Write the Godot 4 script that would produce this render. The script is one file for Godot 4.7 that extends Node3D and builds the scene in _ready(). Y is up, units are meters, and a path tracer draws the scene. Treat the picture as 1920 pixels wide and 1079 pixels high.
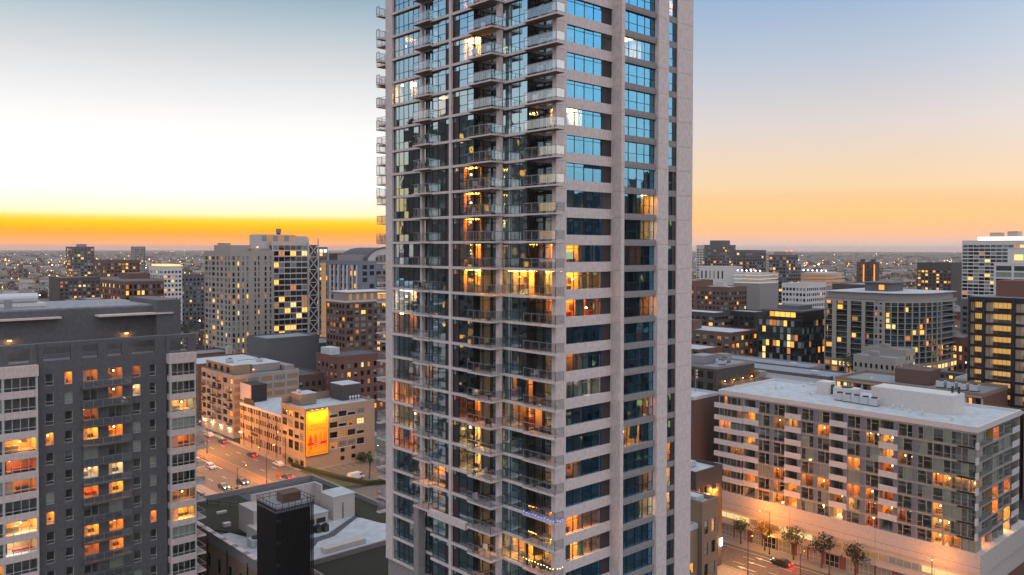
extends Node3D

const EYE := Vector3(0, 70, 0)
var M := {}
var rng := RandomNumberGenerator.new()
var win_cache := {}

# ---------------------------------------------------------------- geometry collector
class Geo:
	var v := {}
	var order := []
	func slot(m):
		if not v.has(m):
			v[m] = [PackedVector3Array(), PackedVector3Array(), PackedInt32Array(), PackedVector2Array()]
			order.append(m)
		return v[m]
	func quad(m, p0: Vector3, p1: Vector3, p2: Vector3, p3: Vector3):   # counter-clockwise seen from outside
		var s = slot(m)
		var n := (p1 - p0).cross(p3 - p0)
		if n.length_squared() < 1e-12:
			n = (p2 - p1).cross(p3 - p1)
		n = n.normalized()
		var b: int = s[0].size()
		s[0].append_array(PackedVector3Array([p0, p1, p2, p3]))
		s[1].append_array(PackedVector3Array([n, n, n, n]))
		s[2].append_array(PackedInt32Array([b, b + 2, b + 1, b, b + 3, b + 2]))
		s[3].append_array(PackedVector2Array([Vector2(0, 1), Vector2(1, 1), Vector2(1, 0), Vector2(0, 0)]))
	func tri(m, p0: Vector3, p1: Vector3, p2: Vector3):
		var s = slot(m)
		var n := (p1 - p0).cross(p2 - p0).normalized()
		var b: int = s[0].size()
		s[0].append_array(PackedVector3Array([p0, p1, p2]))
		s[1].append_array(PackedVector3Array([n, n, n]))
		s[2].append_array(PackedInt32Array([b, b + 2, b + 1]))
		s[3].append_array(PackedVector2Array([Vector2(0, 0), Vector2(1, 0), Vector2(0, 1)]))
	func gbox(m, p: Vector3, a: Vector3, u: Vector3, n: Vector3):   # a x u = n direction
		var q := p + n
		quad(m, q, q + a, q + a + u, q + u)
		quad(m, p + a, p, p + u, p + a + u)
		quad(m, p, q, q + u, p + u)
		quad(m, q + a, p + a, p + a + u, q + a + u)
		quad(m, q + u, q + a + u, p + a + u, p + u)
		quad(m, p, p + a, q + a, q)
	func box(m, lo: Vector3, hi: Vector3):
		gbox(m, lo, Vector3(hi.x - lo.x, 0, 0), Vector3(0, hi.y - lo.y, 0), Vector3(0, 0, hi.z - lo.z))
	func fbox(f, m, a0, a1, b0, b1, d0, d1):   # box in a facade's frame: along, up, outward
		gbox(m, f.o + f.a * a0 + Vector3.UP * b0 + f.n * d0, f.a * (a1 - a0), Vector3.UP * (b1 - b0), f.n * (d1 - d0))
	func fquad(f, m, a0, a1, b0, b1, d):
		var p: Vector3 = f.o + f.a * a0 + Vector3.UP * b0 + f.n * d
		var A: Vector3 = f.a * (a1 - a0)
		var U: Vector3 = Vector3.UP * (b1 - b0)
		quad(m, p, p + A, p + A + U, p + U)
	func bar(m, p: Vector3, q: Vector3, r: float):   # square bar between two points
		var d := q - p
		var side := d.cross(Vector3.UP)
		if side.length() < 0.001:
			side = d.cross(Vector3.RIGHT)
		side = side.normalized()
		var up := side.cross(d).normalized()
		_bar(m, p, d, side * r, up * r)
	func _bar(m, p: Vector3, d: Vector3, s: Vector3, u: Vector3):
		var c := [p - s - u, p + s - u, p + s + u, p - s + u]
		for i in 4:
			var j := (i + 1) % 4
			quad(m, c[j], c[i], c[i] + d, c[j] + d)
		quad(m, c[0], c[1], c[2], c[3])
		quad(m, c[3] + d, c[2] + d, c[1] + d, c[0] + d)
	func tube(m, p: Vector3, q: Vector3, r0: float, r1: float, n := 8, caps := true):
		var d := (q - p).normalized()
		var s := d.cross(Vector3.UP if absf(d.y) < 0.9 else Vector3.RIGHT).normalized()
		var t := d.cross(s)
		for i in n:
			var t0 := TAU * i / n
			var t1 := TAU * (i + 1) / n
			var e0 := s * cos(t0) + t * sin(t0)
			var e1 := s * cos(t1) + t * sin(t1)
			quad(m, p + e0 * r0, p + e1 * r0, q + e1 * r1, q + e0 * r1)
			if caps:
				tri(m, p, p + e1 * r0, p + e0 * r0)
				tri(m, q, q + e0 * r1, q + e1 * r1)
	func prism(m, poly: PackedVector2Array, y0: float, y1: float):   # upright prism over an x,z polygon
		var n := poly.size()
		var area := 0.0
		for i in n:
			area += poly[i].cross(poly[(i + 1) % n])
		var ccw := area > 0.0
		for i in n:
			var p := poly[i]
			var q := poly[(i + 1) % n]
			if ccw:
				var w := p; p = q; q = w
			quad(m, Vector3(p.x, y0, p.y), Vector3(q.x, y0, q.y), Vector3(q.x, y1, q.y), Vector3(p.x, y1, p.y))
		var idx := Geometry2D.triangulate_polygon(poly)
		for i in range(0, idx.size(), 3):
			var a := poly[idx[i]]
			var b := poly[idx[i + 1]]
			var c := poly[idx[i + 2]]
			if (b - a).cross(c - a) > 0:
				var w2 := b; b = c; c = w2
			tri(m, Vector3(a.x, y1, a.y), Vector3(b.x, y1, b.y), Vector3(c.x, y1, c.y))
			tri(m, Vector3(a.x, y0, a.y), Vector3(c.x, y0, c.y), Vector3(b.x, y0, b.y))
	func commit() -> ArrayMesh:
		var am := ArrayMesh.new()
		for m in order:
			var s = v[m]
			var arr := []
			arr.resize(Mesh.ARRAY_MAX)
			arr[Mesh.ARRAY_VERTEX] = s[0]
			arr[Mesh.ARRAY_NORMAL] = s[1]
			arr[Mesh.ARRAY_INDEX] = s[2]
			arr[Mesh.ARRAY_TEX_UV] = s[3]
			am.add_surface_from_arrays(Mesh.PRIMITIVE_TRIANGLES, arr)
			am.surface_set_material(am.get_surface_count() - 1, m)
		return am

# ---------------------------------------------------------------- nodes
func thing(called: String, label: String, category: String, at := Vector3.ZERO, group := "", kind := "") -> Node3D:
	var o := Node3D.new()
	o.name = called
	add_child(o, true)
	o.position = at
	tag(o, label, category, group, kind)
	return o

func tag(o: Node, label := "", category := "", group := "", kind := ""):
	if label: o.set_meta("label", label)
	if category: o.set_meta("category", category)
	if group: o.set_meta("group", group)
	if kind: o.set_meta("kind", kind)

func base_of(p: Node) -> Vector3:
	var at := Vector3.ZERO
	while p != self:
		at += p.position
		p = p.get_parent()
	return at

func put(g, called: String, parent: Node = self, label := "") -> MeshInstance3D:   # geometry given in world metres
	var o := MeshInstance3D.new()
	o.name = called
	o.mesh = g.commit() if g is Geo else g
	parent.add_child(o, true)
	if parent != self:
		o.position = -base_of(parent)
	if label: o.set_meta("label", label)
	return o

func place(mesh: Mesh, called: String, parent: Node, where: Transform3D) -> MeshInstance3D:   # a shared mesh at a world transform
	var o := MeshInstance3D.new()
	o.name = called
	o.mesh = mesh
	parent.add_child(o, true)
	if parent != self:
		where.origin -= base_of(parent)
	o.transform = where
	return o

func fr(o: Vector3, a: Vector3) -> Dictionary:   # facade frame: origin at its lower left seen from outside
	return {"o": o, "a": a, "n": a.cross(Vector3.UP)}

func face_w(x: float, z_far: float, y := 0.0) -> Dictionary:
	return fr(Vector3(x, y, z_far), Vector3(0, 0, 1))

func face_s(x0: float, z: float, y := 0.0) -> Dictionary:
	return fr(Vector3(x0, y, z), Vector3(1, 0, 0))

func spot_of(f, a: float, b: float, d := 0.0) -> Transform3D:
	return Transform3D(Basis(f.a, Vector3.UP, f.n), f.o + f.a * a + Vector3.UP * b + f.n * d)

# ---------------------------------------------------------------- materials
func noise_tex(seed_: int, freq: float, lo: Color, hi: Color, oct := 4, size := 256) -> NoiseTexture2D:
	var n := FastNoiseLite.new()
	n.seed = seed_
	n.frequency = freq
	n.fractal_octaves = oct
	var t := NoiseTexture2D.new()
	t.width = size; t.height = size
	t.seamless = true
	t.noise = n
	var g := Gradient.new()
	g.set_color(0, lo.linear_to_srgb()); g.set_color(1, hi.linear_to_srgb())
	t.color_ramp = g
	return t

func mat(called: String, c: Color, rough := 0.85, metal := 0.0) -> StandardMaterial3D:
	var m := StandardMaterial3D.new()
	m.resource_name = called
	m.albedo_color = c.linear_to_srgb()
	m.roughness = rough
	m.metallic = metal
	M[called] = m
	return m

func grainy(called: String, c: Color, vary := 0.18, metres := 5.0, rough := 0.88, seed_ := 1, freq := 0.03, streaky := false) -> StandardMaterial3D:
	var m := mat(called, Color(1, 1, 1), rough)
	m.albedo_texture = noise_tex(seed_, freq, c * (1.0 - vary), c * (1.0 + vary))
	m.uv1_triplanar = true
	m.uv1_world_triplanar = true
	m.uv1_scale = Vector3.ONE / metres
	if streaky:   # rain streaks and grime
		if not M.has("streaks"):
			M["streaks"] = noise_tex(90, 0.045, Color(0.80, 0.78, 0.76), Color(1.0, 1.0, 1.0), 4)
		m.detail_enabled = true
		m.detail_blend_mode = BaseMaterial3D.BLEND_MODE_MUL
		m.detail_albedo = M["streaks"]
		m.detail_uv_layer = BaseMaterial3D.DETAIL_UV_2
		m.uv2_triplanar = true
		m.uv2_world_triplanar = true
		m.uv2_scale = Vector3(1.0 / 2.6, 1.0 / 17.0, 1.0 / 2.6)
	return m

func glow(called: String, c: Color, energy: float) -> StandardMaterial3D:   # c linear
	var m := mat(called, Color(0.05, 0.05, 0.05), 0.6)
	m.emission_enabled = true
	m.emission = c.linear_to_srgb()
	m.emission_energy_multiplier = energy
	return m

func glass(called: String, c: Color, mirror: float) -> StandardMaterial3D:   # coated glass: mirrors part of the light, lets the rest through
	var m := mat(called, Color(1, 1, 1), 0.02, 1.0)
	m.albedo_color.a = mirror
	m.albedo_texture = noise_tex(60, 0.05, c * 0.96, c, 2, 64)
	m.uv1_triplanar = true
	m.uv1_world_triplanar = true
	m.uv1_scale = Vector3.ONE / 4.0
	m.transparency = BaseMaterial3D.TRANSPARENCY_ALPHA
	return m

func wavy(m: StandardMaterial3D):   # float glass is never quite flat
	var n := FastNoiseLite.new()
	n.seed = 77
	n.frequency = 0.012
	n.fractal_octaves = 2
	var t := NoiseTexture2D.new()
	t.width = 256; t.height = 256
	t.seamless = true
	t.as_normal_map = true
	t.bump_strength = 1.0
	t.noise = n
	m.normal_enabled = true
	m.normal_texture = t
	m.normal_scale = 0.07
	m.uv1_triplanar = true
	m.uv1_world_triplanar = true
	m.uv1_scale = Vector3.ONE / 4.0

func make_materials():
	grainy("concrete", Color(0.68, 0.56, 0.52), 0.10, 6.0, 0.9, 3, 0.03, true)
	grainy("concrete_dark", Color(0.29, 0.255, 0.245), 0.12, 6.0, 0.9, 4, 0.03, true)
	grainy("concrete_grey", Color(0.125, 0.122, 0.128), 0.13, 7.0, 0.9, 5, 0.03, true)
	grainy("concrete_pale", Color(0.56, 0.49, 0.45), 0.09, 6.0, 0.9, 6, 0.03, true)
	grainy("beige_concrete", Color(0.36, 0.32, 0.28), 0.14, 6.0, 0.9, 7, 0.03, true)
	grainy("white_panel", Color(0.66, 0.61, 0.58), 0.06, 5.0, 0.8, 8, 0.03, true)
	grainy("soffit", Color(0.27, 0.19, 0.13), 0.12, 3.0, 0.9, 9)  # warm glow under the balconies is put into this brown
	grainy("tan_brick", Color(0.26, 0.18, 0.12), 0.25, 2.2, 0.92, 10, 0.08)
	grainy("buff_brick", Color(0.34, 0.26, 0.18), 0.22, 2.2, 0.92, 11, 0.08)
	grainy("red_brick", Color(0.17, 0.075, 0.055), 0.25, 2.2, 0.92, 12, 0.08)
	grainy("brown_brick", Color(0.13, 0.075, 0.055), 0.25, 2.2, 0.92, 13, 0.08)
	grainy("dark_brick", Color(0.075, 0.06, 0.055), 0.25, 2.2, 0.92, 14, 0.08)
	grainy("white_roof", Color(0.46, 0.47, 0.48), 0.16, 22.0, 0.85, 15)
	grainy("grey_roof", Color(0.24, 0.25, 0.27), 0.22, 12.0, 0.9, 16)
	grainy("dark_roof", Color(0.09, 0.09, 0.10), 0.4, 10.0, 0.9, 17)
	grainy("asphalt", Color(0.13, 0.12, 0.105), 0.28, 9.0, 0.9, 18)
	grainy("pavement", Color(0.30, 0.27, 0.23), 0.18, 4.0, 0.9, 19)
	grainy("tan_paving", Color(0.22, 0.15, 0.09), 0.35, 7.0, 0.92, 24)
	grainy("city_ground", Color(0.045, 0.042, 0.042), 0.5, 160.0, 0.95, 20, 0.06)
	grainy("sedum", Color(0.03, 0.027, 0.012), 0.7, 3.0, 0.95, 21, 0.12)
	grainy("turf", Color(0.05, 0.085, 0.025), 0.45, 3.0, 0.95, 22, 0.12)
	grainy("bark", Color(0.08, 0.055, 0.04), 0.3, 0.6, 0.95, 23)
	mat("paint_white", Color(0.7, 0.7, 0.66), 0.7)
	mat("paint_yellow", Color(0.55, 0.38, 0.06), 0.7)
	mat("metal_grey", Color(0.30, 0.30, 0.31), 0.45, 0.6)
	mat("metal_pale", Color(0.55, 0.55, 0.56), 0.5, 0.4)
	mat("metal_dark", Color(0.035, 0.035, 0.04), 0.5, 0.3)
	mat("frame_dark", Color(0.02, 0.022, 0.025), 0.5, 0.2)
	mat("frame_tan", Color(0.36, 0.31, 0.26), 0.6)
	mat("frame_pale", Color(0.50, 0.47, 0.44), 0.6)
	mat("louvre", Color(0.045, 0.032, 0.034), 0.6)
	mat("panel_slate", Color(0.16, 0.17, 0.21), 0.7)
	mat("black_cladding", Color(0.012, 0.011, 0.011), 0.55)
	mat("interior_plaster", Color(0.30, 0.27, 0.24), 0.95)
	mat("interior_wall", Color(0.30, 0.27, 0.24), 0.95)
	mat("furniture_dark", Color(0.05, 0.04, 0.035), 0.9)
	mat("furniture_mid", Color(0.22, 0.17, 0.13), 0.9)
	mat("furniture_red", Color(0.35, 0.06, 0.03), 0.9)
	mat("blind_pale", Color(0.34, 0.37, 0.31), 0.9)
	mat("blind_grey", Color(0.13, 0.15, 0.15), 0.9)
	var cu := mat("curtain", Color(0.62, 0.52, 0.40), 0.95)
	cu.backlight_enabled = true
	cu.backlight = Color(0.7, 0.62, 0.5)
	wavy(glass("glass_blue", Color(0.66, 0.92, 1.0), 0.72))
	wavy(glass("glass_deep", Color(0.20, 0.62, 0.92), 0.62))  # same glass as glass_blue; deeper blue of the mirrored sky put into the tint
	glass("glass_green", Color(0.62, 0.80, 0.72), 0.24)
	glass("glass_clear", Color(0.80, 0.88, 0.92), 0.16)
	glass("glass_rail", Color(0.84, 0.92, 0.94), 0.22)
	mat("pane_dark", Color(0.10, 0.115, 0.125), 0.05, 1.0)
	mat("pane_teal", Color(0.08, 0.15, 0.17), 0.05, 1.0)
	mat("pane_grey", Color(0.22, 0.23, 0.22), 0.3)
	glow("lit_amber", Color(1.0, 0.34, 0.035), 1.5)
	glow("lit_gold", Color(1.0, 0.46, 0.07), 1.8)
	glow("lit_cream", Color(1.0, 0.66, 0.25), 1.4)
	glow("lit_ember", Color(1.0, 0.28, 0.05), 0.7)
	glow("lit_dim", Color(1.0, 0.42, 0.10), 0.4)
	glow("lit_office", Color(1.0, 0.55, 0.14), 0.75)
	glow("lit_white", Color(0.95, 0.95, 0.82), 1.1)
	for k in ["lit_amber", "lit_gold", "lit_cream", "lit_ember", "lit_dim", "lit_white", "lit_office"]:
		if M.has(k):
			glow("strip_" + k, M[k].emission.srgb_to_linear(), M[k].emission_energy_multiplier * 16.0)
			glow("bright_" + k, M[k].emission.srgb_to_linear(), M[k].emission_energy_multiplier * 34.0)
	mat("room_wall", Color(0.46, 0.27, 0.11), 0.95)  # lit rooms only: orange of the lamplight put into the wall colour
	glow("lamp_warm", Color(1.0, 0.62, 0.25), 14.0)
	glow("lamp_white", Color(1.0, 0.93, 0.82), 16.0)
	glow("lamp_orange", Color(1.0, 0.48, 0.12), 14.0)
	glow("lamp_violet", Color(0.75, 0.72, 1.0), 14.0)
	glow("lamp_red", Color(1.0, 0.04, 0.02), 9.0)
	glow("lamp_blue", Color(0.12, 0.2, 1.0), 8.0)
	glow("lamp_green", Color(0.1, 1.0, 0.3), 5.0)
	glow("lamp_crown", Color(1.0, 0.86, 0.66), 2.2)
	glow("lit_deck", Color(1.0, 0.9, 0.75), 0.5)
	glow("screen", Color(0.45, 0.9, 0.6), 1.2)

# ---------------------------------------------------------------- sky
func sky_colour(az: float, el: float) -> Color:   # degrees; az from -Z towards +X
	var d := absf(wrapf(az - 18.0, -180.0, 180.0))
	var hs := [0.0, 0.9, 1.75, 2.35, 4.0, 8.0, 12.0, 17.0, 30.0, 90.0]
	var west := [Color(1.10, 0.36, 0.03), Color(1.45, 0.42, 0.0), Color(1.7, 0.74, 0.0), Color(1.35, 1.12, 0.70), Color(1.15, 1.12, 1.10), Color(1.02, 1.0, 0.99), Color(0.72, 0.74, 0.76), Color(0.27, 0.43, 0.54), Color(0.40, 0.56, 0.74), Color(1.05, 1.04, 1.12)]
	var flank := [Color(0.62, 0.44, 0.40), Color(1.0, 0.49, 0.22), Color(1.0, 0.50, 0.12), Color(1.0, 0.55, 0.16), Color(1.0, 0.71, 0.42), Color(0.78, 0.70, 0.66), Color(0.54, 0.60, 0.70), Color(0.30, 0.46, 0.68), Color(0.48, 0.62, 0.82), Color(1.05, 1.04, 1.12)]
	var rest := [Color(0.80, 0.62, 0.60), Color(0.95, 0.74, 0.70), Color(1.08, 0.84, 0.77), Color(1.15, 0.90, 0.82), Color(1.30, 1.05, 0.97), Color(1.42, 1.26, 1.20), Color(1.22, 1.26, 1.34), Color(0.92, 1.18, 1.44), Color(0.98, 1.10, 1.34), Color(1.05, 1.04, 1.12)]
	var i := 0
	while i < hs.size() - 2 and el > hs[i + 1]:
		i += 1
	var t := clampf((el - hs[i]) / (hs[i + 1] - hs[i]), 0.0, 1.0)
	if i == 2:
		t = smoothstep(0.0, 1.0, t)
	var cw: Color = west[i].lerp(west[i + 1], t)
	var cf: Color = flank[i].lerp(flank[i + 1], t)
	var cr: Color = rest[i].lerp(rest[i + 1], t)
	var k := smoothstep(12.0, 38.0, d)
	var c := cw.lerp(cf, k)
	return c.lerp(cr, smoothstep(45.0, 105.0, d))

func make_sky() -> Sky:
	var w := 720
	var h := 1440 / 2
	var im := Image.create(w, h, false, Image.FORMAT_RGBF)
	for y in h:
		var el := 90.0 - (y + 0.5) * 180.0 / h
		for x in w:
			var az := (x + 0.5) / w * 360.0
			im.set_pixel(x, y, sky_colour(az, maxf(el, 0.0)))
	var pm := PanoramaSkyMaterial.new()
	pm.panorama = ImageTexture.create_from_image(im)
	var s := Sky.new()
	s.sky_material = pm
	return s

func make_view():
	var cam := Camera3D.new()
	cam.name = "camera"
	add_child(cam)
	cam.position = EYE
	cam.basis = Basis(Vector3.UP, deg_to_rad(-42.5)) * Basis(Vector3.RIGHT, deg_to_rad(-1.1)) * Basis(Vector3.BACK, 0.002)
	cam.projection = Camera3D.PROJECTION_FRUSTUM
	cam.near = 1.0
	cam.far = 60000.0
	cam.size = 1079.0 / 1560.0
	cam.frustum_offset = Vector2(0, -(539.5 - (466.5 + 1560.0 * tan(deg_to_rad(1.1)))) / 1560.0)
	cam.current = true
	var e := Environment.new()
	e.background_mode = Environment.BG_SKY
	e.sky = make_sky()
	e.tonemap_mode = Environment.TONE_MAPPER_LINEAR
	e.tonemap_exposure = 1.0
	e.sdfgi_enabled = true
	e.ssao_enabled = true
	e.ssil_enabled = true
	e.fog_enabled = true
	e.fog_density = 0.000042
	e.fog_light_color = Color(0.95, 0.88, 0.86)
	var we := WorldEnvironment.new()
	we.name = "environment"
	we.environment = e
	add_child(we)
	var sun := DirectionalLight3D.new()
	sun.name = "afterglow"
	add_child(sun)
	# the sun has just set behind the horizon: only a faint, broad glow is left
	sun.light_energy = 0.15
	sun.light_angular_distance = 20.0
	sun.light_color = Color(1.0, 0.72, 0.45)
	sun.shadow_enabled = true
	var az := deg_to_rad(18.0)
	var from := Vector3(sin(az), 0.07, -cos(az)).normalized()
	sun.look_at_from_position(Vector3.ZERO, -from, Vector3.UP)

# ---------------------------------------------------------------- the glass residential tower
const LV := 70.72   # height of the slab centre nearest the eye
const LO := -14
const HI := 10

func tower():
	var t := thing("residential_tower", "tall glass and concrete residential tower with stacked balconies and dark louvre strips", "tower", Vector3(74, 0, -78))
	# slabs
	var outline := PackedVector2Array()
	for p in [[64.0, 62.9], [73.3, 62.9], [73.3, 61.6], [86.5, 61.6], [86.5, 105.4], [71.2, 105.4], [71.2, 92.9], [62.55, 92.9], [62.55, 81.9], [61.65, 81.9], [61.65, 74.0], [64.4, 74.0], [64.4, 70.7], [63.0, 70.7], [63.0, 66.4], [65.6, 66.4], [65.6, 63.3], [64.0, 63.3]]:
		outline.append(Vector2(p[0], -p[1]))
	for n in range(LO, HI + 2):
		var g := Geo.new()
		g.prism(M.concrete_dark, outline, LV + 3 * n - 0.17, LV + 3 * n + 0.17)
		put(g, "floor_slab", t)
	var lo := LV + 3 * LO - 0.17
	var top := LV + 3 * (HI + 1) + 0.17
	var g := Geo.new()
	var foot := PackedVector2Array()
	for p in [[62.7, 61.6], [86.5, 61.6], [86.5, 105.4], [71.2, 105.4], [71.2, 92.9], [62.7, 92.9]]:
		foot.append(Vector2(p[0], -p[1]))
	g.prism(M.concrete_dark, foot, 0.0, lo)
	put(g, "podium", t)
	g = Geo.new()
	g.box(M.interior_plaster, Vector3(68.6, lo, -90.0), Vector3(85.9, top, -68.2))
	g.box(M.interior_plaster, Vector3(72.0, lo, -105.0), Vector3(85.9, top, -90.0))
	put(g, "core", t)
	# rooms: party walls
	g = Geo.new()
	for v in [66.45, 70.4, 74.2, 79.4, 82.3, 86.8, 92.6]:
		g.box(M.interior_wall, Vector3(65.9 if v < 67 else 64.7 if v < 74 else 63.0, lo, -v - 0.08), Vector3(68.6, top, -v + 0.08))
	for x in [68.6, 73.6, 77.8, 80.6]:
		g.box(M.interior_wall, Vector3(x - 0.08, lo, -68.2), Vector3(x + 0.08, top, -63.3 if x < 73 else -62.4))
	put(g, "party_wall", t)
	# roof
	g = Geo.new()
	g.prism(M.white_roof, outline, top, top + 0.9)
	put(g, "parapet", t)

	# piers in storey-high panels with open joints
	for n in range(LO, HI + 1):
		var y0 := LV + 3 * n + 0.18
		var y1 := y0 + 2.975
		for b in [[63.9, 65.56, 62.77, 63.35], [73.15, 73.72, 61.45, 63.2], [79.72, 81.73, 61.30, 62.2], [83.42, 86.63, 61.30, 62.6]]:
			var h := Geo.new()
			h.box(M.concrete, Vector3(b[0], y0 - 0.345, -b[3]), Vector3(b[1], y1 - 0.345, -b[2]))
			put(h, "pier_panel", t)
	g = Geo.new()
	g.box(M.concrete, Vector3(62.42, lo, -93.05), Vector3(63.3, top, -91.5))
	put(g, "corner_column", t)
	g = Geo.new()
	g.box(M.concrete, Vector3(62.15, lo, -84.95), Vector3(62.55, top, -84.5))
	put(g, "column", t)
	g = Geo.new()
	g.box(M.concrete, Vector3(62.28, lo, -70.66), Vector3(62.78, top, -70.1))
	put(g, "column", t)
	g = Geo.new()
	g.box(M.concrete, Vector3(61.5, lo, -78.3), Vector3(61.78, top, -77.86))
	put(g, "column", t)
	# east and north flanks
	g = Geo.new()
	g.box(M.concrete, Vector3(86.2, lo, -105.4), Vector3(86.6, top, -61.7))
	g.box(M.concrete, Vector3(71.3, lo, -105.5), Vector3(86.4, top, -105.1))
	put(g, "flank_wall", t)
	g = Geo.new()
	g.box(M.concrete, Vector3(70.9, lo, -105.6), Vector3(71.6, top, -104.6))
	put(g, "corner_column", t)
	# spandrels between the window bands
	for n in range(LO, HI + 1):
		var y := LV + 3 * n
		var h := Geo.new()
		h.box(M.concrete, Vector3(65.57, y - 0.32, -63.3), Vector3(73.14, y + 0.81, -62.80))
		put(h, "spandrel", t)
		h = Geo.new()
		h.box(M.concrete_dark, Vector3(73.73, y - 0.36, -62.3), Vector3(79.71, y + 0.36, -61.62))
		put(h, "slab_edge", t)
		h = Geo.new()
		h.box(M.concrete_dark, Vector3(81.74, y - 0.36, -62.3), Vector3(83.41, y + 0.36, -61.44))
		put(h, "slab_edge", t)
		h = Geo.new()
		h.box(M.concrete, Vector3(62.40, y - 0.15, -91.48), Vector3(62.56, y + 0.15, -82.1))
		put(h, "slab_edge", t)
		h = Geo.new()
		h.box(M.concrete, Vector3(61.52, y - 0.15, -82.0), Vector3(61.66, y + 0.15, -78.31))
		put(h, "slab_edge", t)
		h = Geo.new()
		h.box(M.concrete, Vector3(61.52, y - 0.15, -77.85), Vector3(61.66, y + 0.15, -74.1))
		put(h, "slab_edge", t)
		h = Geo.new()
		h.box(M.concrete, Vector3(62.88, y - 0.15, -70.09), Vector3(63.02, y + 0.15, -66.45))
		put(h, "slab_edge", t)

	# glazing: [facade, name, column edges, row edges, glass, kinds]
	var panes := []
	var WL := face_w(62.78, -91.45)
	var WM := face_w(61.9, -81.95)
	var WR := face_w(63.25, -70.6)
	var W1 := face_w(64.6, -74.0)
	var W2 := face_w(65.8, -66.4)
	var L1 := face_s(61.9, -74.02)
	var L2 := face_s(63.25, -66.42)
	var MS := face_s(62.0, -82.02)
	var S1 := face_s(65.58, -63.05)
	var S2 := face_s(73.75, -61.95)
	var S3 := face_s(81.73, -61.5)
	for n in range(LO, HI + 1):
		var y := LV + 3 * n + 0.17
		var H := 2.66
		bay(t, panes, WL, n, y, [0, 1.04, 2.13, 3.2, 4.25, 5.4, 6.48, 6.93, 7.6, 8.26, 9.4], [0, 0.92, H], M.glass_blue, "left")
		bay(t, panes, WM, n, y, [0, 1.07, 2.6], [0, 0.93, 2.05, H], M.glass_blue, "mid_left")
		bay(t, panes, WM, n, y, [2.6, 3.66, 4.1, 5.17], [0, 0.75, 2.05, H], M.glass_blue, "louvre")
		bay(t, panes, WM, n, y, [5.17, 6.71, 7.83], [0, 0.93, 2.05, H], M.glass_blue, "mid_right")
		bay(t, panes, WR, n, y, [0, 1.37, 2.78, 4.07], [0, 1.0, H], M.glass_blue, "right")
		bay(t, panes, W1, n, y, [0.1, 1.2, 3.3], [0, 0.95, 2.2, H], M.glass_blue, "loggia")
		bay(t, panes, L1, n, y, [0.1, 0.45, 1.35, 2.6], [0, 2.05, H], M.glass_clear, "loggia_side")
		bay(t, panes, W2, n, y, [0.1, 1.3, 2.9], [0, 0.95, 2.2, H], M.glass_blue, "corner_loggia")
		bay(t, panes, L2, n, y, [0.1, 1.1, 2.4], [0, 2.05, H], M.glass_clear, "corner_side")
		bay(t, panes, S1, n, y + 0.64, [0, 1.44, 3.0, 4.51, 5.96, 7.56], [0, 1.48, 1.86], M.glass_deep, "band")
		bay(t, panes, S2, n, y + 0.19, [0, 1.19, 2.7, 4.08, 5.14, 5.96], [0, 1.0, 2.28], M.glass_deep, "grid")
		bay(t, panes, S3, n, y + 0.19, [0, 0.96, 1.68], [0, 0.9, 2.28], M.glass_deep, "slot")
	panes.sort_custom(func(p, q): return p.w > q.w)
	var rest := Geo.new()
	for i in panes.size():
		var p = panes[i]
		if i < 300:
			var h := Geo.new()
			pane_box(h, p)
			put(h, "pane", p.win)
		else:
			pane_box(rest, p)
	var ro := put(rest, "pane", t)
	tag(ro, "", "", "", "stuff")
	# balconies
	for n in range(LO + 1, HI + 1):
		var y := LV + 3 * n + 0.17
		if n > -12:
			balcony(t, y, 60.95, 62.40, -84.9, -81.55, "wsn", n)
		balcony(t, y, 60.9, 62.98, -74.1, -69.9, "ws", n)
		balcony(t, y, 62.5, 63.88, -66.4, -61.4, "ws", n)
		if n % 2 == 0 or n > 2:
			balcony(t, y, 61.5, 65.6, -93.9, -93.1, "wn", n)
		balcony(t, y, 71.0, 74.0, -108.3, -105.7, "wn", n)
	# heavier pier and transfer beam under the middle bay
	var yb := LV + 3 * -11
	g = Geo.new()
	g.box(M.concrete, Vector3(61.0, yb - 0.55, -81.9), Vector3(61.5, yb + 0.3, -74.6))
	put(g, "transfer_beam", t)
	g = Geo.new()
	g.box(M.concrete_dark, Vector3(61.1, lo, -84.9), Vector3(62.14, yb - 0.1, -83.9))
	put(g, "transfer_pier", t)
	interiors(t)

func pane_box(g: Geo, p):
	# each pane sits very slightly out of true in its frame
	var f = p.f
	var h := hash("%.2f %.2f %.2f" % [p.a0, p.b0, f.o.x + f.o.z])
	var e := [((h % 97) / 97.0 - 0.5) * 0.016, ((h / 97 % 89) / 89.0 - 0.5) * 0.016]
	var P := func(a, b, d): return f.o + f.a * a + Vector3.UP * b + f.n * d
	var s := 0.010
	var c0: Vector3 = P.call(p.a0, p.b0, s - e[0] - e[1])
	var c1: Vector3 = P.call(p.a1, p.b0, s + e[0] - e[1])
	var c2: Vector3 = P.call(p.a1, p.b1, s + e[0] + e[1])
	var c3: Vector3 = P.call(p.a0, p.b1, s - e[0] + e[1])
	g.quad(p.m, c0, c1, c2, c3)

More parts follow.
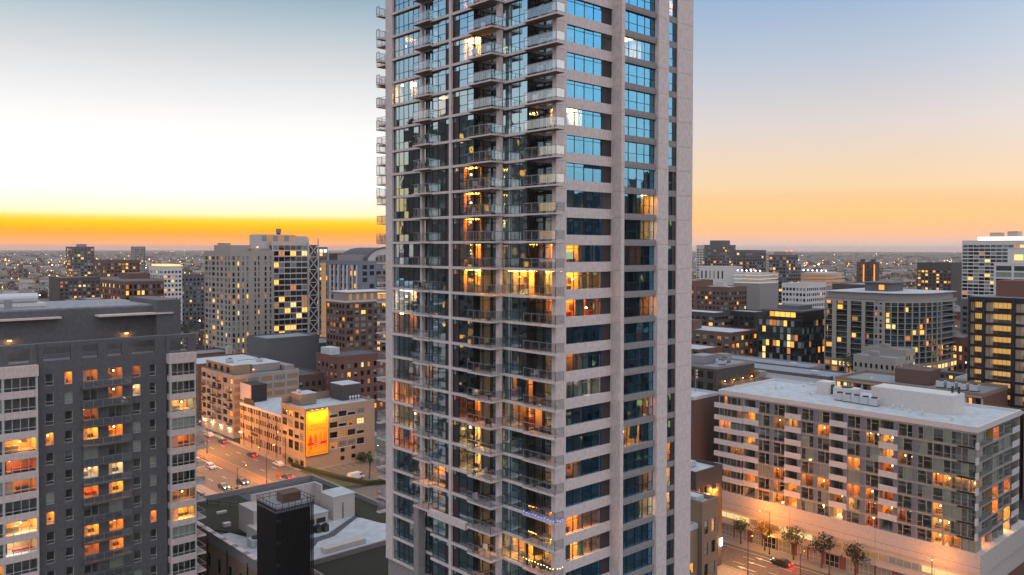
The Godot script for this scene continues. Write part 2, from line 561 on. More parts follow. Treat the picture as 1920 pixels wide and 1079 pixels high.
func bay(t: Node, panes: Array, f, n: int, y: float, cols: Array, rows: Array, gm, kind: String):
	var fm = M.frame_dark
	var g := Geo.new()
	var last: float = cols[cols.size() - 1]
	var hh: float = rows[rows.size() - 1]
	for a in cols:
		g.fbox(f, fm, a - 0.028, a + 0.028, y, y + hh, -0.07, 0.05)
	for b in rows:
		g.fbox(f, fm, cols[0] + 0.029, last - 0.029, y + b - 0.024, y + b + 0.024, -0.066, 0.046)
	var w := put(g, "window", t)
	for i in cols.size() - 1:
		for j in rows.size() - 1:
			var m = gm
			if kind == "louvre":
				if i == 1:
					continue
				if j < 2:
					m = M.louvre
			if kind == "band" and i == 4:
				m = M.louvre if n % 3 != 1 else M.glass_clear
			if kind == "slot" and i == 1:
				m = M.louvre
			if kind == "corner_loggia" and i == 1 and j < 2:
				m = M.louvre
			var c: Vector3 = f.o + f.a * (cols[i] + cols[i + 1]) * 0.5 + Vector3.UP * (y + rows[j])
			var dist := (c - EYE).length()
			var view := absf(((c - EYE) / dist).dot(f.n))
			panes.append({"f": f, "a0": cols[i] + 0.03, "a1": cols[i + 1] - 0.03, "b0": y + rows[j] + 0.025, "b1": y + rows[j + 1] - 0.025, "m": m, "win": w,
				"w": (cols[i + 1] - cols[i]) * (rows[j + 1] - rows[j]) * view / dist / dist * (0.2 if n > 9 or n < -12 else 1.0)})

func balcony(t: Node, y: float, x0: float, x1: float, z0: float, z1: float, sides: String, n: int):
	var g := Geo.new()
	g.box(M.concrete, Vector3(x0, y - 0.25, z0), Vector3(x1, y - 0.07, z1))
	g.box(M.soffit, Vector3(x0 + 0.08, y - 0.256, z0 + 0.06), Vector3(x1 - 0.05, y - 0.252, z1 - 0.06))  # thin underside sheet with the warm glow painted in
	var b := put(g, "balcony", t)
	var r := Geo.new()
	var gl := Geo.new()
	var h := y + 1.05
	var runs := []
	if "w" in sides: runs.append([Vector3(x0 + 0.05, y, z0 + 0.05), Vector3(x0 + 0.05, y, z1 - 0.05)])
	if "s" in sides: runs.append([Vector3(x0 + 0.05, y, z1 - 0.05), Vector3(x1 - 0.05, y, z1 - 0.05)])
	if "n" in sides: runs.append([Vector3(x1 - 0.05, y, z0 + 0.05), Vector3(x0 + 0.05, y, z0 + 0.05)])
	for q in runs:
		var p0: Vector3 = q[0]
		var p1: Vector3 = q[1]
		var L := p0.distance_to(p1)
		var k := maxi(1, roundi(L / 1.15))
		var d := (p1 - p0) / k
		r.bar(M.metal_grey, Vector3(p0.x, h, p0.z), Vector3(p1.x, h, p1.z), 0.028)
		r.bar(M.metal_grey, Vector3(p0.x, y + 0.1, p0.z), Vector3(p1.x, y + 0.1, p1.z), 0.018)
		for i in k + 1:
			var c := p0 + d * i
			r.box(M.metal_grey, Vector3(c.x - 0.022, y - 0.05, c.z - 0.022), Vector3(c.x + 0.022, h - 0.03, c.z + 0.022))
		for i in k:
			var c0 := p0 + d * (i + 0.03)
			var c1 := p0 + d * (i + 0.97)
			var nn := (c1 - c0).cross(Vector3.UP).normalized()
			gl.gbox(M.glass_rail, c0 + Vector3.UP * 0.14 - nn * 0.006, c1 - c0, Vector3.UP * 0.86, nn * 0.012)
	put(r, "railing", b)
	put(gl, "glass_panel", b)

# what shows behind the tower's glass: lit back walls, curtains, lamps, furniture
func interiors(t: Node):
	var WL := face_w(62.78, -91.45)
	var WM := face_w(61.9, -81.95)
	var WR := face_w(63.25, -70.6)
	var W1 := face_w(64.6, -74.0)
	var W2 := face_w(65.8, -66.4)
	var L1 := face_s(61.9, -74.02)
	var S1 := face_s(65.58, -63.05)
	var S2 := face_s(73.75, -61.95)
	var S3 := face_s(81.73, -61.5)
	rng.seed = 41
	# [facade, storey, from, to, light]
	var lit := [[WM, -2, 5.2, 7.8, "lit_gold"], [L1, -2, 0.4, 2.6, "lit_gold"], [WR, -2, 0.1, 2.7, "lit_gold"], [W2, -2, 0.1, 2.9, "lit_gold"], [W2, -1, 0.1, 2.9, "lit_amber"], [W2, -3, 0.2, 2.6, "lit_amber"],
		[WL, -3, 0.1, 3.2, "lit_white"], [WL, -4, 0.1, 2.6, "lit_dim"], [WL, -7, 1.4, 4.6, "lit_amber"], [WL, -8, 2.2, 4.4, "lit_cream"], [WL, -9, 0.2, 4.6, "lit_ember"], [WL, -6, 3.0, 6.4, "lit_dim"],
		[S1, -1, 0.1, 1.4, "lit_gold"], [S1, -2, 0.1, 4.4, "lit_gold"], [S1, -3, 0.1, 6.0, "lit_ember"], [S1, -11, 0.1, 4.5, "lit_amber"], [S1, -12, 0.1, 4.5, "lit_gold"], [S1, -6, 2.6, 4.6, "lit_white"],
		[S2, -3, 3.9, 5.2, "lit_amber"], [S2, -7, 3.9, 5.4, "lit_ember"], [S2, -8, 1.2, 2.7, "lit_gold"], [S2, -10, 3.9, 5.9, "lit_dim"], [S2, -11, 3.9, 5.2, "lit_cream"], [S3, -9, 0.1, 1.0, "lit_amber"], [S3, -10, 0.1, 1.0, "lit_cream"], [S3, -11, 0.1, 1.0, "lit_cream"],
		[WM, -8, 5.2, 7.8, "lit_cream"], [WM, -7, 5.2, 7.8, "lit_ember"], [WM, -9, 5.2, 7.8, "lit_cream"], [WM, -10, 0.1, 2.5, "lit_amber"], [WM, -1, 5.2, 7.8, "lit_ember"], [WR, -7, 0.2, 4.0, "lit_dim"], [WR, -12, 0.1, 2.6, "lit_gold"], [W2, -12, 0.1, 2.9, "lit_gold"], [W2, -11, 0.1, 2.9, "lit_amber"], [W2, -9, 0.1, 2.9, "lit_dim"], [W2, -5, 1.0, 2.4, "lit_dim"],
		[WL, 6, 0.4, 3.1, "lit_cream"], [WL, 8, 0.2, 2.0, "lit_dim"], [WM, 7, 5.3, 7.7, "lit_cream"], [WM, 5, 0.2, 2.5, "lit_dim"], [L1, 7, 0.4, 1.6, "lit_gold"], [L1, 9, 0.4, 2.0, "lit_gold"], [S2, 7, 0.1, 2.7, "lit_cream"], [S3, 9, 0.1, 1.0, "lit_gold"], [S1, 4, 0.1, 2.8, "lit_cream"], [S2, 1, 3.9, 5.9, "lit_gold"], [S2, 0, 3.9, 5.2, "lit_cream"],
		[L1, 0, 0.4, 1.4, "lit_amber"], [L1, 1, 0.4, 1.4, "lit_amber"], [L1, 2, 0.4, 1.2, "lit_amber"], [L1, -1, 0.4, 1.3, "lit_amber"], [WM, -11, 0.1, 2.5, "lit_dim"], [WR, -6, 0.2, 2.5, "lit_dim"], [S2, -1, 0.1, 1.2, "lit_dim"], [W2, 9, 0.2, 2.5, "lit_dim"]]
	for q in lit:
		var f = q[0]
		var y: float = LV + 3 * q[1] + 0.19
		var a0: float = q[2]
		var a1: float = q[3]
		var g := Geo.new()
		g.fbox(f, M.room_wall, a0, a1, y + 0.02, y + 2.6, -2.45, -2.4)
		g.fbox(f, M["bright_" + q[4]], a0 + 0.1, a1 - 0.1, y + 2.5, y + 2.56, -2.2, -0.7)
		var k := rng.randi_range(1, 3)
		for i in k:                                          # furniture against the light
			var w := rng.randf_range(0.4, 1.1)
			var p := rng.randf_range(a0, maxf(a0 + 0.05, a1 - w))
			g.fbox(f, M[["furniture_dark", "furniture_mid", "furniture_red"][rng.randi() % 3]], p, p + w, y, y + rng.randf_range(0.4, 1.2), rng.randf_range(-2.2, -1.5), -1.2)
		if rng.randf() < 0.7:                                # picture or cupboard
			var p2 := rng.randf_range(a0, a1 - 0.4)
			g.fbox(f, M.furniture_dark, p2, p2 + rng.randf_range(0.4, 0.8), y + 1.2, y + 1.85, -2.39, -2.3)
		if rng.randf() < 0.75:
			var p3 := rng.randf_range(a0 + 0.1, a1 - 0.3)
			var hb := rng.randf_range(1.2, 2.2)
			g.tube(M.lamp_warm, f.o + f.a * p3 + Vector3.UP * (y + hb) + f.n * -1.3, f.o + f.a * p3 + Vector3.UP * (y + hb + 0.22) + f.n * -1.3, 0.16, 0.1, 8)
		if rng.randf() < 0.5 and a1 - a0 > 1.5:
			for s in [a0 + 0.05, a1 - 0.45]:
				for i in 4:
					g.fbox(f, M.curtain, s + i * 0.1, s + i * 0.1 + 0.08, y + 0.05, y + 2.5, -0.32 - 0.05 * (i % 2), -0.29 - 0.05 * (i % 2))
		put(g, "lit_room", t)
	# a television and a floor lamp in the window band
	var g := Geo.new()
	g.fbox(S1, M.screen, 1.6, 2.9, LV - 3 + 1.05, LV - 3 + 1.95, -1.3, -1.25)
	g.fbox(S1, M.furniture_dark, 1.4, 3.1, LV - 3 + 0.2, LV - 3 + 0.9, -1.5, -1.1)
	put(g, "television", t)
	g = Geo.new()
	g.fbox(S1, M.furniture_dark, 1.5, 3.0, LV - 6 + 1.3, LV - 6 + 2.2, -2.3, -2.2)
	put(g, "television", t)
	# blinds and curtains drawn behind other panes
	for q in [[WL, 9.4, 0.0], [WM, 7.8, 0.0], [WR, 4.0, 0.0], [S1, 5.9, 0.64], [S2, 5.9, 0.2], [W1, 3.2, 0.0], [S3, 0.9, 0.2]]:
		for n in range(LO, HI + 1):
			var y: float = LV + 3 * n + 0.2 + q[2]
			var hh: float = 2.55 if q[2] == 0.0 else 2.2 if q[2] < 0.5 else 1.8
			var a := 0.15
			var gg := Geo.new()
			var any := false
			while a < q[1] - 0.5:
				var w := rng.randf_range(0.7, 1.5)
				if rng.randf() < 0.2:
					any = true
					var drop := 1.0 if rng.randf() < 0.6 else rng.randf_range(0.3, 0.8)
					var m = M[["blind_pale", "blind_grey", "blind_grey", "curtain"][rng.randi() % 4]]
					var b1: float = minf(a + w, q[1])
					if m == M.curtain:
						var x := a
						var i := 0
						while x < b1 - 0.05:
							gg.fbox(q[0], m, x, x + 0.1, y + hh * (1 - drop), y + hh, -0.30 - 0.06 * (i % 2), -0.27 - 0.06 * (i % 2))
							x += 0.1
							i += 1
					else:
						gg.fbox(q[0], m, a, b1, y + hh * (1 - drop), y + hh, -0.24, -0.22)
				a += w + 0.1
			if any:
				put(gg, "window_blind", t)

# ---------------------------------------------------------------- shared building kit
var STY := {}

func make_styles():
	STY = {
		"slider": {"fm": M.frame_pale, "ft": 0.06, "nx": 2, "ty": [0.28], "glass": M.glass_clear, "real": true},
		"sash": {"fm": M.frame_pale, "ft": 0.055, "nx": 1, "ty": [0.3], "glass": M.glass_clear, "real": true},
		"door": {"fm": M.frame_tan, "ft": 0.06, "nx": 2, "ty": [], "glass": M.glass_clear, "real": true},
		"bow": {"fm": M.frame_pale, "ft": 0.06, "nx": 4, "ty": [0.26], "glass": M.glass_clear, "real": true},
		"condo_a": {"fm": M.frame_tan, "ft": 0.07, "nx": 1, "ty": [0.68], "glass": M.glass_green, "real": true},
		"condo_b": {"fm": M.frame_tan, "ft": 0.07, "nx": 1, "ty": [0.36], "glass": M.glass_green, "real": true},
		"condo_strip": {"fm": M.frame_tan, "ft": 0.06, "nx": 1, "ty": [], "glass": M.glass_green, "real": true},
		"loft": {"fm": M.frame_dark, "ft": 0.07, "nx": 3, "ty": [0.5], "glass": M.pane_dark, "real": false},
		"plain": {"fm": M.frame_dark, "ft": 0.06, "nx": 1, "ty": [0.5], "glass": M.pane_dark, "real": false},
		"pair": {"fm": M.frame_dark, "ft": 0.07, "nx": 2, "ty": [], "glass": M.pane_dark, "real": false},
		"bare": {"fm": M.frame_dark, "ft": 0.05, "nx": 1, "ty": [], "glass": M.pane_dark, "real": false},
		"teal": {"fm": M.frame_dark, "ft": 0.08, "nx": 2, "ty": [], "glass": M.pane_teal, "real": false},
		"triple": {"fm": M.frame_pale, "ft": 0.07, "nx": 3, "ty": [0.4], "glass": M.pane_dark, "real": false},
		"shade": {"fm": M.black_cladding, "ft": 0.07, "nx": 2, "ty": [], "glass": M.pane_dark, "real": false},
		"office": {"fm": M.black_cladding, "ft": 0.06, "nx": 6, "ty": [], "glass": M.glass_clear, "real": true, "deep": 5.0},
	}

const WARM := ["lit_amber", "lit_gold", "lit_gold", "lit_cream", "lit_ember", "lit_dim", "lit_dim"]

func pick(lit: float) -> String:   # what shows in a window
	var r := rng.randf()
	if r < lit:
		return WARM[rng.randi() % WARM.size()] + ":" + str(rng.randi() % 3)
	r = (r - lit) / maxf(0.01, 1.0 - lit)
	return "blind" if r < 0.22 else "half" if r < 0.36 else "dark"

func win(w: float, h: float, style: String, va: String) -> ArrayMesh:
	var key := "%.2f|%.2f|%s|%s" % [w, h, style, va]
	if win_cache.has(key):
		return win_cache[key]
	var s = STY[style]
	var g := Geo.new()
	var F := fr(Vector3.ZERO, Vector3(1, 0, 0))
	var ft: float = s.ft
	var xs := []
	for i in s.nx + 1:
		xs.append(w * i / s.nx)
	for i in xs.size():
		var c: float = clampf(xs[i], ft * 0.5, w - ft * 0.5)
		g.fbox(F, s.fm, c - ft * 0.5, c + ft * 0.5, 0, h, -0.05, 0.06)
	var ys := [ft * 0.5]
	for q in s.ty: ys.append(h * q)
	ys.append(h - ft * 0.5)
	for b in ys:
		for i in s.nx:
			g.fbox(F, s.fm, (ft if i == 0 else xs[i] + ft * 0.5), (w - ft if i == s.nx - 1 else xs[i + 1] - ft * 0.5), b - ft * 0.5, b + ft * 0.5, -0.048, 0.055)
	var lit: bool = va.begins_with("lit")
	var parts := va.split(":")
	var kind := int(parts[1]) if parts.size() > 1 else 0
	if s.real:
		g.fquad(F, s.glass, 0.02, w - 0.02, 0.02, h - 0.02, 0.0)
		var D: float = s.get("deep", 3.2)
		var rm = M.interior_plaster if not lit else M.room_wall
		g.quad(rm, Vector3(0, 0, -D), Vector3(w, 0, -D), Vector3(w, h, -D), Vector3(0, h, -D))
		g.quad(rm, Vector3(0, 0, 0), Vector3(0, 0, -D), Vector3(0, h, -D), Vector3(0, h, 0))
		g.quad(rm, Vector3(w, 0, -D), Vector3(w, 0, 0), Vector3(w, h, 0), Vector3(w, h, -D))
		g.quad(M.furniture_mid if lit else rm, Vector3(0, 0, 0), Vector3(w, 0, 0), Vector3(w, 0, -D), Vector3(0, 0, -D))
		g.quad(rm, Vector3(0, h, -D), Vector3(w, h, -D), Vector3(w, h, 0), Vector3(0, h, 0))
		if lit and style == "office":  # back wall itself glows, standing in for the office lighting
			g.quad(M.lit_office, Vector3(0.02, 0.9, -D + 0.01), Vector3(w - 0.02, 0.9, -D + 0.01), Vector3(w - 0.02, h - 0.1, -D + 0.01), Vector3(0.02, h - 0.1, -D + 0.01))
		elif lit:   # ceiling light of the room
			g.fbox(F, M["strip_" + parts[0]], w * (0.15 if kind != 1 else 0.4), w * (0.85 if kind != 2 else 0.55), h - 0.09, h - 0.04, -D + 0.4, -0.5)
		if va == "blind":
			g.fbox(F, M.blind_pale, 0.05, w - 0.05, 0.04, h - 0.04, -0.16, -0.14)
		elif va == "half":
			g.fbox(F, M.blind_grey, 0.05, w - 0.05, h * 0.45, h - 0.04, -0.16, -0.14)
		elif lit:
			if kind == 0:
				var i := 0
				var x := 0.05
				while x < w * 0.28:
					g.fbox(F, M.curtain, x, x + 0.09, 0.05, h - 0.05, -0.24 - 0.05 * (i % 2), -0.21 - 0.05 * (i % 2))
					x += 0.1
					i += 1
				g.fbox(F, M.furniture_dark, w * 0.45, w * 0.85, 0.05, h * 0.3, -2.2, -1.4)
			elif kind == 1:
				g.fbox(F, M.furniture_mid, w * 0.1, w * 0.5, 0.05, h * 0.38, -2.4, -1.5)
				g.fbox(F, M.furniture_dark, w * 0.62, w * 0.86, h * 0.42, h * 0.78, -D + 0.02, -D + 0.1)
				g.tube(M.lamp_warm, Vector3(w * 0.55, h * 0.62, -1.2), Vector3(w * 0.55, h * 0.72, -1.2), 0.14, 0.09, 6)
			else:
				g.fbox(F, M.furniture_red, w * 0.3, w * 0.9, 0.05, h * 0.26, -1.9, -1.1)
				g.tube(M.lamp_warm, Vector3(w * 0.22, h * 0.8, -1.4), Vector3(w * 0.22, h * 0.9, -1.4), 0.1, 0.13, 6)
				g.fbox(F, M.furniture_dark, w * 0.05, w * 0.12, 0.05, h * 0.95, -1.6, -1.2)
	else:
		var m = s.glass
		if lit:
			m = M[parts[0]]
		elif va == "blind":
			m = M.pane_grey
		g.fquad(F, m, 0.02, w - 0.02, 0.02, h - 0.02, 0.0)
		if va == "half":
			g.fbox(F, M.blind_pale, 0.07, w - 0.07, h * 0.5, h - 0.06, 0.01, 0.02)
		if lit and kind == 1:
			g.fbox(F, M.furniture_dark, w * 0.2, w * 0.6, 0.05, h * 0.35, 0.01, 0.03)
		if lit and kind == 2:
			g.fbox(F, M.furniture_mid, w * 0.08, w * 0.3, 0.05, h * 0.95, 0.01, 0.03)
	var am := g.commit()
	win_cache[key] = am
	return am

func spans(L: float, n: int, w: float, m0 := 0.0, m1 := 0.0) -> Array:   # n openings of width w spread over a length
	var out := []
	var step := (L - m0 - m1) / n
	for i in n:
		var c := m0 + step * (i + 0.5)
		out.append([c - w * 0.5, c + w * 0.5])
	return out

func storeys(n: int, first: float, pitch: float, h: float) -> Array:
	var out := []
	for i in n:
		out.append([first + pitch * i, first + pitch * i + h])
	return out

func hole_wall(g: Geo, f, m, L: float, H: float, cols: Array, rows: Array, depth: float, D := -1.0, ends := 3):
	var A := [0.0]
	for c in cols: A.append_array([c[0], c[1]])
	A.append(L)
	var B := [0.0]
	for r in rows: B.append_array([r[0], r[1]])
	B.append(H)
	for i in A.size() - 1:
		for j in B.size() - 1:
			if A[i + 1] - A[i] < 1e-4 or B[j + 1] - B[j] < 1e-4:
				continue
			if i % 2 == 1 and j % 2 == 1:
				var p := func(a, b, d): return f.o + f.a * a + Vector3.UP * b + f.n * d
				var a0: float = A[i]; var a1: float = A[i + 1]; var b0: float = B[j]; var b1: float = B[j + 1]
				g.quad(m, p.call(a0, b0, 0.0), p.call(a1, b0, 0.0), p.call(a1, b0, -depth), p.call(a0, b0, -depth))
				g.quad(m, p.call(a0, b1, -depth), p.call(a1, b1, -depth), p.call(a1, b1, 0.0), p.call(a0, b1, 0.0))
				g.quad(m, p.call(a0, b0, 0.0), p.call(a0, b0, -depth), p.call(a0, b1, -depth), p.call(a0, b1, 0.0))
				g.quad(m, p.call(a1, b0, -depth), p.call(a1, b0, 0.0), p.call(a1, b1, 0.0), p.call(a1, b1, -depth))
			else:
				g.fquad(f, m, A[i], A[i + 1], B[j], B[j + 1], 0.0)
	# returns at the ends and the top
	if D < 0.0: D = depth + 0.9
	var P := func(a, b, d): return f.o + f.a * a + Vector3.UP * b + f.n * d
	if ends & 1:
		g.quad(m, P.call(0.0, 0.0, -D), P.call(0.0, 0.0, 0.0), P.call(0.0, H, 0.0), P.call(0.0, H, -D))
	if ends & 2:
		g.quad(m, P.call(L, 0.0, 0.0), P.call(L, 0.0, -D), P.call(L, H, -D), P.call(L, H, 0.0))
	g.quad(m, P.call(0.0, H, 0.0), P.call(L, H, 0.0), P.call(L, H, -D), P.call(0.0, H, -D))

# a facade with recessed windows; o: cols, rows, style, lit, mat, depth, merge, skip
func facade(t: Node, f, L: float, H: float, o: Dictionary):
	var depth: float = o.get("depth", 0.22)
	var m = o.mat
	var g := Geo.new()
	hole_wall(g, f, m, L, H, o.cols, o.rows, depth, o.get("D", -1.0), o.get("ends", 3))
	put(g, "wall", t)
	var style: String = o.get("style", "plain")
	var merge: bool = o.get("merge", false)
	var lit: float = o.get("lit", 0.1)
	var skip: float = o.get("skip", 0.0)
	var mg := Geo.new()
	for c in o.cols:
		for r in o.rows:
			if rng.randf() < skip:
				mg.fbox(f, o.get("infill", m), c[0], c[1], r[0], r[1], -depth, -0.06)
				continue
			var va := pick(lit)
			if merge:
				var pm = M[va.split(":")[0]] if va.begins_with("lit") else M.pane_grey if va == "blind" and style != "shade" else STY[style].glass
				mg.fquad(f, pm, c[0], c[1], r[0], r[1], -depth + 0.02)
				if c[1] - c[0] > 2.2:
					mg.fbox(f, STY[style].fm, (c[0] + c[1]) * 0.5 - 0.06, (c[0] + c[1]) * 0.5 + 0.06, r[0], r[1], -depth + 0.021, -depth + 0.09)
			else:
				place(win(snappedf(c[1] - c[0], 0.01), snappedf(r[1] - r[0], 0.01), style, va), "window", t, spot_of(f, c[0], r[0], -depth + 0.06))
	if mg.order.size():
		var w := put(mg, "window" if merge else "infill_panel", t)
		tag(w, "", "", "", "stuff")

func parapet_ring(g: Geo, m, x0, x1, z0, z1, y0, y1, w := 0.3):
	var o := [Vector2(x0, z1), Vector2(x1, z1), Vector2(x1, z0), Vector2(x0, z0)]
	var i := [Vector2(x0 + w, z1 - w), Vector2(x1 - w, z1 - w), Vector2(x1 - w, z0 + w), Vector2(x0 + w, z0 + w)]
	for k in 4:
		var l := (k + 1) % 4
		var v3 := func(p: Vector2, y): return Vector3(p.x, y, p.y)
		g.quad(m, v3.call(o[k], y0), v3.call(o[l], y0), v3.call(o[l], y1), v3.call(o[k], y1))
		g.quad(m, v3.call(i[l], y0), v3.call(i[k], y0), v3.call(i[k], y1), v3.call(i[l], y1))
		g.quad(m, v3.call(o[k], y1), v3.call(o[l], y1), v3.call(i[l], y1), v3.call(i[k], y1))

# a straight-sided building: bounds, walls and roof; o.W / o.S give the two street fronts
func block(called: String, label: String, x0: float, x1: float, z0: float, z1: float, y0: float, y1: float, o: Dictionary) -> Node3D:
	var t := thing(called, label, o.get("category", "building"), Vector3((x0 + x1) * 0.5, y0, (z0 + z1) * 0.5), o.get("group", ""))
	fill_block(t, x0, x1, z0, z1, y0, y1, o)
	return t

func fill_block(t: Node, x0: float, x1: float, z0: float, z1: float, y0: float, y1: float, o: Dictionary):
	taken.append([x0, x1, z0, z1])
	var m = o.mat
	var wi := 0.0
	var si := 0.0
	for k in ["W", "S"]:
		if o.has(k):
			var q: Dictionary = o[k]
			var L := (z1 - z0) if k == "W" else (x1 - x0)
			var cols: Array = q.cols if q.has("cols") else spans(L, q.n, q.w, q.get("m0", 0.4), q.get("m1", 0.4))
			var rows: Array = q.rows if q.has("rows") else storeys(q.k, q.sill, q.pitch, q.h)
			var q2 := {"cols": cols, "rows": rows, "mat": q.get("mat", m), "style": q.get("style", o.get("style", "plain")), "lit": q.get("lit", o.get("lit", 0.1)), "merge": q.get("merge", o.get("merge", false)), "skip": q.get("skip", 0.0), "infill": q.get("infill", q.get("mat", m)), "depth": q.get("depth", 0.22)}
			var f := face_w(x0, z0, y0) if k == "W" else face_s(x0, z1, y0)
			var inset: float = q2.depth + (3.3 if STY[q2.style].real else 0.02)
			q2.D = inset
			q2.ends = (1 if k == "W" else 2) if o.has("W") and o.has("S") else 3
			if k == "W": wi = inset
			else: si = inset
			facade(t, f, L, y1 - y0, q2)
	var g := Geo.new()
	g.box(m, Vector3(x0 + wi, y0, z0), Vector3(x1 - 0.02, y1 - 0.25, z1 - si))
	put(g, "body", t)
	g = Geo.new()
	g.box(o.get("roof", M.grey_roof), Vector3(x0 + 0.25, y1 - 0.5, z0 + 0.25), Vector3(x1 - 0.25, y1 - 0.22, z1 - 0.25))
	put(g, "roof", t)
	g = Geo.new()
	parapet_ring(g, o.get("cap", m), x0 - 0.06, x1 + 0.06, z0 - 0.06, z1 + 0.06, y1 - 0.5, y1 + o.get("par", 0.45), 0.36)
	put(g, "parapet", t)

func box_part(t: Node, called: String, m, lo: Vector3, hi: Vector3) -> MeshInstance3D:
	var g := Geo.new()
	g.box(m, lo, hi)
	return put(g, called, t)

# rooftop machine: casing, base rail and fan
func roof_unit(x: float, z: float, y: float, w: float, d: float, h: float, label: String, m = null):
	var t := thing("rooftop_unit", label, "air conditioner", Vector3(x, y, z), "air handling units on flat roofs")
	if m == null: m = M.metal_pale
	var g := Geo.new()
	g.box(m, Vector3(x - w / 2, y + 0.2, z - d / 2), Vector3(x + w / 2, y + h, z + d / 2))
	put(g, "casing", t)
	g = Geo.new()
	g.box(M.metal_dark, Vector3(x - w / 2 + 0.1, y, z - d / 2 + 0.1), Vector3(x + w / 2 - 0.1, y + 0.19, z + d / 2 - 0.1))
	put(g, "base_rail", t)
	g = Geo.new()
	g.tube(M.metal_dark, Vector3(x, y + h, z), Vector3(x, y + h + 0.25, z), minf(w, d) * 0.36, minf(w, d) * 0.36, 10)
	put(g, "fan_housing", t)
	g = Geo.new()
	for i in 4:
		g.box(M.metal_grey, Vector3(x - w / 2 + 0.15, y + 0.35 + i * (h - 0.5) / 4.0, z + d / 2), Vector3(x + w / 2 - 0.15, y + 0.4 + i * (h - 0.5) / 4.0, z + d / 2 + 0.04))
	var gr := put(g, "grille", t)
	tag(gr, "", "", "", "stuff")

func vent(x: float, z: float, y: float, h: float, r: float, roof: String):
	var t := thing("roof_vent", "small pale mushroom vent on the " + roof, "vent", Vector3(x, y, z), "vents on the " + roof)
	var g := Geo.new()
	g.tube(M.metal_pale, Vector3(x, y, z), Vector3(x, y + h * 0.7, z), r * 0.5, r * 0.5, 8)
	put(g, "pipe", t)
	g = Geo.new()
	g.tube(M.white_panel, Vector3(x, y + h * 0.7, z), Vector3(x, y + h, z), r, r * 0.35, 8)
	put(g, "hood", t)

func lamp_glow(at: Vector3, c: Color, e: float, size := 0.15):
	var l := OmniLight3D.new()
	l.name = "lamp_light"
	add_child(l, true)
	l.position = at
	l.light_color = c
	l.light_energy = e
	l.light_size = size
	l.omni_range = 80.0
	l.omni_attenuation = 2.0
	l.shadow_enabled = true

# wall lamp: bracket, shade and a glowing bulb, with its light
func wall_lamp(at: Vector3, n: Vector3, label: String, glowm, c: Color, e: float, group := "", r := 0.16):
	var t := thing("wall_lamp", label, "lamp", at, group)
	var g := Geo.new()
	g.bar(M.metal_dark, at + Vector3.UP * 0.1, at + n * 0.4 + Vector3.UP * 0.1, 0.04)
	put(g, "bracket", t)
	g = Geo.new()
	g.tube(glowm, at + n * 0.4 - Vector3.UP * 0.12, at + n * 0.4 + Vector3.UP * 0.02, r, r * 0.8, 8)
	put(g, "bulb", t)
	g = Geo.new()
	g.tube(M.metal_dark, at + n * 0.4 + Vector3.UP * 0.03, at + n * 0.4 + Vector3.UP * 0.13, r * 1.5, r * 0.5, 8)
	put(g, "shade", t)
	if e > 0.0:
		lamp_glow(at + n * 0.55 - Vector3.UP * 0.2, c, e)

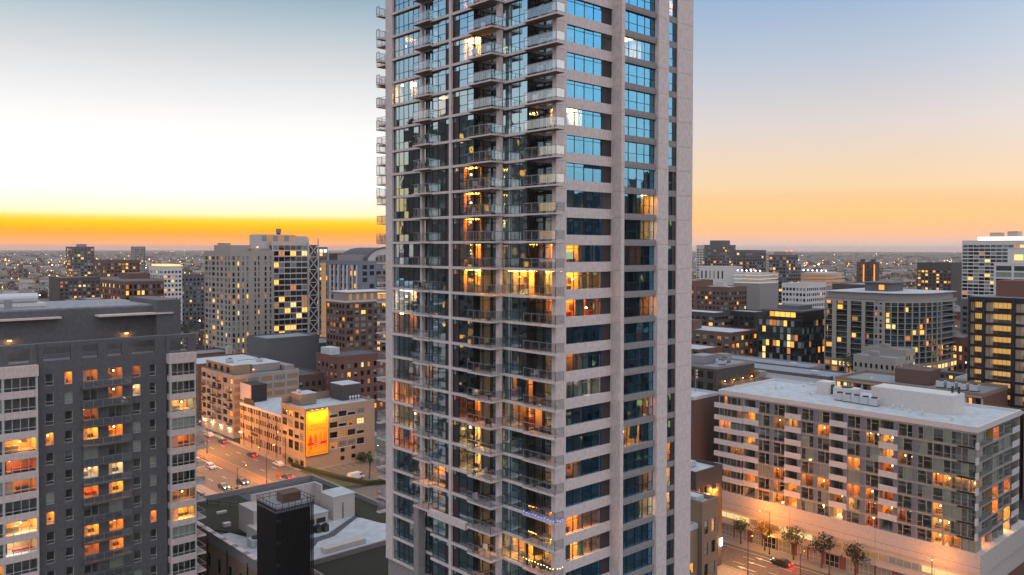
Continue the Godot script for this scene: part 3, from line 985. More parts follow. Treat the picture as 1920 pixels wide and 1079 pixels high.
# ---------------------------------------------------------------- grey apartment block beside the avenue
func grey_block():
	var t := thing("apartment_block", "grey concrete apartment block with bow windows and a column of glazed balconies", "apartment block", Vector3(40, 0, -140))
	var zs := -133.0
	rng.seed = 7
	# setback core and lower storeys
	box_part(t, "body", M.concrete_grey, Vector3(18, 0, -160), Vector3(52.0, 53.0, zs - 3.6))
	var f := face_s(29.9, zs, 0.0)
	var nrow := 14
	var rows := []
	for k in range(nrow - 1, -1, -1):
		rows.append([50.1 - 2.87 * k, 51.9 - 2.87 * k])
	var cols := [[1.1, 2.2], [3.6, 4.7], [6.1, 8.2], [9.6, 11.7], [13.1, 14.3], [15.6, 16.6]]
	var g := Geo.new()
	hole_wall(g, f, M.concrete_grey, 18.2, 53.3, cols, rows, 0.25)
	put(g, "wall", t)
	var special := {"2,10": "lit_gold:0", "3,10": "lit_amber:1", "2,8": "lit_white:1", "3,8": "lit_white:0", "2,7": "lit_amber:2", "3,7": "lit_gold:0", "2,5": "lit_gold:0", "3,5": "lit_amber:1", "2,4": "lit_ember:1", "3,4": "lit_amber:0", "0,10": "lit_gold:1", "0,6": "lit_gold:0", "1,13": "lit_amber:0", "4,12": "lit_white:1", "4,13": "lit_dim:2", "0,13": "dark", "2,13": "lit_dim:0", "3,13": "lit_dim:1", "3,12": "lit_dim:1", "5,5": "lit_amber:0", "5,10": "dark", "2,12": "dark", "2,11": "lit_dim:2"}
	for i in cols.size():
		for j in nrow:
			var va: String = special.get("%d,%d" % [i, j], pick(0.0))
			var c = cols[i]
			var r = rows[j]
			var st := "door" if i == 2 or i == 3 else "sash"
			place(win(snappedf(c[1] - c[0], 0.01), 1.8, st, va), "window", t, spot_of(f, c[0], r[0], -0.19))
	# top terrace arcade
	var tw := [[0.9, 4.5], [6.0, 8.2], [9.5, 11.6], [13.0, 16.5]]
	g = Geo.new()
	hole_wall(g, face_s(29.9, zs, 53.3), M.concrete_grey, 18.2, 2.95, tw, [[0.35, 2.4]], 0.5)
	put(g, "terrace_wall", t)
	for c in tw:
		g = Geo.new()
		for k in 5:
			g.fbox(face_s(29.9, zs, 53.3), M.metal_grey, c[0], c[1], 0.5 + 0.2 * k, 0.54 + 0.2 * k, -0.3, -0.26)
		var rl := put(g, "terrace_railing", t)
		tag(rl, "", "", "", "stuff")
	box_part(t, "terrace_floor", M.grey_roof, Vector3(18, 53.0, -160), Vector3(52.6, 53.28, zs - 0.55))
	# corner bays of the terrace
	g = Geo.new()
	hole_wall(g, face_s(48.1, zs + 0.3, 53.3), M.concrete_grey, 4.6, 2.95, [[0.5, 3.3]], [[0.35, 2.4]], 0.5)
	put(g, "terrace_wall", t)
	g = Geo.new()
	hole_wall(g, face_s(20.0, zs + 0.3, 53.3), M.concrete_grey, 9.9, 2.95, [[1.0, 4.6], [6.4, 9.0]], [[0.35, 2.4]], 0.5)
	put(g, "terrace_wall", t)
	# bow-window stacks
	for bx in [[20.0, 29.8, [[5.6, 9.6]]], [48.2, 52.3, [[0.25, 3.95]]]]:
		var x0: float = bx[0]
		var fb := face_s(x0, -131.8, 0.0)
		for k in nrow:
			var y := 49.9 - 2.87 * k
			g = Geo.new()
			g.box(M.concrete, Vector3(x0, y - 0.93, -133.0), Vector3(bx[1], y, -131.8))
			put(g, "spandrel", t)
			for c in bx[2]:
				var va := pick(0.0)
				var key := "%s%d" % ["L" if x0 < 30 else "R", k]
				va = {"L3": "lit_gold:1", "L4": "lit_ember:2", "L5": "lit_dim:0", "L7": "lit_cream:1", "L8": "lit_white:2", "R2": "lit_cream:1", "R4": "lit_ember:0", "R8": "lit_gold:0", "R0": "dark", "R1": "dark", "R7": "lit_dim:1", "L0": "dark", "L1": "dark", "L2": "dark", "L6": "dark"}.get(key, va)
				place(win(snappedf(c[1] - c[0], 0.01), 1.94, "bow", va), "window", t, spot_of(fb, c[0], y, -0.1))
				if x0 < 30:
					place(win(4.0, 1.94, "bow", pick(0.15)), "window", t, spot_of(fb, 1.4, y, -0.1))
			g = Geo.new()
			for e in ([[0.0, 1.4], [5.4, 5.6], [9.6, 9.8]] if x0 < 30 else [[0.0, 0.25], [3.95, 4.1]]):
				g.fbox(fb, M.frame_pale, e[0], e[1], y, y + 1.94, -0.25, 0.0)
			put(g, "mullion_post", t)
		g = Geo.new()
		g.box(M.concrete, Vector3(x0 - 0.1, 51.84, -133.0), Vector3(bx[1] + 0.1, 53.4, -131.7))
		put(g, "spandrel", t)
	box_part(t, "shadow_joint", M.concrete_grey, Vector3(47.6, 0, -133.4), Vector3(48.1, 53.0, -133.05))
	# balconies
	for k in nrow:
		var y := 49.45 - 2.87 * k
		g = Geo.new()
		g.box(M.concrete_grey, Vector3(35.7, y - 0.25, zs), Vector3(42.4, y, zs + 1.35))
		var b := put(g, "balcony", t)
		var r := Geo.new()
		var gl := Geo.new()
		r.bar(M.metal_grey, Vector3(35.75, y + 0.98, zs + 1.3), Vector3(42.35, y + 0.98, zs + 1.3), 0.025)
		for x in [35.75, 42.35]:
			r.bar(M.metal_grey, Vector3(x, y + 0.98, zs), Vector3(x, y + 0.98, zs + 1.3), 0.025)
			gl.box(M.glass_rail, Vector3(x - 0.006, y + 0.1, zs + 0.05), Vector3(x + 0.006, y + 0.94, zs + 1.25))
		for i in 6:
			var x := 35.75 + 1.32 * i
			r.box(M.metal_grey, Vector3(x - 0.025, y, zs + 1.28), Vector3(x + 0.025, y + 0.96, zs + 1.32))
			if i < 5:
				gl.box(M.glass_rail, Vector3(x + 0.05, y + 0.1, zs + 1.294), Vector3(x + 1.27, y + 0.94, zs + 1.306))
		put(r, "railing", b)
		put(gl, "glass_panel", b)
		# balconies round the corner, on the flank
		if k > 2:
			g = Geo.new()
			g.box(M.concrete, Vector3(52.4, y - 0.25, -136.0), Vector3(54.0, y, -132.2))
			b = put(g, "balcony", t)
			r = Geo.new()
			r.bar(M.metal_grey, Vector3(53.95, y + 1.0, -135.9), Vector3(53.95, y + 1.0, -132.25), 0.03)
			r.bar(M.metal_grey, Vector3(52.4, y + 1.0, -132.25), Vector3(53.95, y + 1.0, -132.25), 0.03)
			r.box(M.glass_rail, Vector3(52.45, y + 0.08, -132.26), Vector3(53.9, y + 0.96, -132.24))
			put(r, "railing", b)
	box_part(t, "flank_wall", M.concrete_grey, Vector3(52.0, 0, -160), Vector3(52.39, 53.0, -132.0))
	# penthouse with slab canopies
	box_part(t, "penthouse", M.concrete_grey, Vector3(16, 53.2, -158), Vector3(48.9, 60.6, -139.0))
	box_part(t, "penthouse_roof", M.grey_roof, Vector3(16, 60.6, -158), Vector3(48.9, 60.85, -139.0))
	box_part(t, "stair_tower", M.concrete_grey, Vector3(48.1, 53.2, -150), Vector3(51.9, 61.6, -137.0))
	box_part(t, "canopy", M.concrete, Vector3(16, 59.35, -139.0), Vector3(34.4, 59.6, -137.6))
	box_part(t, "canopy", M.concrete, Vector3(39.4, 59.35, -139.0), Vector3(50.6, 59.6, -136.6))
	box_part(t, "flue", M.metal_grey, Vector3(27.6, 60.85, -141.4), Vector3(28.5, 62.3, -140.6))
	wall_lamp(Vector3(27.7, 56.5, -138.9), Vector3(0, 0, 1), "glowing wall lamp on the penthouse by the roof canopy end", M.lamp_orange, Color(1, 0.7, 0.35), 1.6, "", 0.28)
	wall_lamp(Vector3(43.9, 56.5, -138.9), Vector3(0, 0, 1), "glowing wall lamp on the penthouse near the stair tower", M.lamp_orange, Color(1, 0.7, 0.35), 1.6, "", 0.28)
	# air duct on the penthouse roof
	var d := thing("roof_duct", "long pale air duct with a box plenum on the grey apartment roof", "duct", Vector3(26, 60.85, -146))
	g = Geo.new()
	g.tube(M.metal_pale, Vector3(18, 62.2, -146), Vector3(33.0, 62.2, -146), 0.75, 0.75, 14)
	put(g, "duct", d)
	box_part(d, "plenum", M.white_panel, Vector3(20, 60.9, -148), Vector3(34, 61.4, -144.5))

# ---------------------------------------------------------------- pale condominium slab on its podium
func condo():
	var t := thing("condominium", "long pale condominium slab with green glass windows and white balcony fronts on a podium", "apartment block", Vector3(187, 0, -86))
	rng.seed = 21
	var x := 174.0
	var f := face_w(x, -115.0, 0.0)
	var P := 2.955
	box_part(t, "body", M.beige_concrete, Vector3(x + 5.0, 10.9, -114.9), Vector3(199, 34.9, -60.6))
	# slab edges, party fins
	for k in 9:
		var y := 34.62 - P * k
		var g := Geo.new()
		g.fbox(f, M.beige_concrete, 0.05, 57.95, y - 0.33, y, -5.0, -0.05)
		put(g, "floor_slab", t)
	var units := [[10.9, 13.75], [14.75, 17.6], [21.65, 24.55], [25.5, 28.3], [32.2, 35.1], [36.3, 39.1], [43.0, 45.9], [46.9, 49.8]]
	var slate := [[13.78, 14.72], [24.58, 25.47], [35.13, 36.27], [45.93, 46.87], [20.6, 21.6], [9.9, 10.85], [31.3, 32.15], [42.0, 42.95]]
	var logg := [[6.95, 9.88], [17.65, 20.58], [28.35, 31.28], [39.15, 41.98]]
	var spec := {}
	for s in [["3,1", "lit_gold:1"], ["1,6", "lit_amber:0"], ["1,7", "lit_gold:2"], ["5,0", "dark"], ["3,5", "lit_gold:1"], ["3,8", "lit_amber:0"], ["3,7", "dark"], ["1,1", "lit_dim:1"], ["5,1", "lit_cream:2"], ["4,6", "lit_cream:0"], ["5,6", "lit_ember:2"], ["5,5", "lit_amber:1"], ["6,6", "lit_ember:2"], ["4,5", "lit_amber:0"], ["1,5", "lit_amber:2"], ["6,2", "lit_dim:1"]]:
		spec[s[0]] = s[1]
	for k in 8:
		var y1 := 34.62 - P * k - 0.34
		var y0 := y1 - 2.6
		for i in units.size():
			var u = units[i]
			var w: float = u[1] - u[0]
			var flip := (i + k) % 2 == 0
			var a: float = snappedf(w * 0.62, 0.01)
			var b := snappedf(w - a, 0.01)
			var va: String = spec.get("%d,%d" % [i, k], pick(0.05))
			var va2: String = va if va.begins_with("lit") else pick(0.03)
			if flip:
				place(win(a, 2.58, "condo_a", va), "window", t, spot_of(f, u[0], y0 + 0.01, -0.1))
				place(win(b, 2.58, "condo_b", va2), "window", t, spot_of(f, u[0] + a, y0 + 0.01, -0.1))
			else:
				place(win(b, 2.58, "condo_b", va2), "window", t, spot_of(f, u[0], y0 + 0.01, -0.1))
				place(win(a, 2.58, "condo_a", va), "window", t, spot_of(f, u[0] + b, y0 + 0.01, -0.1))
		for s in slate:
			var g := Geo.new()
			g.fbox(f, M.panel_slate, s[0], s[1], y0, y1, -0.3, -0.12)
			put(g, "slate_panel", t)
		# strip windows at the two ends
		for c in [[0.1, 1.45], [1.5, 2.3], [2.35, 3.3], [3.35, 5.0], [5.05, 6.0], [6.05, 6.9]]:
			var va := pick(0.06)
			if k == 2 and c[0] < 3.0: va = "lit_amber:1"
			if k == 4 and c[0] > 3.0: va = "lit_dim:1"
			if k == 6 and c[0] < 3.0: va = "lit_dim:2"
			place(win(snappedf(c[1] - c[0], 0.01), 2.58, "condo_strip", va), "window", t, spot_of(f, c[0], y0 + 0.01, -0.15))
		for c in [[49.9, 51.8], [51.85, 53.2], [53.25, 55.2], [55.25, 56.4], [56.45, 57.9]]:
			var va := pick(0.05)
			if k == 3: va = ["lit_cream:1", "lit_gold:2", "lit_gold:1"][int(c[0]) % 3]
			if k == 7 and c[0] < 55.0: va = "lit_gold:" + str(int(c[0]) % 3)
			if k == 6 and c[0] < 52.0: va = "lit_cream:1"
			place(win(snappedf(c[1] - c[0], 0.01), 2.58, "condo_a" if int(c[0]) % 2 == 0 else "condo_b", va), "window", t, spot_of(f, c[0], y0 + 0.01, -0.1))
		# loggias: side walls, back glazing, white front
		for i in logg.size():
			var l = logg[i]
			var g := Geo.new()
			g.fbox(f, M.beige_concrete, l[0], l[0] + 0.12, y0, y1, -1.6, -0.05)
			put(g, "loggia_wall", t)
			var va: String = {"0,1": "lit_gold:0", "0,3": "lit_cream:1", "0,6": "lit_amber:0", "1,1": "lit_cream:2", "1,6": "lit_gold:1", "1,7": "lit_amber:0", "2,6": "lit_dim:1", "2,7": "lit_cream:0", "3,1": "lit_cream:1", "3,2": "lit_cream:0", "3,3": "lit_ember:1", "3,5": "lit_ember:2", "3,6": "lit_amber:1"}.get("%d,%d" % [i, k], "dark")
			place(win(snappedf(l[1] - l[0] - 0.14, 0.01), 2.5, "door", va), "window", t, spot_of(f, l[0] + 0.13, y0 + 0.02, -1.55))
			if k < 7:
				g = Geo.new()
				g.fbox(f, M.white_panel, l[0] - 0.1, l[1] + 0.98, y0 - 0.3, y0 + 1.0, 0.0, 0.14)
				put(g, "balcony_front", t)
		if k < 7:
			var g := Geo.new()
			g.fbox(f, M.white_panel, -1.0, 6.83, y0 - 0.3, y0 + 0.85, 0.0, 0.5)
			put(g, "balcony_front", t)
	var g := Geo.new()
	for a in [0.05, 49.85, 57.95]:
		g = Geo.new()
		g.fbox(f, M.beige_concrete, a - 0.05, a + 0.04, 10.9, 34.3, -0.4, -0.02)
		put(g, "fin", t)
	# right flank with glass-fronted corner loggias
	var fs := face_s(x, -57.0, 0.0)
	for k in 8:
		var y1 := 34.62 - P * k - 0.34
		var y0 := y1 - 2.6
		g = Geo.new()
		g.fbox(fs, M.beige_concrete, 0.05, 24.9, y0 - 0.35, y0 - 0.01, -3.6, -0.03)
		put(g, "floor_slab", t)
		place(win(7.2, 2.56, "bow", pick(0.2) if k != 7 else "lit_amber:1"), "window", t, spot_of(fs, 1.0, y0 + 0.01, -1.2))
		if k < 7:
			g = Geo.new()
			g.fbox(fs, M.glass_rail, 1.0, 8.4, y0 + 0.05, y0 + 1.02, 0.02, 0.05)
			g.fbox(fs, M.metal_grey, 0.9, 8.45, y0 + 1.03, y0 + 1.09, 0.0, 0.07)
			put(g, "glass_front", t)
			g = Geo.new()
			g.fbox(fs, M.white_panel, -0.3, 0.85, y0 - 0.3, y0 + 1.0, -0.2, 0.12)
			put(g, "balcony_front", t)
		place(win(3.4, 2.56, "condo_a", pick(0.12)), "window", t, spot_of(fs, 9.2, y0 + 0.01, -0.2))
		place(win(2.6, 2.56, "condo_b", pick(0.12)), "window", t, spot_of(fs, 12.7, y0 + 0.01, -0.2))
		place(win(4.0, 2.56, "condo_a", pick(0.2)), "window", t, spot_of(fs, 16.0, y0 + 0.01, -0.2))
		g = Geo.new()
		g.fbox(fs, M.panel_slate, 15.35, 15.95, y0, y1, -0.3, -0.1)
		put(g, "slate_panel", t)
		g = Geo.new()
		g.fbox(fs, M.white_panel, 20.4, 24.9, y0 - 0.3, y0 + 1.0, 0.0, 0.12)
		put(g, "balcony_front", t)
		place(win(4.2, 2.5, "door", pick(0.15)), "window", t, spot_of(fs, 20.5, y0 + 0.02, -1.4))
	g = Geo.new()
	g.box(M.beige_concrete, Vector3(199.0, 10.9, -114.8), Vector3(199.4, 34.9, -57.1))
	put(g, "end_wall", t)
	# roof and parapet
	g = Geo.new()
	g.box(M.white_roof, Vector3(174.3, 34.6, -114.7), Vector3(199.7, 35.25, -57.3))
	put(g, "roof", t)
	g = Geo.new()
	parapet_ring(g, M.white_panel, 173.92, 200.0, -115.1, -56.9, 34.63, 35.75, 0.45)
	put(g, "parapet", t)
	box_part(t, "penthouse", M.white_panel, Vector3(185.9, 35.25, -82.8), Vector3(192.0, 39.2, -65.5))
	for k in 2:
		box_part(t, "flue", M.metal_dark, Vector3(190.2, 39.2, -67.6 + k * 1.3), Vector3(190.6, 40.6, -67.2 + k * 1.3))
	# stair head and plant
	box_part(t, "stair_head", M.white_panel, Vector3(189.0, 35.25, -97.6), Vector3(192.6, 38.2, -94.6))
	box_part(t, "stair_door", M.frame_dark, Vector3(190.2, 35.3, -94.6), Vector3(191.9, 37.6, -94.52))
	# podium
	box_part(t, "podium", M.concrete_pale, Vector3(173.9, 7.2, -115.0), Vector3(203.0, 11.25, -55.9))
	box_part(t, "podium", M.concrete_pale, Vector3(174.3, 3.2, -114.9), Vector3(203.0, 7.19, -56.2))
	g = Geo.new()
	parapet_ring(g, M.concrete_pale, 173.9, 203.0, -115.0, -55.9, 11.25, 11.9, 0.3)
	for a in [0.01, 19.0, 38.5, 58.9]:
		box_part(t, "podium_joint", M.concrete_dark, Vector3(173.86, 3.4, -115.0 + a), Vector3(173.9, 11.2, -114.94 + a))
	box_part(t, "podium_ledge", M.concrete_dark, Vector3(173.84, 8.5, -114.9), Vector3(173.9, 8.56, -56.0))
	# lit ribbon windows of the podium
	var bands := [[0.4, 8.6, "lit_cream"], [9.0, 16.2, "lit_dim"], [16.6, 24.6, "lit_cream"], [25.0, 33.6, "lit_dim"], [34.0, 41.0, "lit_dim"], [41.4, 47.5, "blind_pale"], [48.0, 57.8, "lit_cream"]]
	for b in bands:
		g = Geo.new()
		g.fbox(f, M[b[2]], b[0], b[1], 4.95, 6.1, -0.02, 0.03)
		put(g, "ribbon_window", t)
		g = Geo.new()
		g.fbox(f, M.glass_clear, b[0], b[1], 4.95, 6.1, 0.1, 0.12)
		for i in 5:
			g.fbox(f, M.frame_pale, lerpf(b[0], b[1], i / 4.0) - 0.05, lerpf(b[0], b[1], i / 4.0) + 0.05, 4.9, 6.15, 0.05, 0.16)
		var gg := put(g, "ribbon_glazing", t)
		tag(gg, "", "", "", "stuff")
	# shopfronts
	box_part(t, "shop_wall", M.red_brick, Vector3(174.9, 0, -114.8), Vector3(203.0, 3.19, -56.3))
	var a := 0.5
	var i := 0
	while a < 56.0:
		var w := 3.2 if i % 3 != 2 else 2.2
		place(win(w, 2.75, "triple", "blind" if i % 4 != 3 else "dark"), "shopfront", t, spot_of(f, a, 0.15, -0.85))
		a += w + (0.6 if i % 3 != 1 else 1.6)
		i += 1
	place(win(4.0, 2.6, "triple", "lit_gold:1"), "shopfront", t, spot_of(f, 44.2, 0.2, -0.6))
	# rooftop things
	var n := 0
	for p in [[186.5, -106.9], [188.9, -106.6], [195.5, -104.4], [197.6, -103.4], [186.9, -98.2], [185.2, -97.0], [192.0, -98.9], [194.4, -91.5], [181.0, -72.6], [180.6, -69.8], [179.6, -63.6], [183.6, -77.0], [183.0, -75.0]]:
		vent(p[0], p[1], 35.25, 0.9 if n % 3 else 1.2, 0.34, "pale condominium roof")
		n += 1
	for k in 5:
		roof_unit(184.6 - k * 0.25, -89.6 + k * 2.1, 35.25, 2.0, 1.9, 1.7, "grey boxy air unit in the row on the pale condominium roof")
	roof_unit(189.5, -90.3, 35.25, 3.6, 5.0, 2.3, "large pale air handler behind the row of units on the condominium roof", M.white_panel)

# ---------------------------------------------------------------- buildings beside the near street
func near_right():
	rng.seed = 33
	block("brick_warehouse", "plain dark brown brick warehouse with a white roof beside the pale condominium", 172.0, 183.0, -150, -121, 0, 33, {"mat": M.brown_brick, "roof": M.white_roof, "cap": M.white_roof, "par": 0.3})
	var t := block("brick_building", "black painted brick building with an amber floodlit side wall", 148.0, 157.8, -132, -103.3, 0, 22, {"mat": M.dark_brick, "roof": M.white_roof, "cap": M.dark_brick,
		"S": {"cols": [[1.0, 1.8], [3.0, 3.9], [5.2, 6.1], [7.4, 8.3]], "rows": [[3.0, 5.0], [7.5, 9.4], [17.2, 18.7]], "style": "plain", "lit": 0.25}})
	box_part(t, "roof_box", M.metal_pale, Vector3(151.5, 22, -110), Vector3(154, 23.1, -107.5))
	for p in [[149.4, 16.9], [152.0, 17.2], [154.8, 17.6]]:
		wall_lamp(Vector3(p[0], p[1], -103.28), Vector3(0, 0, 1), "floodlight glowing on the side wall of the black brick building", M.lamp_orange, Color(1.0, 0.62, 0.2), 60.0 if p[0] > 151 else 20.0, "floodlights on the black brick building", 0.3)
	var s := thing("lit_sign", "white backlit sign box low on the black brick building corner", "sign", Vector3(157.3, 4, -103.2))
	box_part(s, "sign_face", M.lamp_white, Vector3(156.9, 4.6, -103.2), Vector3(157.6, 6.2, -103.0))
	box_part(s, "bracket", M.metal_dark, Vector3(157.1, 6.2, -103.25), Vector3(157.4, 6.5, -103.0))
	lamp_glow(Vector3(157.2, 5.0, -102.2), Color(1.0, 0.85, 0.6), 8.0)
	t = block("brick_building", "tan brick corner building with tall dark sash windows", 137.5, 142.8, -103.0, -94.5, 0, 19.5, {"mat": M.tan_brick, "roof": M.white_roof, "cap": M.tan_brick, "par": 0.7,
		"S": {"cols": [[0.8, 2.0], [3.2, 4.5]], "rows": [[1.2, 3.6], [5.2, 7.6], [9.4, 11.8], [13.6, 16.2]], "style": "plain", "lit": 0.3},
		"W": {"cols": [[1.2, 2.6], [4.4, 5.8]], "rows": [[5.0, 7.2]], "style": "plain", "lit": 0.1}})
	box_part(t, "roof_curb", M.white_roof, Vector3(139, 19.4, -101.5), Vector3(141.6, 20.3, -97))
	block("brick_annexe", "low tan brick annexe with a flat white roof against the corner building", 130.0, 137.3, -103.2, -95.4, 0, 15.4, {"mat": M.tan_brick, "roof": M.white_roof, "cap": M.white_roof,
		"S": {"cols": [[1.2, 2.6], [4.6, 6.0]], "rows": [[2.0, 4.0], [6.4, 8.4]], "style": "plain", "lit": 0.15}})

func street_tree(at: Vector3, h: float, spread: float, label: String, leaf, seed_: int, group := ""):
	var t := thing("street_tree", label, "tree", at, group)
	rng.seed = seed_
	var g := Geo.new()
	var tips := []
	var p := at
	var lean := Vector3(rng.randf_range(-0.15, 0.15), 0, rng.randf_range(-0.15, 0.15))
	var k := at + Vector3.UP * h * 0.42 + lean
	g.tube(M.bark, p, k, 0.028 * h, 0.018 * h, 7)
	for i in 7:
		var an := TAU * i / 7.0 + rng.randf_range(-0.3, 0.3)
		var q := k + Vector3(cos(an) * spread * rng.randf_range(0.3, 0.6), h * rng.randf_range(0.15, 0.42), sin(an) * spread * rng.randf_range(0.3, 0.6))
		g.tube(M.bark, k - Vector3.UP * rng.randf_range(0.0, h * 0.12), q, 0.012 * h, 0.004 * h, 5, false)
		tips.append(q)
	tips.append(k + Vector3.UP * h * 0.45)
	put(g, "trunk", t)
	var c := Geo.new()
	for tip in tips:
		var n := 60
		for i in n:
			var d := Vector3(rng.randfn(), rng.randfn() * 0.75, rng.randfn()) * spread * 0.2
			var o: Vector3 = tip + d
			var a := Vector3(rng.randfn(), rng.randfn() * 0.5, rng.randfn()).normalized()
			var b := a.cross(Vector3(rng.randfn(), rng.randfn(), rng.randfn())).normalized()
			var s := h * rng.randf_range(0.018, 0.034)
			c.tri(leaf, o - a * s, o + b * s * 0.9, o + a * s)
			c.tri(leaf, o - a * s, o + a * s, o - b * s * 0.9)
	put(c, "crown", t)

func leaf_mat(called: String, c: Color):
	var m := mat(called, c, 0.8)
	m.backlight_enabled = true
	m.backlight = (c * 0.9).linear_to_srgb()
	m.cull_mode = BaseMaterial3D.CULL_DISABLED

# street lamp: base, pole, arms, heads with their light
func street_lamp(at: Vector3, h: float, arms: Array, label: String, e: float, group: String, c := Color(1.0, 0.60, 0.20)):
	var t := thing("street_lamp", label, "street lamp", at, group)
	var g := Geo.new()
	g.tube(M.metal_dark, at, at + Vector3.UP * 0.8, 0.2, 0.16, 8)
	put(g, "base", t)
	g = Geo.new()
	g.tube(M.metal_dark, at + Vector3.UP * 0.8, at + Vector3.UP * h, 0.1, 0.06, 8)
	put(g, "pole", t)
	for a in arms:
		var d: Vector3 = a
		var k := at + Vector3.UP * (h - 0.5)
		g = Geo.new()
		var last := k
		for i in 5:
			var s := (i + 1) / 5.0
			var q := k + d * s + Vector3.UP * 0.8 * sin(s * PI * 0.5)
			g.tube(M.metal_dark, last, q, 0.04, 0.04, 6)
			last = q
		put(g, "arm", t)
		var n := d.normalized()
		g = Geo.new()
		g.gbox(M.metal_dark, last - n * 0.1 + Vector3(-0.12, -0.02, -0.12), Vector3(0.24, 0, 0), Vector3(0, 0.12, 0), Vector3(0, 0, 0.24))
		put(g, "head", t)
		g = Geo.new()
		g.tube(M.lamp_orange, last + Vector3(0, -0.10, 0), last + Vector3(0, -0.03, 0), 0.12, 0.14, 8)
		put(g, "lens", t)
		lamp_glow(last + Vector3(0, -0.25, 0), c, e * 3.6, 0.2)

# a motor car facing +a; lamps at front and rear
func car(at: Vector3, ang: float, paint: Color, label: String, kind: String, front: float, rear: float):
	var t := thing("car", label, "van" if kind == "van" else "car", at, "vehicles on the avenue" if at.x < 140 else "")
	t.rotation.y = ang
	var key := "car_%.3f_%.3f_%.3f" % [paint.r, paint.g, paint.b]
	var pm = M[key] if M.has(key) else mat(key, paint, 0.3, 0.1)
	pm.clearcoat_enabled = true
	pm.clearcoat = 0.6
	var L := 2.3 if kind != "van" else 2.7
	var w := 0.9 if kind != "van" else 1.0
	var prof: Array
	var cab: Array
	if kind == "van":
		prof = [[-2.7, 0.35], [2.6, 0.35], [2.7, 0.9], [1.9, 1.25], [1.3, 2.1], [-2.6, 2.2], [-2.7, 1.2]]
		cab = [[1.25, 1.3], [1.85, 1.3], [1.3, 2.0], [0.6, 2.0], [0.6, 1.3]]
	elif kind == "suv":
		prof = [[-2.3, 0.35], [2.3, 0.35], [2.35, 0.8], [2.2, 1.0], [1.1, 1.12], [0.5, 1.7], [-1.9, 1.75], [-2.3, 1.1]]
		cab = [[-1.95, 1.15], [1.0, 1.15], [0.5, 1.62], [-1.8, 1.66]]
	else:
		prof = [[-2.3, 0.35], [2.25, 0.35], [2.3, 0.72], [2.1, 0.86], [1.05, 0.98], [0.3, 1.42], [-0.9, 1.44], [-1.7, 1.02], [-2.25, 0.95]]
		cab = [[-1.55, 1.0], [0.95, 1.0], [0.28, 1.36], [-0.85, 1.38]]
	var g := Geo.new()
	extrude(g, pm, prof, w)
	put_local(g, "body", t)
	g = Geo.new()
	extrude(g, M.pane_dark, cab, w + 0.01)
	# windscreen and rear window
	if kind != "van":
		var a: Array = cab[1]; var b: Array = cab[2]
		g.quad(M.pane_dark, Vector3(a[0] + 0.06, a[1] + 0.02, w * 0.82), Vector3(a[0] + 0.06, a[1] + 0.02, -w * 0.82), Vector3(b[0] + 0.06, b[1] + 0.01, -w * 0.75), Vector3(b[0] + 0.06, b[1] + 0.01, w * 0.75))
	put_local(g, "glazing", t)
	for sx in [-1, 1]:
		for sz in [-1, 1]:
			g = Geo.new()
			g.tube(M.metal_dark, Vector3(sx * 1.4, 0.33, sz * (w - 0.2)), Vector3(sx * 1.4, 0.33, sz * (w + 0.02)), 0.33, 0.33, 12)
			put_local(g, "wheel", t)
	for sz in [-1, 1]:
		g = Geo.new()
		g.box(M.lamp_white if front > 0 else M.metal_pale, Vector3(L - 0.06, 0.6, sz * 0.62 - 0.16), Vector3(L + 0.03, 0.76, sz * 0.62 + 0.16))
		put_local(g, "headlight", t)
		g = Geo.new()
		g.box(M.lamp_red if rear > 0 else M.furniture_red, Vector3(-L - 0.04, 0.7, sz * 0.66 - 0.14), Vector3(-L + 0.06, 0.88, sz * 0.66 + 0.14))
		put_local(g, "tail_light", t)
	if front > 0.0:
		var l := SpotLight3D.new()
		l.name = "headlight_beam"
		t.add_child(l)
		l.position = Vector3(L + 0.15, 0.68, 0)
		l.rotation = Vector3(deg_to_rad(-6), -PI / 2, 0)
		l.light_color = Color(1.0, 0.9, 0.7)
		l.light_energy = front
		l.spot_angle = 32
		l.spot_range = 40
		l.spot_attenuation = 2.0
		l.light_size = 0.2
		l.shadow_enabled = true
	if rear > 0.0:
		var l2 := OmniLight3D.new()
		l2.name = "tail_glow"
		t.add_child(l2)
		l2.position = Vector3(-L - 0.3, 0.7, 0)
		l2.light_color = Color(1.0, 0.1, 0.05)
		l2.light_energy = rear
		l2.light_size = 0.2
		l2.omni_range = 20
		l2.omni_attenuation = 2.0
		l2.shadow_enabled = true

func put_local(g: Geo, called: String, t: Node) -> MeshInstance3D:
	var o := MeshInstance3D.new()
	o.name = called
	o.mesh = g.commit()
	t.add_child(o, true)
	return o

func extrude(g: Geo, m, prof: Array, w: float):   # side profile in x,y, extruded over z
	var n := prof.size()
	var poly := PackedVector2Array()
	for q in prof: poly.append(Vector2(q[0], q[1]))
	for i in n:
		var p := poly[i]
		var q := poly[(i + 1) % n]
		var wp := w * (0.86 if p.y > 1.3 else 1.0)
		var wq := w * (0.86 if q.y > 1.3 else 1.0)
		g.quad(m, Vector3(p.x, p.y, wp), Vector3(p.x, p.y, -wp), Vector3(q.x, q.y, -wq), Vector3(q.x, q.y, wq))
	var idx := Geometry2D.triangulate_polygon(poly)
	for i in range(0, idx.size(), 3):
		var a := poly[idx[i]]; var b := poly[idx[i + 1]]; var c := poly[idx[i + 2]]
		if (b - a).cross(c - a) < 0:
			var s := b; b = c; c = s
		var W := func(p: Vector2, sg): return Vector3(p.x, p.y, sg * w * (0.86 if p.y > 1.3 else 1.0))
		g.tri(m, W.call(a, 1), W.call(b, 1), W.call(c, 1))
		g.tri(m, W.call(a, -1), W.call(c, -1), W.call(b, -1))

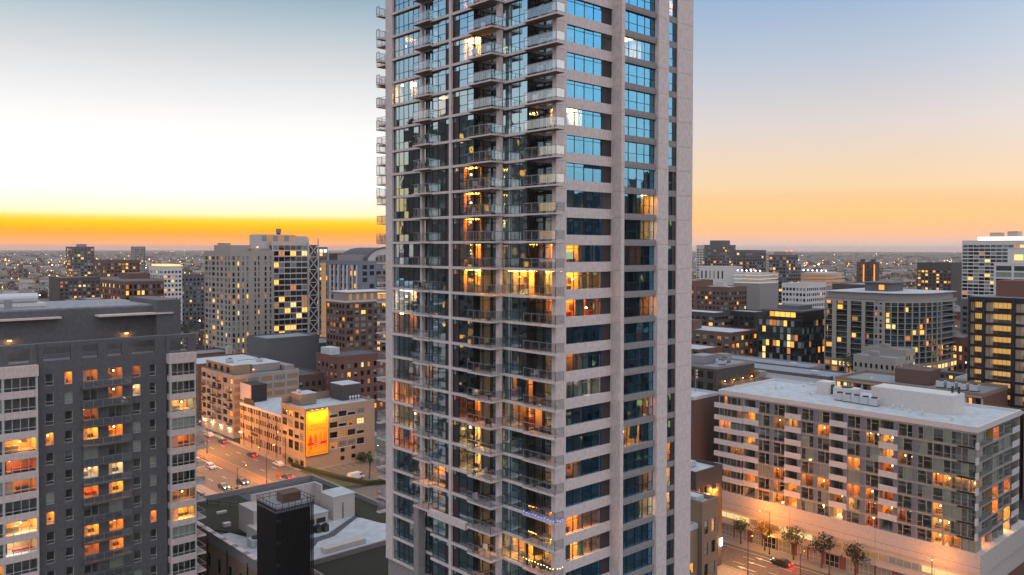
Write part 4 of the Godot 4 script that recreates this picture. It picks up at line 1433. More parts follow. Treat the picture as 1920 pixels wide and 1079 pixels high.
func stripe(called: String, m, pts: Array, y: float):   # flat painted polygon
	var g := Geo.new()
	var poly := PackedVector2Array()
	for p in pts: poly.append(Vector2(p[0], p[1]))
	g.prism(m, poly, y - 0.003, y)
	var o := put(g, called)
	tag(o, "", "", "", "structure")

func near_street():
	# carriageway, kerbs, pavements
	for q in [["road", M.asphalt, 157.5, 170.6, -420, -20, 0.004, 0.02], ["pavement", M.pavement, 170.6, 174.9, -420, -20, 0.0, 0.15], ["pavement", M.pavement, 152.0, 157.5, -420, -20, 0.0, 0.15], ["road", M.asphalt, 203.5, 216.0, -400, 20, 0.004, 0.02]]:
		var g := Geo.new()
		g.box(q[1], Vector3(q[2], q[6] - 0.05, q[4]), Vector3(q[3], q[7], q[5]))
		tag(put(g, q[0]), "", "", "", "structure")
	# lane lines and arrows
	for k in 12:
		stripe("lane_marking", M.paint_white, [[161.7, -130 + k * 9.0], [161.85, -130 + k * 9.0], [161.85, -127 + k * 9.0], [161.7, -127 + k * 9.0]], 0.026)
		stripe("lane_marking", M.paint_white, [[165.9, -130 + k * 9.0], [166.05, -130 + k * 9.0], [166.05, -127 + k * 9.0], [165.9, -127 + k * 9.0]], 0.026)
	stripe("lane_marking", M.paint_white, [[169.0, -140], [169.12, -140], [169.12, -60], [169.0, -60]], 0.026)
	stripe("lane_marking", M.paint_white, [[158.2, -140], [158.32, -140], [158.32, -60], [158.2, -60]], 0.026)
	for q in [[163.9, -98.5], [159.9, -98.5], [167.4, -98.5]]:
		var x: float = q[0]
		var z: float = q[1]
		stripe("arrow_marking", M.paint_white, [[x - 0.13, z + 2.4], [x + 0.13, z + 2.4], [x + 0.13, z - 0.6], [x + 0.55, z - 0.6], [x, z - 2.3], [x - 0.55, z - 0.6], [x - 0.13, z - 0.6]], 0.027)
	leaf_mat("leaf_green", Color(0.075, 0.085, 0.02))
	leaf_mat("leaf_gold", Color(0.24, 0.13, 0.015))
	leaf_mat("leaf_dark", Color(0.022, 0.03, 0.016))
	street_tree(Vector3(172.2, 0.15, -107.5), 6.4, 2.4, "slim green street tree by the shopfront end", M.leaf_green, 101)
	street_tree(Vector3(172.5, 0.15, -101.4), 7.2, 3.6, "golden street tree under the curved lamp post", M.leaf_gold, 102)
	street_tree(Vector3(172.2, 0.15, -94.0), 7.8, 3.4, "thin yellow-green street tree beyond the lamp post", M.leaf_green, 103)
	street_tree(Vector3(172.2, 0.15, -87.4), 7.9, 3.5, "dark leafy street tree beside the parked lane", M.leaf_dark, 104)
	street_tree(Vector3(172.6, 0.15, -80.0), 7.6, 3.4, "round dark street tree near the lit shop window", M.leaf_dark, 105)
	street_lamp(Vector3(171.2, 0.15, -99.4), 10.0, [Vector3(-2.2, 0, -1.2)], "dark curved street lamp standing among the shopfront trees", 20.0, "")
	street_lamp(Vector3(171.2, 0.15, -64.0), 9.0, [Vector3(-1.6, 0, 0.6)], "dark street lamp close to the podium corner", 12.0, "")
	street_lamp(Vector3(156.6, 0.15, -96.0), 8.0, [Vector3(1.5, 0, 0)], "street lamp on the pavement opposite the shopfronts", 26.0, "")
	street_lamp(Vector3(156.6, 0.15, -84.0), 8.0, [Vector3(1.5, 0, 0)], "street lamp near the crossing opposite the shopfronts", 30.0, "")
	street_lamp(Vector3(169.9, 0.15, -84.5), 5.5, [], "short dark signal post on the kerb by the crossing", 0.0, "")
	car(Vector3(167.6, 0.02, -94.4), PI / 2, Color(0.02, 0.02, 0.022), "black car with glowing red tail lights passing the shopfront trees", "sedan", 12.0, 5.0)
	wall_lamp(Vector3(173.9, 3.4, -101.0), Vector3(-1, 0, 0), "up-lamp glowing on the podium wall behind the golden tree", M.lamp_warm, Color(1.0, 0.72, 0.3), 10.0, "", 0.15)

# ---------------------------------------------------------------- avenue with its brick buildings
func avenue():
	for q in [["road", M.asphalt, 97.5, 110.2, -900, -60, -0.05, 0.02], ["road", M.asphalt, 114.2, 126.3, -900, -60, -0.05, 0.02], ["median", M.tan_paving, 110.2, 114.2, -900, -60, -0.05, 0.12], ["pavement", M.pavement, 126.3, 127.9, -900, -237, -0.05, 0.15], ["pavement", M.pavement, 94.0, 97.5, -900, -60, -0.05, 0.15], ["road", M.asphalt, 126.3, 152.0, -208, -196, -0.05, 0.018],
		["parking_lot", M.asphalt, 130.2, 156.0, -234.0, -212.0, -0.05, 0.03], ["pavement", M.pavement, 128.0, 156.0, -236.0, -234.0, -0.05, 0.16], ["lawn", M.turf, 127.2, 130.2, -238.0, -211.0, -0.05, 0.2], ["lawn", M.turf, 130.2, 156.0, -212.0, -209.5, -0.05, 0.2]]:
		var g := Geo.new()
		g.box(q[1], Vector3(q[2], q[6], q[4]), Vector3(q[3], q[7], q[5]))
		tag(put(g, q[0]), "", "", "", "structure")
	for k in 26:
		var z := -520.0 + k * 13.0
		for x in [101.6, 105.8, 118.2, 122.2]:
			stripe("lane_marking", M.paint_white, [[x, z], [x + 0.15, z], [x + 0.15, z + 3.2], [x, z + 3.2]], 0.026)
	stripe("lane_marking", M.paint_white, [[109.4, -420], [109.65, -420], [109.65, -255], [109.4, -255]], 0.026)
	stripe("lane_marking", M.paint_yellow, [[114.5, -420], [114.62, -420], [114.62, -170], [114.5, -170]], 0.026)
	for k in 5:
		stripe("bay_marking", M.paint_yellow, [[133.0 + k * 2.7, -234.0], [133.12 + k * 2.7, -234.0], [133.12 + k * 2.7, -229.0], [133.0 + k * 2.7, -229.0]], 0.036)
	for k in 5:
		stripe("bay_marking", M.paint_yellow, [[142.0 + k * 2.7, -222.5], [142.12 + k * 2.7, -222.5], [142.12 + k * 2.7, -217.5], [142.0 + k * 2.7, -217.5]], 0.036)
	# hedge along the pavement
	hedge([[127.4, -243.0], [128.9, -229.0], [131.0, -218.0], [133.6, -208.5], [142.0, -205.5], [152.0, -204.5]], 1.2, 1.3)
	leaf_mat("leaf_shrub", Color(0.06, 0.10, 0.025))
	shrub(Vector3(128.6, 0.2, -240.2), 2.6, "pale green shrub against the brick corner below the billboard", M.leaf_shrub, 201)
	shrub(Vector3(128.4, 0.2, -244.5), 3.0, "dark bush beside the avenue wall next to the pale shrub", M.leaf_dark, 202)
	shrub(Vector3(146.5, 0.2, -232.0), 3.4, "bare spreading bush on the car park island", M.leaf_dark, 203)
	shrub(Vector3(150.5, 0.2, -217.5), 4.4, "dark round bush in front of the low brick building", M.leaf_dark, 204)
	street_tree(Vector3(137.4, 0.2, -213.6), 9.5, 0.9, "narrow columnar green tree by the hedge", M.leaf_shrub, 205)
	street_tree(Vector3(88.5, 0.1, -200.0), 9.0, 5.0, "dark bushy tree at the avenue kerb beside grey balconies", M.leaf_green, 206)
	street_tree(Vector3(92.5, 0.1, -206.5), 8.0, 4.0, "smaller dark tree at the avenue kerb behind the bushy one", M.leaf_dark, 207)
	# lamps
	var grp := "lamp posts along the avenue"
	street_lamp(Vector3(114.0, 0.12, -278.0), 11.0, [Vector3(-2.4, 0, 0), Vector3(2.4, 0, 0)], "tall double-armed street lamp on the avenue median", 80.0, grp)
	street_lamp(Vector3(127.0, 0.15, -247.0), 10.5, [Vector3(-2.6, 0, 0)], "pale street lamp on the pavement before the brick wall", 9.0, grp)
	street_lamp(Vector3(112.2, 0.12, -230.0), 11.0, [Vector3(-2.4, 0, 0), Vector3(2.4, 0, 0)], "double-armed street lamp behind the roof of the low brick building", 80.0, grp)
	street_lamp(Vector3(96.5, 0.15, -262.0), 10.5, [Vector3(2.4, 0, 0)], "street lamp over the oncoming lanes of the avenue", 80.0, grp)
	street_lamp(Vector3(112.2, 0.12, -330.0), 11.0, [Vector3(-2.4, 0, 0), Vector3(2.4, 0, 0)], "double-armed street lamp far up the avenue median", 80.0, grp)
	street_lamp(Vector3(96.5, 0.15, -215.0), 10.5, [Vector3(2.4, 0, 0)], "street lamp by the dark kerbside tree on the avenue", 80.0, grp)
	street_lamp(Vector3(143.0, 0.15, -214.0), 9.0, [Vector3(-1.4, 0, -1.4)], "street lamp between hedge and car park", 24.0, grp)
	# traffic
	car(Vector3(125.0, 0.02, -303.0), PI / 2, Color(0.55, 0.55, 0.56), "silver car with red tail lights passing the loft wall lamps", "sedan", 6.0, 3.0)
	car(Vector3(124.6, 0.02, -289.5), PI / 2, Color(0.03, 0.035, 0.06), "dark blue car with red tail lights before the brick corner", "sedan", 6.0, 4.0)
	car(Vector3(123.6, 0.02, -264.0), PI / 2, Color(0.025, 0.02, 0.025), "black car with bright red tail lights by the long brick wall", "sedan", 8.0, 6.0)
	car(Vector3(124.6, 0.02, -247.0), PI / 2, Color(0.72, 0.72, 0.70), "white car parked at the kerb by the lamp post", "sedan", 0.0, 0.0)
	car(Vector3(119.6, 0.02, -231.5), PI / 2, Color(0.03, 0.03, 0.035), "dark car with red tail lights beside the median", "sedan", 8.0, 6.0)
	car(Vector3(106.9, 0.02, -258.0), -PI / 2, Color(0.42, 0.44, 0.47), "silver sport utility car with headlights on", "suv", 9.0, 0.0)
	car(Vector3(107.2, 0.02, -235.5), -PI / 2, Color(0.04, 0.035, 0.035), "black car with headlights on near the median", "sedan", 9.0, 0.0)
	car(Vector3(101.0, 0.02, -234.5), -PI / 2, Color(0.10, 0.12, 0.15), "blue-grey car with headlights on in the outer lane", "sedan", 9.0, 0.0)
	car(Vector3(134.7, 0.04, -216.8), PI * 0.04, Color(0.74, 0.73, 0.70), "white panel van standing beside the hedge", "van", 0.0, 0.0)
	var g := Geo.new()
	var s := thing("road_sign", "orange diamond roadworks sign on the median", "sign", Vector3(114.0, 0.1, -226.5))
	g.bar(M.metal_grey, Vector3(114.0, 0.1, -226.5), Vector3(114.0, 2.0, -226.5), 0.04)
	put(g, "post", s)
	g = Geo.new()
	mat("sign_orange", Color(0.75, 0.10, 0.02), 0.5)
	g.prism(M.sign_orange, PackedVector2Array([Vector2(-0.9, 0), Vector2(0, -0.9), Vector2(0.9, 0), Vector2(0, 0.9)]), -0.03, 0.03)
	var o := place(g.commit(), "sign_board", s, Transform3D(Basis(Vector3.UP, -0.7) * Basis(Vector3.RIGHT, PI / 2), Vector3(114.0, 2.9, -226.4)))

func hedge(pts: Array, h: float, w: float):
	var t := thing("hedge", "clipped green hedge curving between the avenue and the car park", "hedge", Vector3(131, 0, -220))
	rng.seed = 77
	leaf_mat("leaf_hedge", Color(0.045, 0.075, 0.018))
	var g := Geo.new()
	var c := Geo.new()
	for i in pts.size() - 1:
		var p := Vector3(pts[i][0], 0.1, pts[i][1])
		var q := Vector3(pts[i + 1][0], 0.1, pts[i + 1][1])
		var d := q - p
		var s := d.cross(Vector3.UP).normalized() * w * 0.42
		c._bar(M.leaf_dark, p + Vector3.UP * h * 0.45, d, s, Vector3.UP * h * 0.42)
		for k in int(d.length() * 90):
			var u := rng.randf()
			var e := Vector3(rng.randf_range(-1, 1), rng.randf_range(0, 1), 0)
			var o := p + d * u + s * e.x * 1.25 + Vector3.UP * h * (e.y if absf(e.x) > 0.8 else 0.92 + rng.randf() * 0.14)
			var a := Vector3(rng.randfn(), rng.randfn(), rng.randfn()).normalized()
			var b := a.cross(Vector3(rng.randfn(), rng.randfn(), rng.randfn())).normalized()
			g.tri(M.leaf_hedge, o - a * 0.16, o + b * 0.14, o + a * 0.16)
	put(c, "core", t)
	put(g, "foliage", t)

func shrub(at: Vector3, h: float, label: String, leaf, seed_: int):
	var t := thing("shrub", label, "shrub", at)
	rng.seed = seed_
	var g := Geo.new()
	for i in 6:
		var an := TAU * i / 6.0
		g.tube(M.bark, at, at + Vector3(cos(an) * h * 0.3, h * 0.5, sin(an) * h * 0.3), 0.06, 0.02, 5, false)
	put(g, "stem", t)
	g = Geo.new()
	for i in 420:
		var d := Vector3(rng.randfn(), rng.randfn(), rng.randfn()).normalized() * pow(rng.randf(), 0.4)
		var o := at + Vector3(d.x * h * 0.62, h * 0.52 + d.y * h * 0.46, d.z * h * 0.62)
		var a := Vector3(rng.randfn(), rng.randfn(), rng.randfn()).normalized()
		var b := a.cross(Vector3(rng.randfn(), rng.randfn(), rng.randfn())).normalized()
		g.tri(leaf, o - a * 0.22, o + b * 0.2, o + a * 0.22)
		g.tri(leaf, o - a * 0.22, o + a * 0.22, o - b * 0.2)
	put(g, "foliage", t)

func brick_row():
	rng.seed = 52
	# long wing
	var t := block("brick_office", "tan brick office building carrying a tall lit advertising board", 127.7, 153.2, -251.2, -235.0, 0, 19.2, {"mat": M.buff_brick, "roof": M.white_roof, "cap": M.buff_brick, "par": 0.35,
		"W": {"cols": [[0.9, 3.9], [5.0, 7.9], [9.0, 11.8], [12.6, 15.0]], "rows": [[1.2, 3.0], [5.6, 8.4], [9.4, 11.6], [12.6, 14.9], [15.9, 17.8]], "style": "loft", "lit": 0.12},
		"S": {"cols": [[8.6, 11.4], [11.9, 14.7], [15.2, 18.0], [18.7, 21.4]], "rows": [[5.6, 7.6], [9.0, 10.9], [12.3, 14.1], [15.6, 17.3]], "style": "loft", "lit": 0.12}})
	for c in [8.6, 11.9, 15.2, 18.7]:
		for r in [5.6, 9.0, 12.3, 15.6]:
			box_part(t, "sill", M.white_panel, Vector3(127.6 + c, r - 0.16, -235.0), Vector3(127.7 + c + 2.85, r, -234.88))
	for c in [[11.9, 4.0], [16.0, 4.4], [11.9, 1.4], [16.0, 1.5]]:
		place(win(1.4, 1.2, "plain", "dark"), "window", t, spot_of(face_s(127.7, -235.0), c[0] + 0.6, c[1], 0.03))
	box_part(t, "penthouse", M.tan_brick, Vector3(130.5, 19.2, -249.5), Vector3(136.3, 22.6, -243.5))
	box_part(t, "penthouse_roof", M.white_roof, Vector3(130.4, 22.6, -249.6), Vector3(136.4, 22.8, -243.4))
	box_part(t, "penthouse", M.dark_brick, Vector3(145.2, 19.2, -249.8), Vector3(152.2, 24.2, -242.2))
	box_part(t, "penthouse_roof", M.white_roof, Vector3(145.1, 24.2, -249.9), Vector3(152.3, 24.4, -242.1))
	box_part(t, "screen_wall", M.tan_brick, Vector3(127.8, 19.2, -251.1), Vector3(145.2, 21.4, -250.7))
	for k in 4:
		vent(147.0 + k * 1.1, -240.2, 19.3, 1.5, 0.45, "brick office roof")
	roof_unit(131.2, -246.0, 22.8, 1.0, 1.0, 1.2, "small pale unit on the brick penthouse")
	t = block("brick_office", "long low tan brick wing with close rows of narrow windows", 127.7, 152.0, -282.2, -251.3, 0, 15.0, {"mat": M.buff_brick, "roof": M.white_roof, "cap": M.white_panel, "par": 0.25,
		"W": {"cols": pairs(30.9, 10, 0.95, 0.55), "rows": [[2.2, 4.6], [6.4, 8.2], [9.6, 11.3], [12.7, 14.3]], "style": "plain", "lit": 0.04}})
	for a in [3.0, 9.3, 15.4, 21.6, 27.8]:
		box_part(t, "downpipe", M.metal_dark, Vector3(127.56, 0.5, -282.2 + a), Vector3(127.69, 14.6, -282.05 + a))
	box_part(t, "name_board", M.metal_dark, Vector3(127.5, 5.2, -273.5), Vector3(127.6, 6.2, -268.0))
	box_part(t, "roof_parapet_sign", M.black_cladding, Vector3(128.0, 15.0, -279.5), Vector3(128.3, 17.2, -272.0))
	var d := thing("roof_plant_room", "tall black plant room box with one pale side on the brick roof", "plant room", Vector3(134, 15, -284))
	box_part(d, "casing", M.black_cladding, Vector3(131.4, 15.0, -290.0), Vector3(137.2, 21.0, -280.8))
	box_part(d, "side_panel", M.concrete_pale, Vector3(131.3, 15.0, -290.0), Vector3(131.39, 21.0, -281.2))
	wall_lamp(Vector3(127.7, 5.0, -281.6), Vector3(-1, 0, 0), "bright wall lamp on the corner of the long brick wing", M.lamp_white, Color(1, 0.8, 0.45), 14.0, "", 0.3)
	billboard()
	# concrete-framed loft
	t = block("loft_building", "concrete-framed loft block with brick infill, iron balconies and lit ground floor", 130.0, 156.5, -322.0, -293.2, 0, 22.8, {"mat": M.beige_concrete, "roof": M.grey_roof, "cap": M.beige_concrete,
		"W": {"cols": [[0.6, 4.0], [5.0, 8.6], [9.9, 13.4], [15.0, 18.4], [19.8, 23.6], [25.1, 28.3]], "rows": [[5.2, 6.9], [8.0, 9.8], [11.0, 12.8], [14.0, 15.8], [17.0, 18.8], [19.9, 21.7]], "style": "loft", "lit": 0.07, "depth": 0.35},
		"S": {"cols": [[0.5, 5.0], [5.8, 10.2], [11.0, 15.4], [16.2, 20.6], [21.6, 26.0]], "rows": [[2.2, 4.0], [5.2, 6.9], [8.0, 9.8], [11.0, 12.8], [14.0, 15.8], [17.0, 18.8], [19.9, 21.7]], "style": "loft", "lit": 0.08, "depth": 0.2, "skip": 0.72, "infill": M.tan_brick}})
	for k in 16:
		var c := [0, 2, 3, 5][k % 4] as int
		var a: float = [0.6, 9.9, 15.0, 25.1][k % 4]
		var y: float = [5.1, 10.9, 16.9, 13.9][int(k / 4.0)] + (3.0 if c == 3 else 0.0)
		var g := Geo.new()
		g.box(M.metal_dark, Vector3(128.8, y - 0.1, -322.0 + a), Vector3(130.0, y, -318.8 + a))
		var b := put(g, "balcony", t)
		g = Geo.new()
		g.bar(M.metal_dark, Vector3(128.85, y + 1.0, -322.0 + a), Vector3(128.85, y + 1.0, -318.8 + a), 0.05)
		for i in 7:
			g.bar(M.metal_dark, Vector3(128.85, y, -321.9 + a + i * 0.5), Vector3(128.85, y + 0.96, -321.9 + a + i * 0.5), 0.03)
		tag(put(g, "railing", b), "", "", "", "stuff")
	box_part(t, "penthouse", M.tan_brick, Vector3(131.5, 22.8, -321), Vector3(138.6, 26.2, -297.2))
	for k in 4:
		place(win(2.4, 2.0, "loft", "dark"), "window", t, spot_of(face_w(131.5, -321.0), 2.2 + k * 5.6, 23.4, 0.04))
	box_part(t, "penthouse_roof", M.white_roof, Vector3(131.3, 26.2, -321.2), Vector3(138.8, 26.45, -297.0))
	box_part(t, "penthouse", M.concrete_dark, Vector3(140.0, 22.8, -312), Vector3(151.5, 25.6, -299.0))
	box_part(t, "penthouse_roof", M.white_roof, Vector3(139.8, 25.6, -312.2), Vector3(151.7, 25.85, -298.8))
	box_part(t, "roof_screen", M.concrete_dark, Vector3(152.0, 22.8, -310), Vector3(156.0, 24.6, -296.0))
	roof_unit(134.0, -305.0, 26.45, 2.2, 2.0, 1.4, "pale unit on the loft penthouse over the avenue")
	roof_unit(146.0, -305.0, 25.85, 2.2, 2.0, 1.3, "pale unit on the set-back loft penthouse")
	for k in 4:
		wall_lamp(Vector3(130.0, 3.6, -319.0 + k * 7.6), Vector3(-1, 0, 0), "bright lamp on the ground floor wall of the loft block", M.lamp_white, Color(1, 0.85, 0.55), 14.0, "wall lamps along the loft ground floor", 0.32)
	wall_lamp(Vector3(140.5, 24.0, -298.9), Vector3(0, 0, 1), "small orange terrace lamp on the loft roof", M.lamp_orange, Color(1, 0.6, 0.25), 1.0, "", 0.2)
	# low building at the car park
	block("brick_building", "low tan brick building with tall dark windows behind the car park", 153.4, 166.0, -226.0, -206.0, 0, 9.6, {"mat": M.tan_brick, "roof": M.grey_roof, "cap": M.frame_tan,
		"W": {"n": 4, "w": 3.0, "rows": [[0.8, 4.6], [6.4, 8.6]], "style": "pair", "lit": 0.0}, "S": {"n": 3, "w": 2.6, "rows": [[0.8, 4.6], [6.4, 8.6]], "style": "pair", "lit": 0.0}})

func pairs(L: float, n: int, w: float, gap: float) -> Array:
	var out := []
	for i in n:
		var c := L * (i + 0.5) / n
		out.append([c - gap * 0.5 - w, c - gap * 0.5])
		out.append([c + gap * 0.5, c + gap * 0.5 + w])
	return out

func billboard():
	var t := thing("billboard", "tall orange advertising board lit by lamps along its top edge", "billboard", Vector3(131.6, 4.5, -234.6))
	box_part(t, "frame", M.metal_dark, Vector3(127.5, 4.4, -234.98), Vector3(135.6, 19.1, -234.6))
	var im := Image.create(256, 464, false, Image.FORMAT_RGB8)
	var yellow := Color(0.98, 0.66, 0.05)
	var red := Color(0.80, 0.16, 0.04)
	for y in 464:
		for x in 256:
			im.set_pixel(x, y, Color(0.97, 0.62, 0.06))
	im.fill_rect(Rect2i(0, 0, 256, 464), yellow)
	im.fill_rect(Rect2i(18, 18, 220, 3), red)
	im.fill_rect(Rect2i(18, 440, 220, 3), red)
	im.fill_rect(Rect2i(18, 18, 3, 424), red)
	im.fill_rect(Rect2i(235, 18, 3, 424), red)
	# printed standing figures, plain shapes in two inks
	var figs := [[52, 250, Color(0.86, 0.22, 0.05), 1.0], [110, 244, Color(0.88, 0.40, 0.05), 0.95], [166, 232, Color(0.93, 0.55, 0.06), 1.1], [216, 238, Color(0.92, 0.52, 0.06), 1.05]]
	for fg in figs:
		var cx: int = fg[0]
		var top: int = fg[1]
		var c: Color = fg[2]
		var s: float = fg[3]
		for y in range(0, int(150 * s)):
			var w := 0.0
			if y < 22 * s:
				w = sqrt(maxf(0.0, pow(11 * s, 2) - pow(y - 11 * s, 2)))
			elif y < 85 * s:
				w = 9 * s + minf(10 * s, (y - 22 * s) * 0.8)
			else:
				w = 13 * s
			for x in range(int(cx - w), int(cx + w)):
				if y > 90 * s and absi(x - cx) < 3:
					continue
				if x > 22 and x < 234:
					im.set_pixel(x, top + y, c)
	im.fill_rect(Rect2i(20, 330, 216, 26), red)
	for k in 2:
		im.fill_rect(Rect2i(88, 338 + k * 7, 84 - k * 12, 3), Color(0.95, 0.9, 0.8))
	for k in 4:
		im.fill_rect(Rect2i(26 + k * 6, 410 + (k % 2) * 10, 6, 10), red)
		im.fill_rect(Rect2i(206 + k * 6, 30 + (k % 2) * 10, 6, 10), red)
	var m := mat("poster", Color.WHITE, 0.6)
	m.albedo_texture = ImageTexture.create_from_image(im)
	var g := Geo.new()
	g.fquad(face_s(127.6, -234.57, 4.6), m, 0.0, 7.9, 0.0, 14.4, 0.0)
	put(g, "poster", t)
	mat("poster_ink", Color(0.75, 0.16, 0.02), 0.7)
	for q in [["ROCK STAR", 13.9], ["OF BUSINESS", 12.7]]:
		var tm := TextMesh.new()
		tm.text = q[0]
		tm.font_size = 64
		tm.pixel_size = 0.0148
		tm.depth = 0.02
		tm.material = M.poster_ink
		var sf := SystemFont.new()
		sf.font_names = PackedStringArray(["Droid Sans"])
		sf.font_weight = 700
		tm.font = sf
		place(tm, "lettering", t, Transform3D(Basis(), Vector3(131.6, q[1] + 0.2, -234.55)))
	for k in 4:
		var x := 129.0 + k * 1.75
		var l := Geo.new()
		l.bar(M.metal_dark, Vector3(x, 19.1, -234.7), Vector3(x, 19.5, -233.1), 0.04)
		put(l, "lamp_arm", t)
		l = Geo.new()
		l.box(M.metal_dark, Vector3(x - 0.25, 19.42, -233.3), Vector3(x + 0.25, 19.62, -232.95))
		put(l, "lamp_head", t)
		l = Geo.new()
		l.box(M.lamp_warm, Vector3(x - 0.2, 19.36, -233.25), Vector3(x + 0.2, 19.41, -233.0))
		put(l, "lamp_lens", t)
		var sp := SpotLight3D.new()
		sp.name = "board_light"
		add_child(sp, true)
		sp.position = Vector3(x, 19.3, -233.1)
		sp.look_at(Vector3(x, 13.0, -234.6), Vector3.RIGHT)
		sp.light_color = Color(1.0, 0.80, 0.42)
		sp.light_energy = 55.0
		sp.spot_angle = 62
		sp.spot_angle_attenuation = 0.8
		sp.spot_range = 60
		sp.spot_attenuation = 2.0
		sp.light_size = 0.2
		sp.shadow_enabled = true

# ---------------------------------------------------------------- low brick building with planted and white roofs
func roof_garden_building():
	rng.seed = 61
	var t := thing("brick_building", "old brick warehouse with planted roof, white roof sheets and pale rooftop sheds", "building", Vector3(77, 0, -140))
	box_part(t, "body", M.tan_brick, Vector3(60.9, 0, -168.0), Vector3(92.6, 17.4, -96.0))
	var f := face_w(60.5, -168.4, 0.0)
	var g := Geo.new()
	var cols := []
	for i in 14:
		cols.append([7.5 + i * 4.4, 9.0 + i * 4.4])
	hole_wall(g, f, M.tan_brick, 72.0, 17.6, cols, [[4.0, 6.6], [8.2, 10.8], [12.2, 15.0]], 0.3)
	put(g, "wall", t)
	for c in cols:
		for r in [[4.0, 6.6], [8.2, 10.8], [12.2, 15.0]]:
			place(win(1.5, snappedf(r[1] - r[0], 0.1), "plain", "dark"), "window", t, spot_of(f, c[0], r[0], -0.24))
	for z in [-160.0, -147.5, -139.0, -131.0]:
		box_part(t, "downpipe", M.metal_dark, Vector3(60.3, 2.0, z), Vector3(60.48, 17.6, z + 0.2))
	g = Geo.new()
	parapet_ring(g, M.concrete_dark, 60.4, 93.2, -168.6, -95.8, 17.0, 18.9, 0.5)
	put(g, "parapet", t)
	for k in 48:   # coping stones along the near edge
		box_part(t, "coping_stone", M.concrete if k % 3 else M.concrete_dark, Vector3(60.2, 18.9, -168.4 + k * 1.5), Vector3(61.1, 19.02 + 0.04 * (k % 2), -166.95 + k * 1.5))
	box_part(t, "roof", M.dark_roof, Vector3(60.9, 17.4, -168.0), Vector3(92.7, 17.9, -96.3))
	stuff_slab("planted_roof", M.sedum, [[62, -167], [75, -167], [75, -147], [66, -142], [62, -150]], 17.9, 18.12, t)
	stuff_slab("planted_roof", M.sedum, [[86.4, -166], [92.4, -166], [92.4, -124], [87.5, -132], [86.4, -137]], 17.9, 18.12, t)
	stuff_slab("white_roof_sheet", M.white_roof, [[73.6, -131.0], [77.2, -131.6], [85.9, -137.8], [90.5, -131], [92.6, -122], [64.6, -121.9]], 17.9, 18.02, t)
	stuff_slab("roof_walkway", M.white_roof, [[73.6, -133.4], [77.0, -133.6], [85.6, -139.0], [78, -143.0], [70, -143.0]], 17.9, 18.03, t)
	stuff_slab("planted_roof", M.sedum, [[65.5, -121.2], [92.6, -121.2], [92.6, -97], [65.5, -97]], 17.9, 18.2, t)
	stuff_slab("white_roof_sheet", M.white_roof, [[61.2, -146], [64.0, -146], [67.2, -134], [61.2, -128]], 17.9, 18.04, t)
	g = Geo.new()
	parapet_ring(g, M.concrete_dark, 65.2, 92.8, -121.6, -96.6, 17.9, 19.0, 0.35)
	put(g, "planter_wall", t)
	box_part(t, "skylight_curb", M.concrete_pale, Vector3(71.4, 18.0, -126.3), Vector3(79.4, 18.9, -124.6))
	# pale sheds
	box_part(t, "shed", M.concrete_pale, Vector3(81.4, 17.9, -144.2), Vector3(86.1, 22.4, -139.1))
	box_part(t, "shed_roof", M.white_roof, Vector3(81.3, 22.4, -144.3), Vector3(86.2, 22.6, -139.0))
	box_part(t, "shed", M.concrete_pale, Vector3(72.0, 17.9, -146.0), Vector3(80.0, 20.2, -138.6))
	box_part(t, "shed_roof", M.white_roof, Vector3(71.9, 20.2, -146.1), Vector3(80.1, 20.4, -138.5))
	for k in 2:
		box_part(t, "shed_window", M.frame_dark, Vector3(75.2 + k * 2.3, 18.5, -138.6), Vector3(77.1 + k * 2.3, 19.4, -138.54))
	box_part(t, "screen_wall", M.concrete_pale, Vector3(68.2, 17.9, -146.6), Vector3(81.7, 24.0, -146.2))
	box_part(t, "screen_wall", M.concrete_pale, Vector3(81.3, 17.9, -146.2), Vector3(81.7, 24.0, -143.7))
	box_part(t, "shed", M.concrete_pale, Vector3(66.0, 17.9, -146.6), Vector3(69.2, 22.8, -140.5))
	box_part(t, "shed", M.concrete_pale, Vector3(65.0, 17.9, -141.2), Vector3(68.0, 20.4, -135.0))
	box_part(t, "drain_pipe", M.metal_dark, Vector3(83.4, 18.2, -139.08), Vector3(83.52, 21.2, -138.98))
	for k in 4:
		roof_unit(73.4 + k * 1.3, -136.2 + k * 0.4, 17.9, 1.0, 1.0, 1.4, "small dark condenser in the row beside the rooftop shed", M.metal_dark)
	roof_unit(64.5, -136.5, 17.9, 2.2, 2.0, 1.5, "pale air unit near the old brick parapet", M.metal_pale)
	# garden fence and pergola
	g = Geo.new()
	for k in 8:
		g.bar(M.metal_dark, Vector3(66.0 + k * 1.3, 17.9, -166.5 + k * 2.4), Vector3(66.0 + k * 1.3, 19.3, -166.5 + k * 2.4), 0.05)
	g.bar(M.metal_dark, Vector3(66.0, 19.3, -166.5), Vector3(75.1, 19.3, -149.7), 0.07)
	g.bar(M.metal_dark, Vector3(66.0, 18.6, -166.5), Vector3(75.1, 18.6, -149.7), 0.05)
	tag(put(g, "garden_fence", t), "", "", "", "stuff")
	box_part(t, "garden_bench", M.concrete_pale, Vector3(66.5, 18.1, -158), Vector3(68.4, 18.5, -157.2))
	box_part(t, "garden_table", M.white_panel, Vector3(64.3, 18.1, -150), Vector3(65.6, 18.8, -149))
	# dark screened stair tower
	t = thing("stair_tower", "black mesh-clad stair tower with railed flat top rising beside the planted roof", "stair tower", Vector3(57.4, 0, -111.7))
	box_part(t, "core", M.black_cladding, Vector3(55.4, 0, -114.2), Vector3(60.0, 32.4, -109.3))
	g = Geo.new()
	for k in 24:   # vertical screen slats
		g.box(M.black_cladding, Vector3(54.4, 0, -114.7 + k * 0.25), Vector3(54.52, 33.0, -114.56 + k * 0.25))
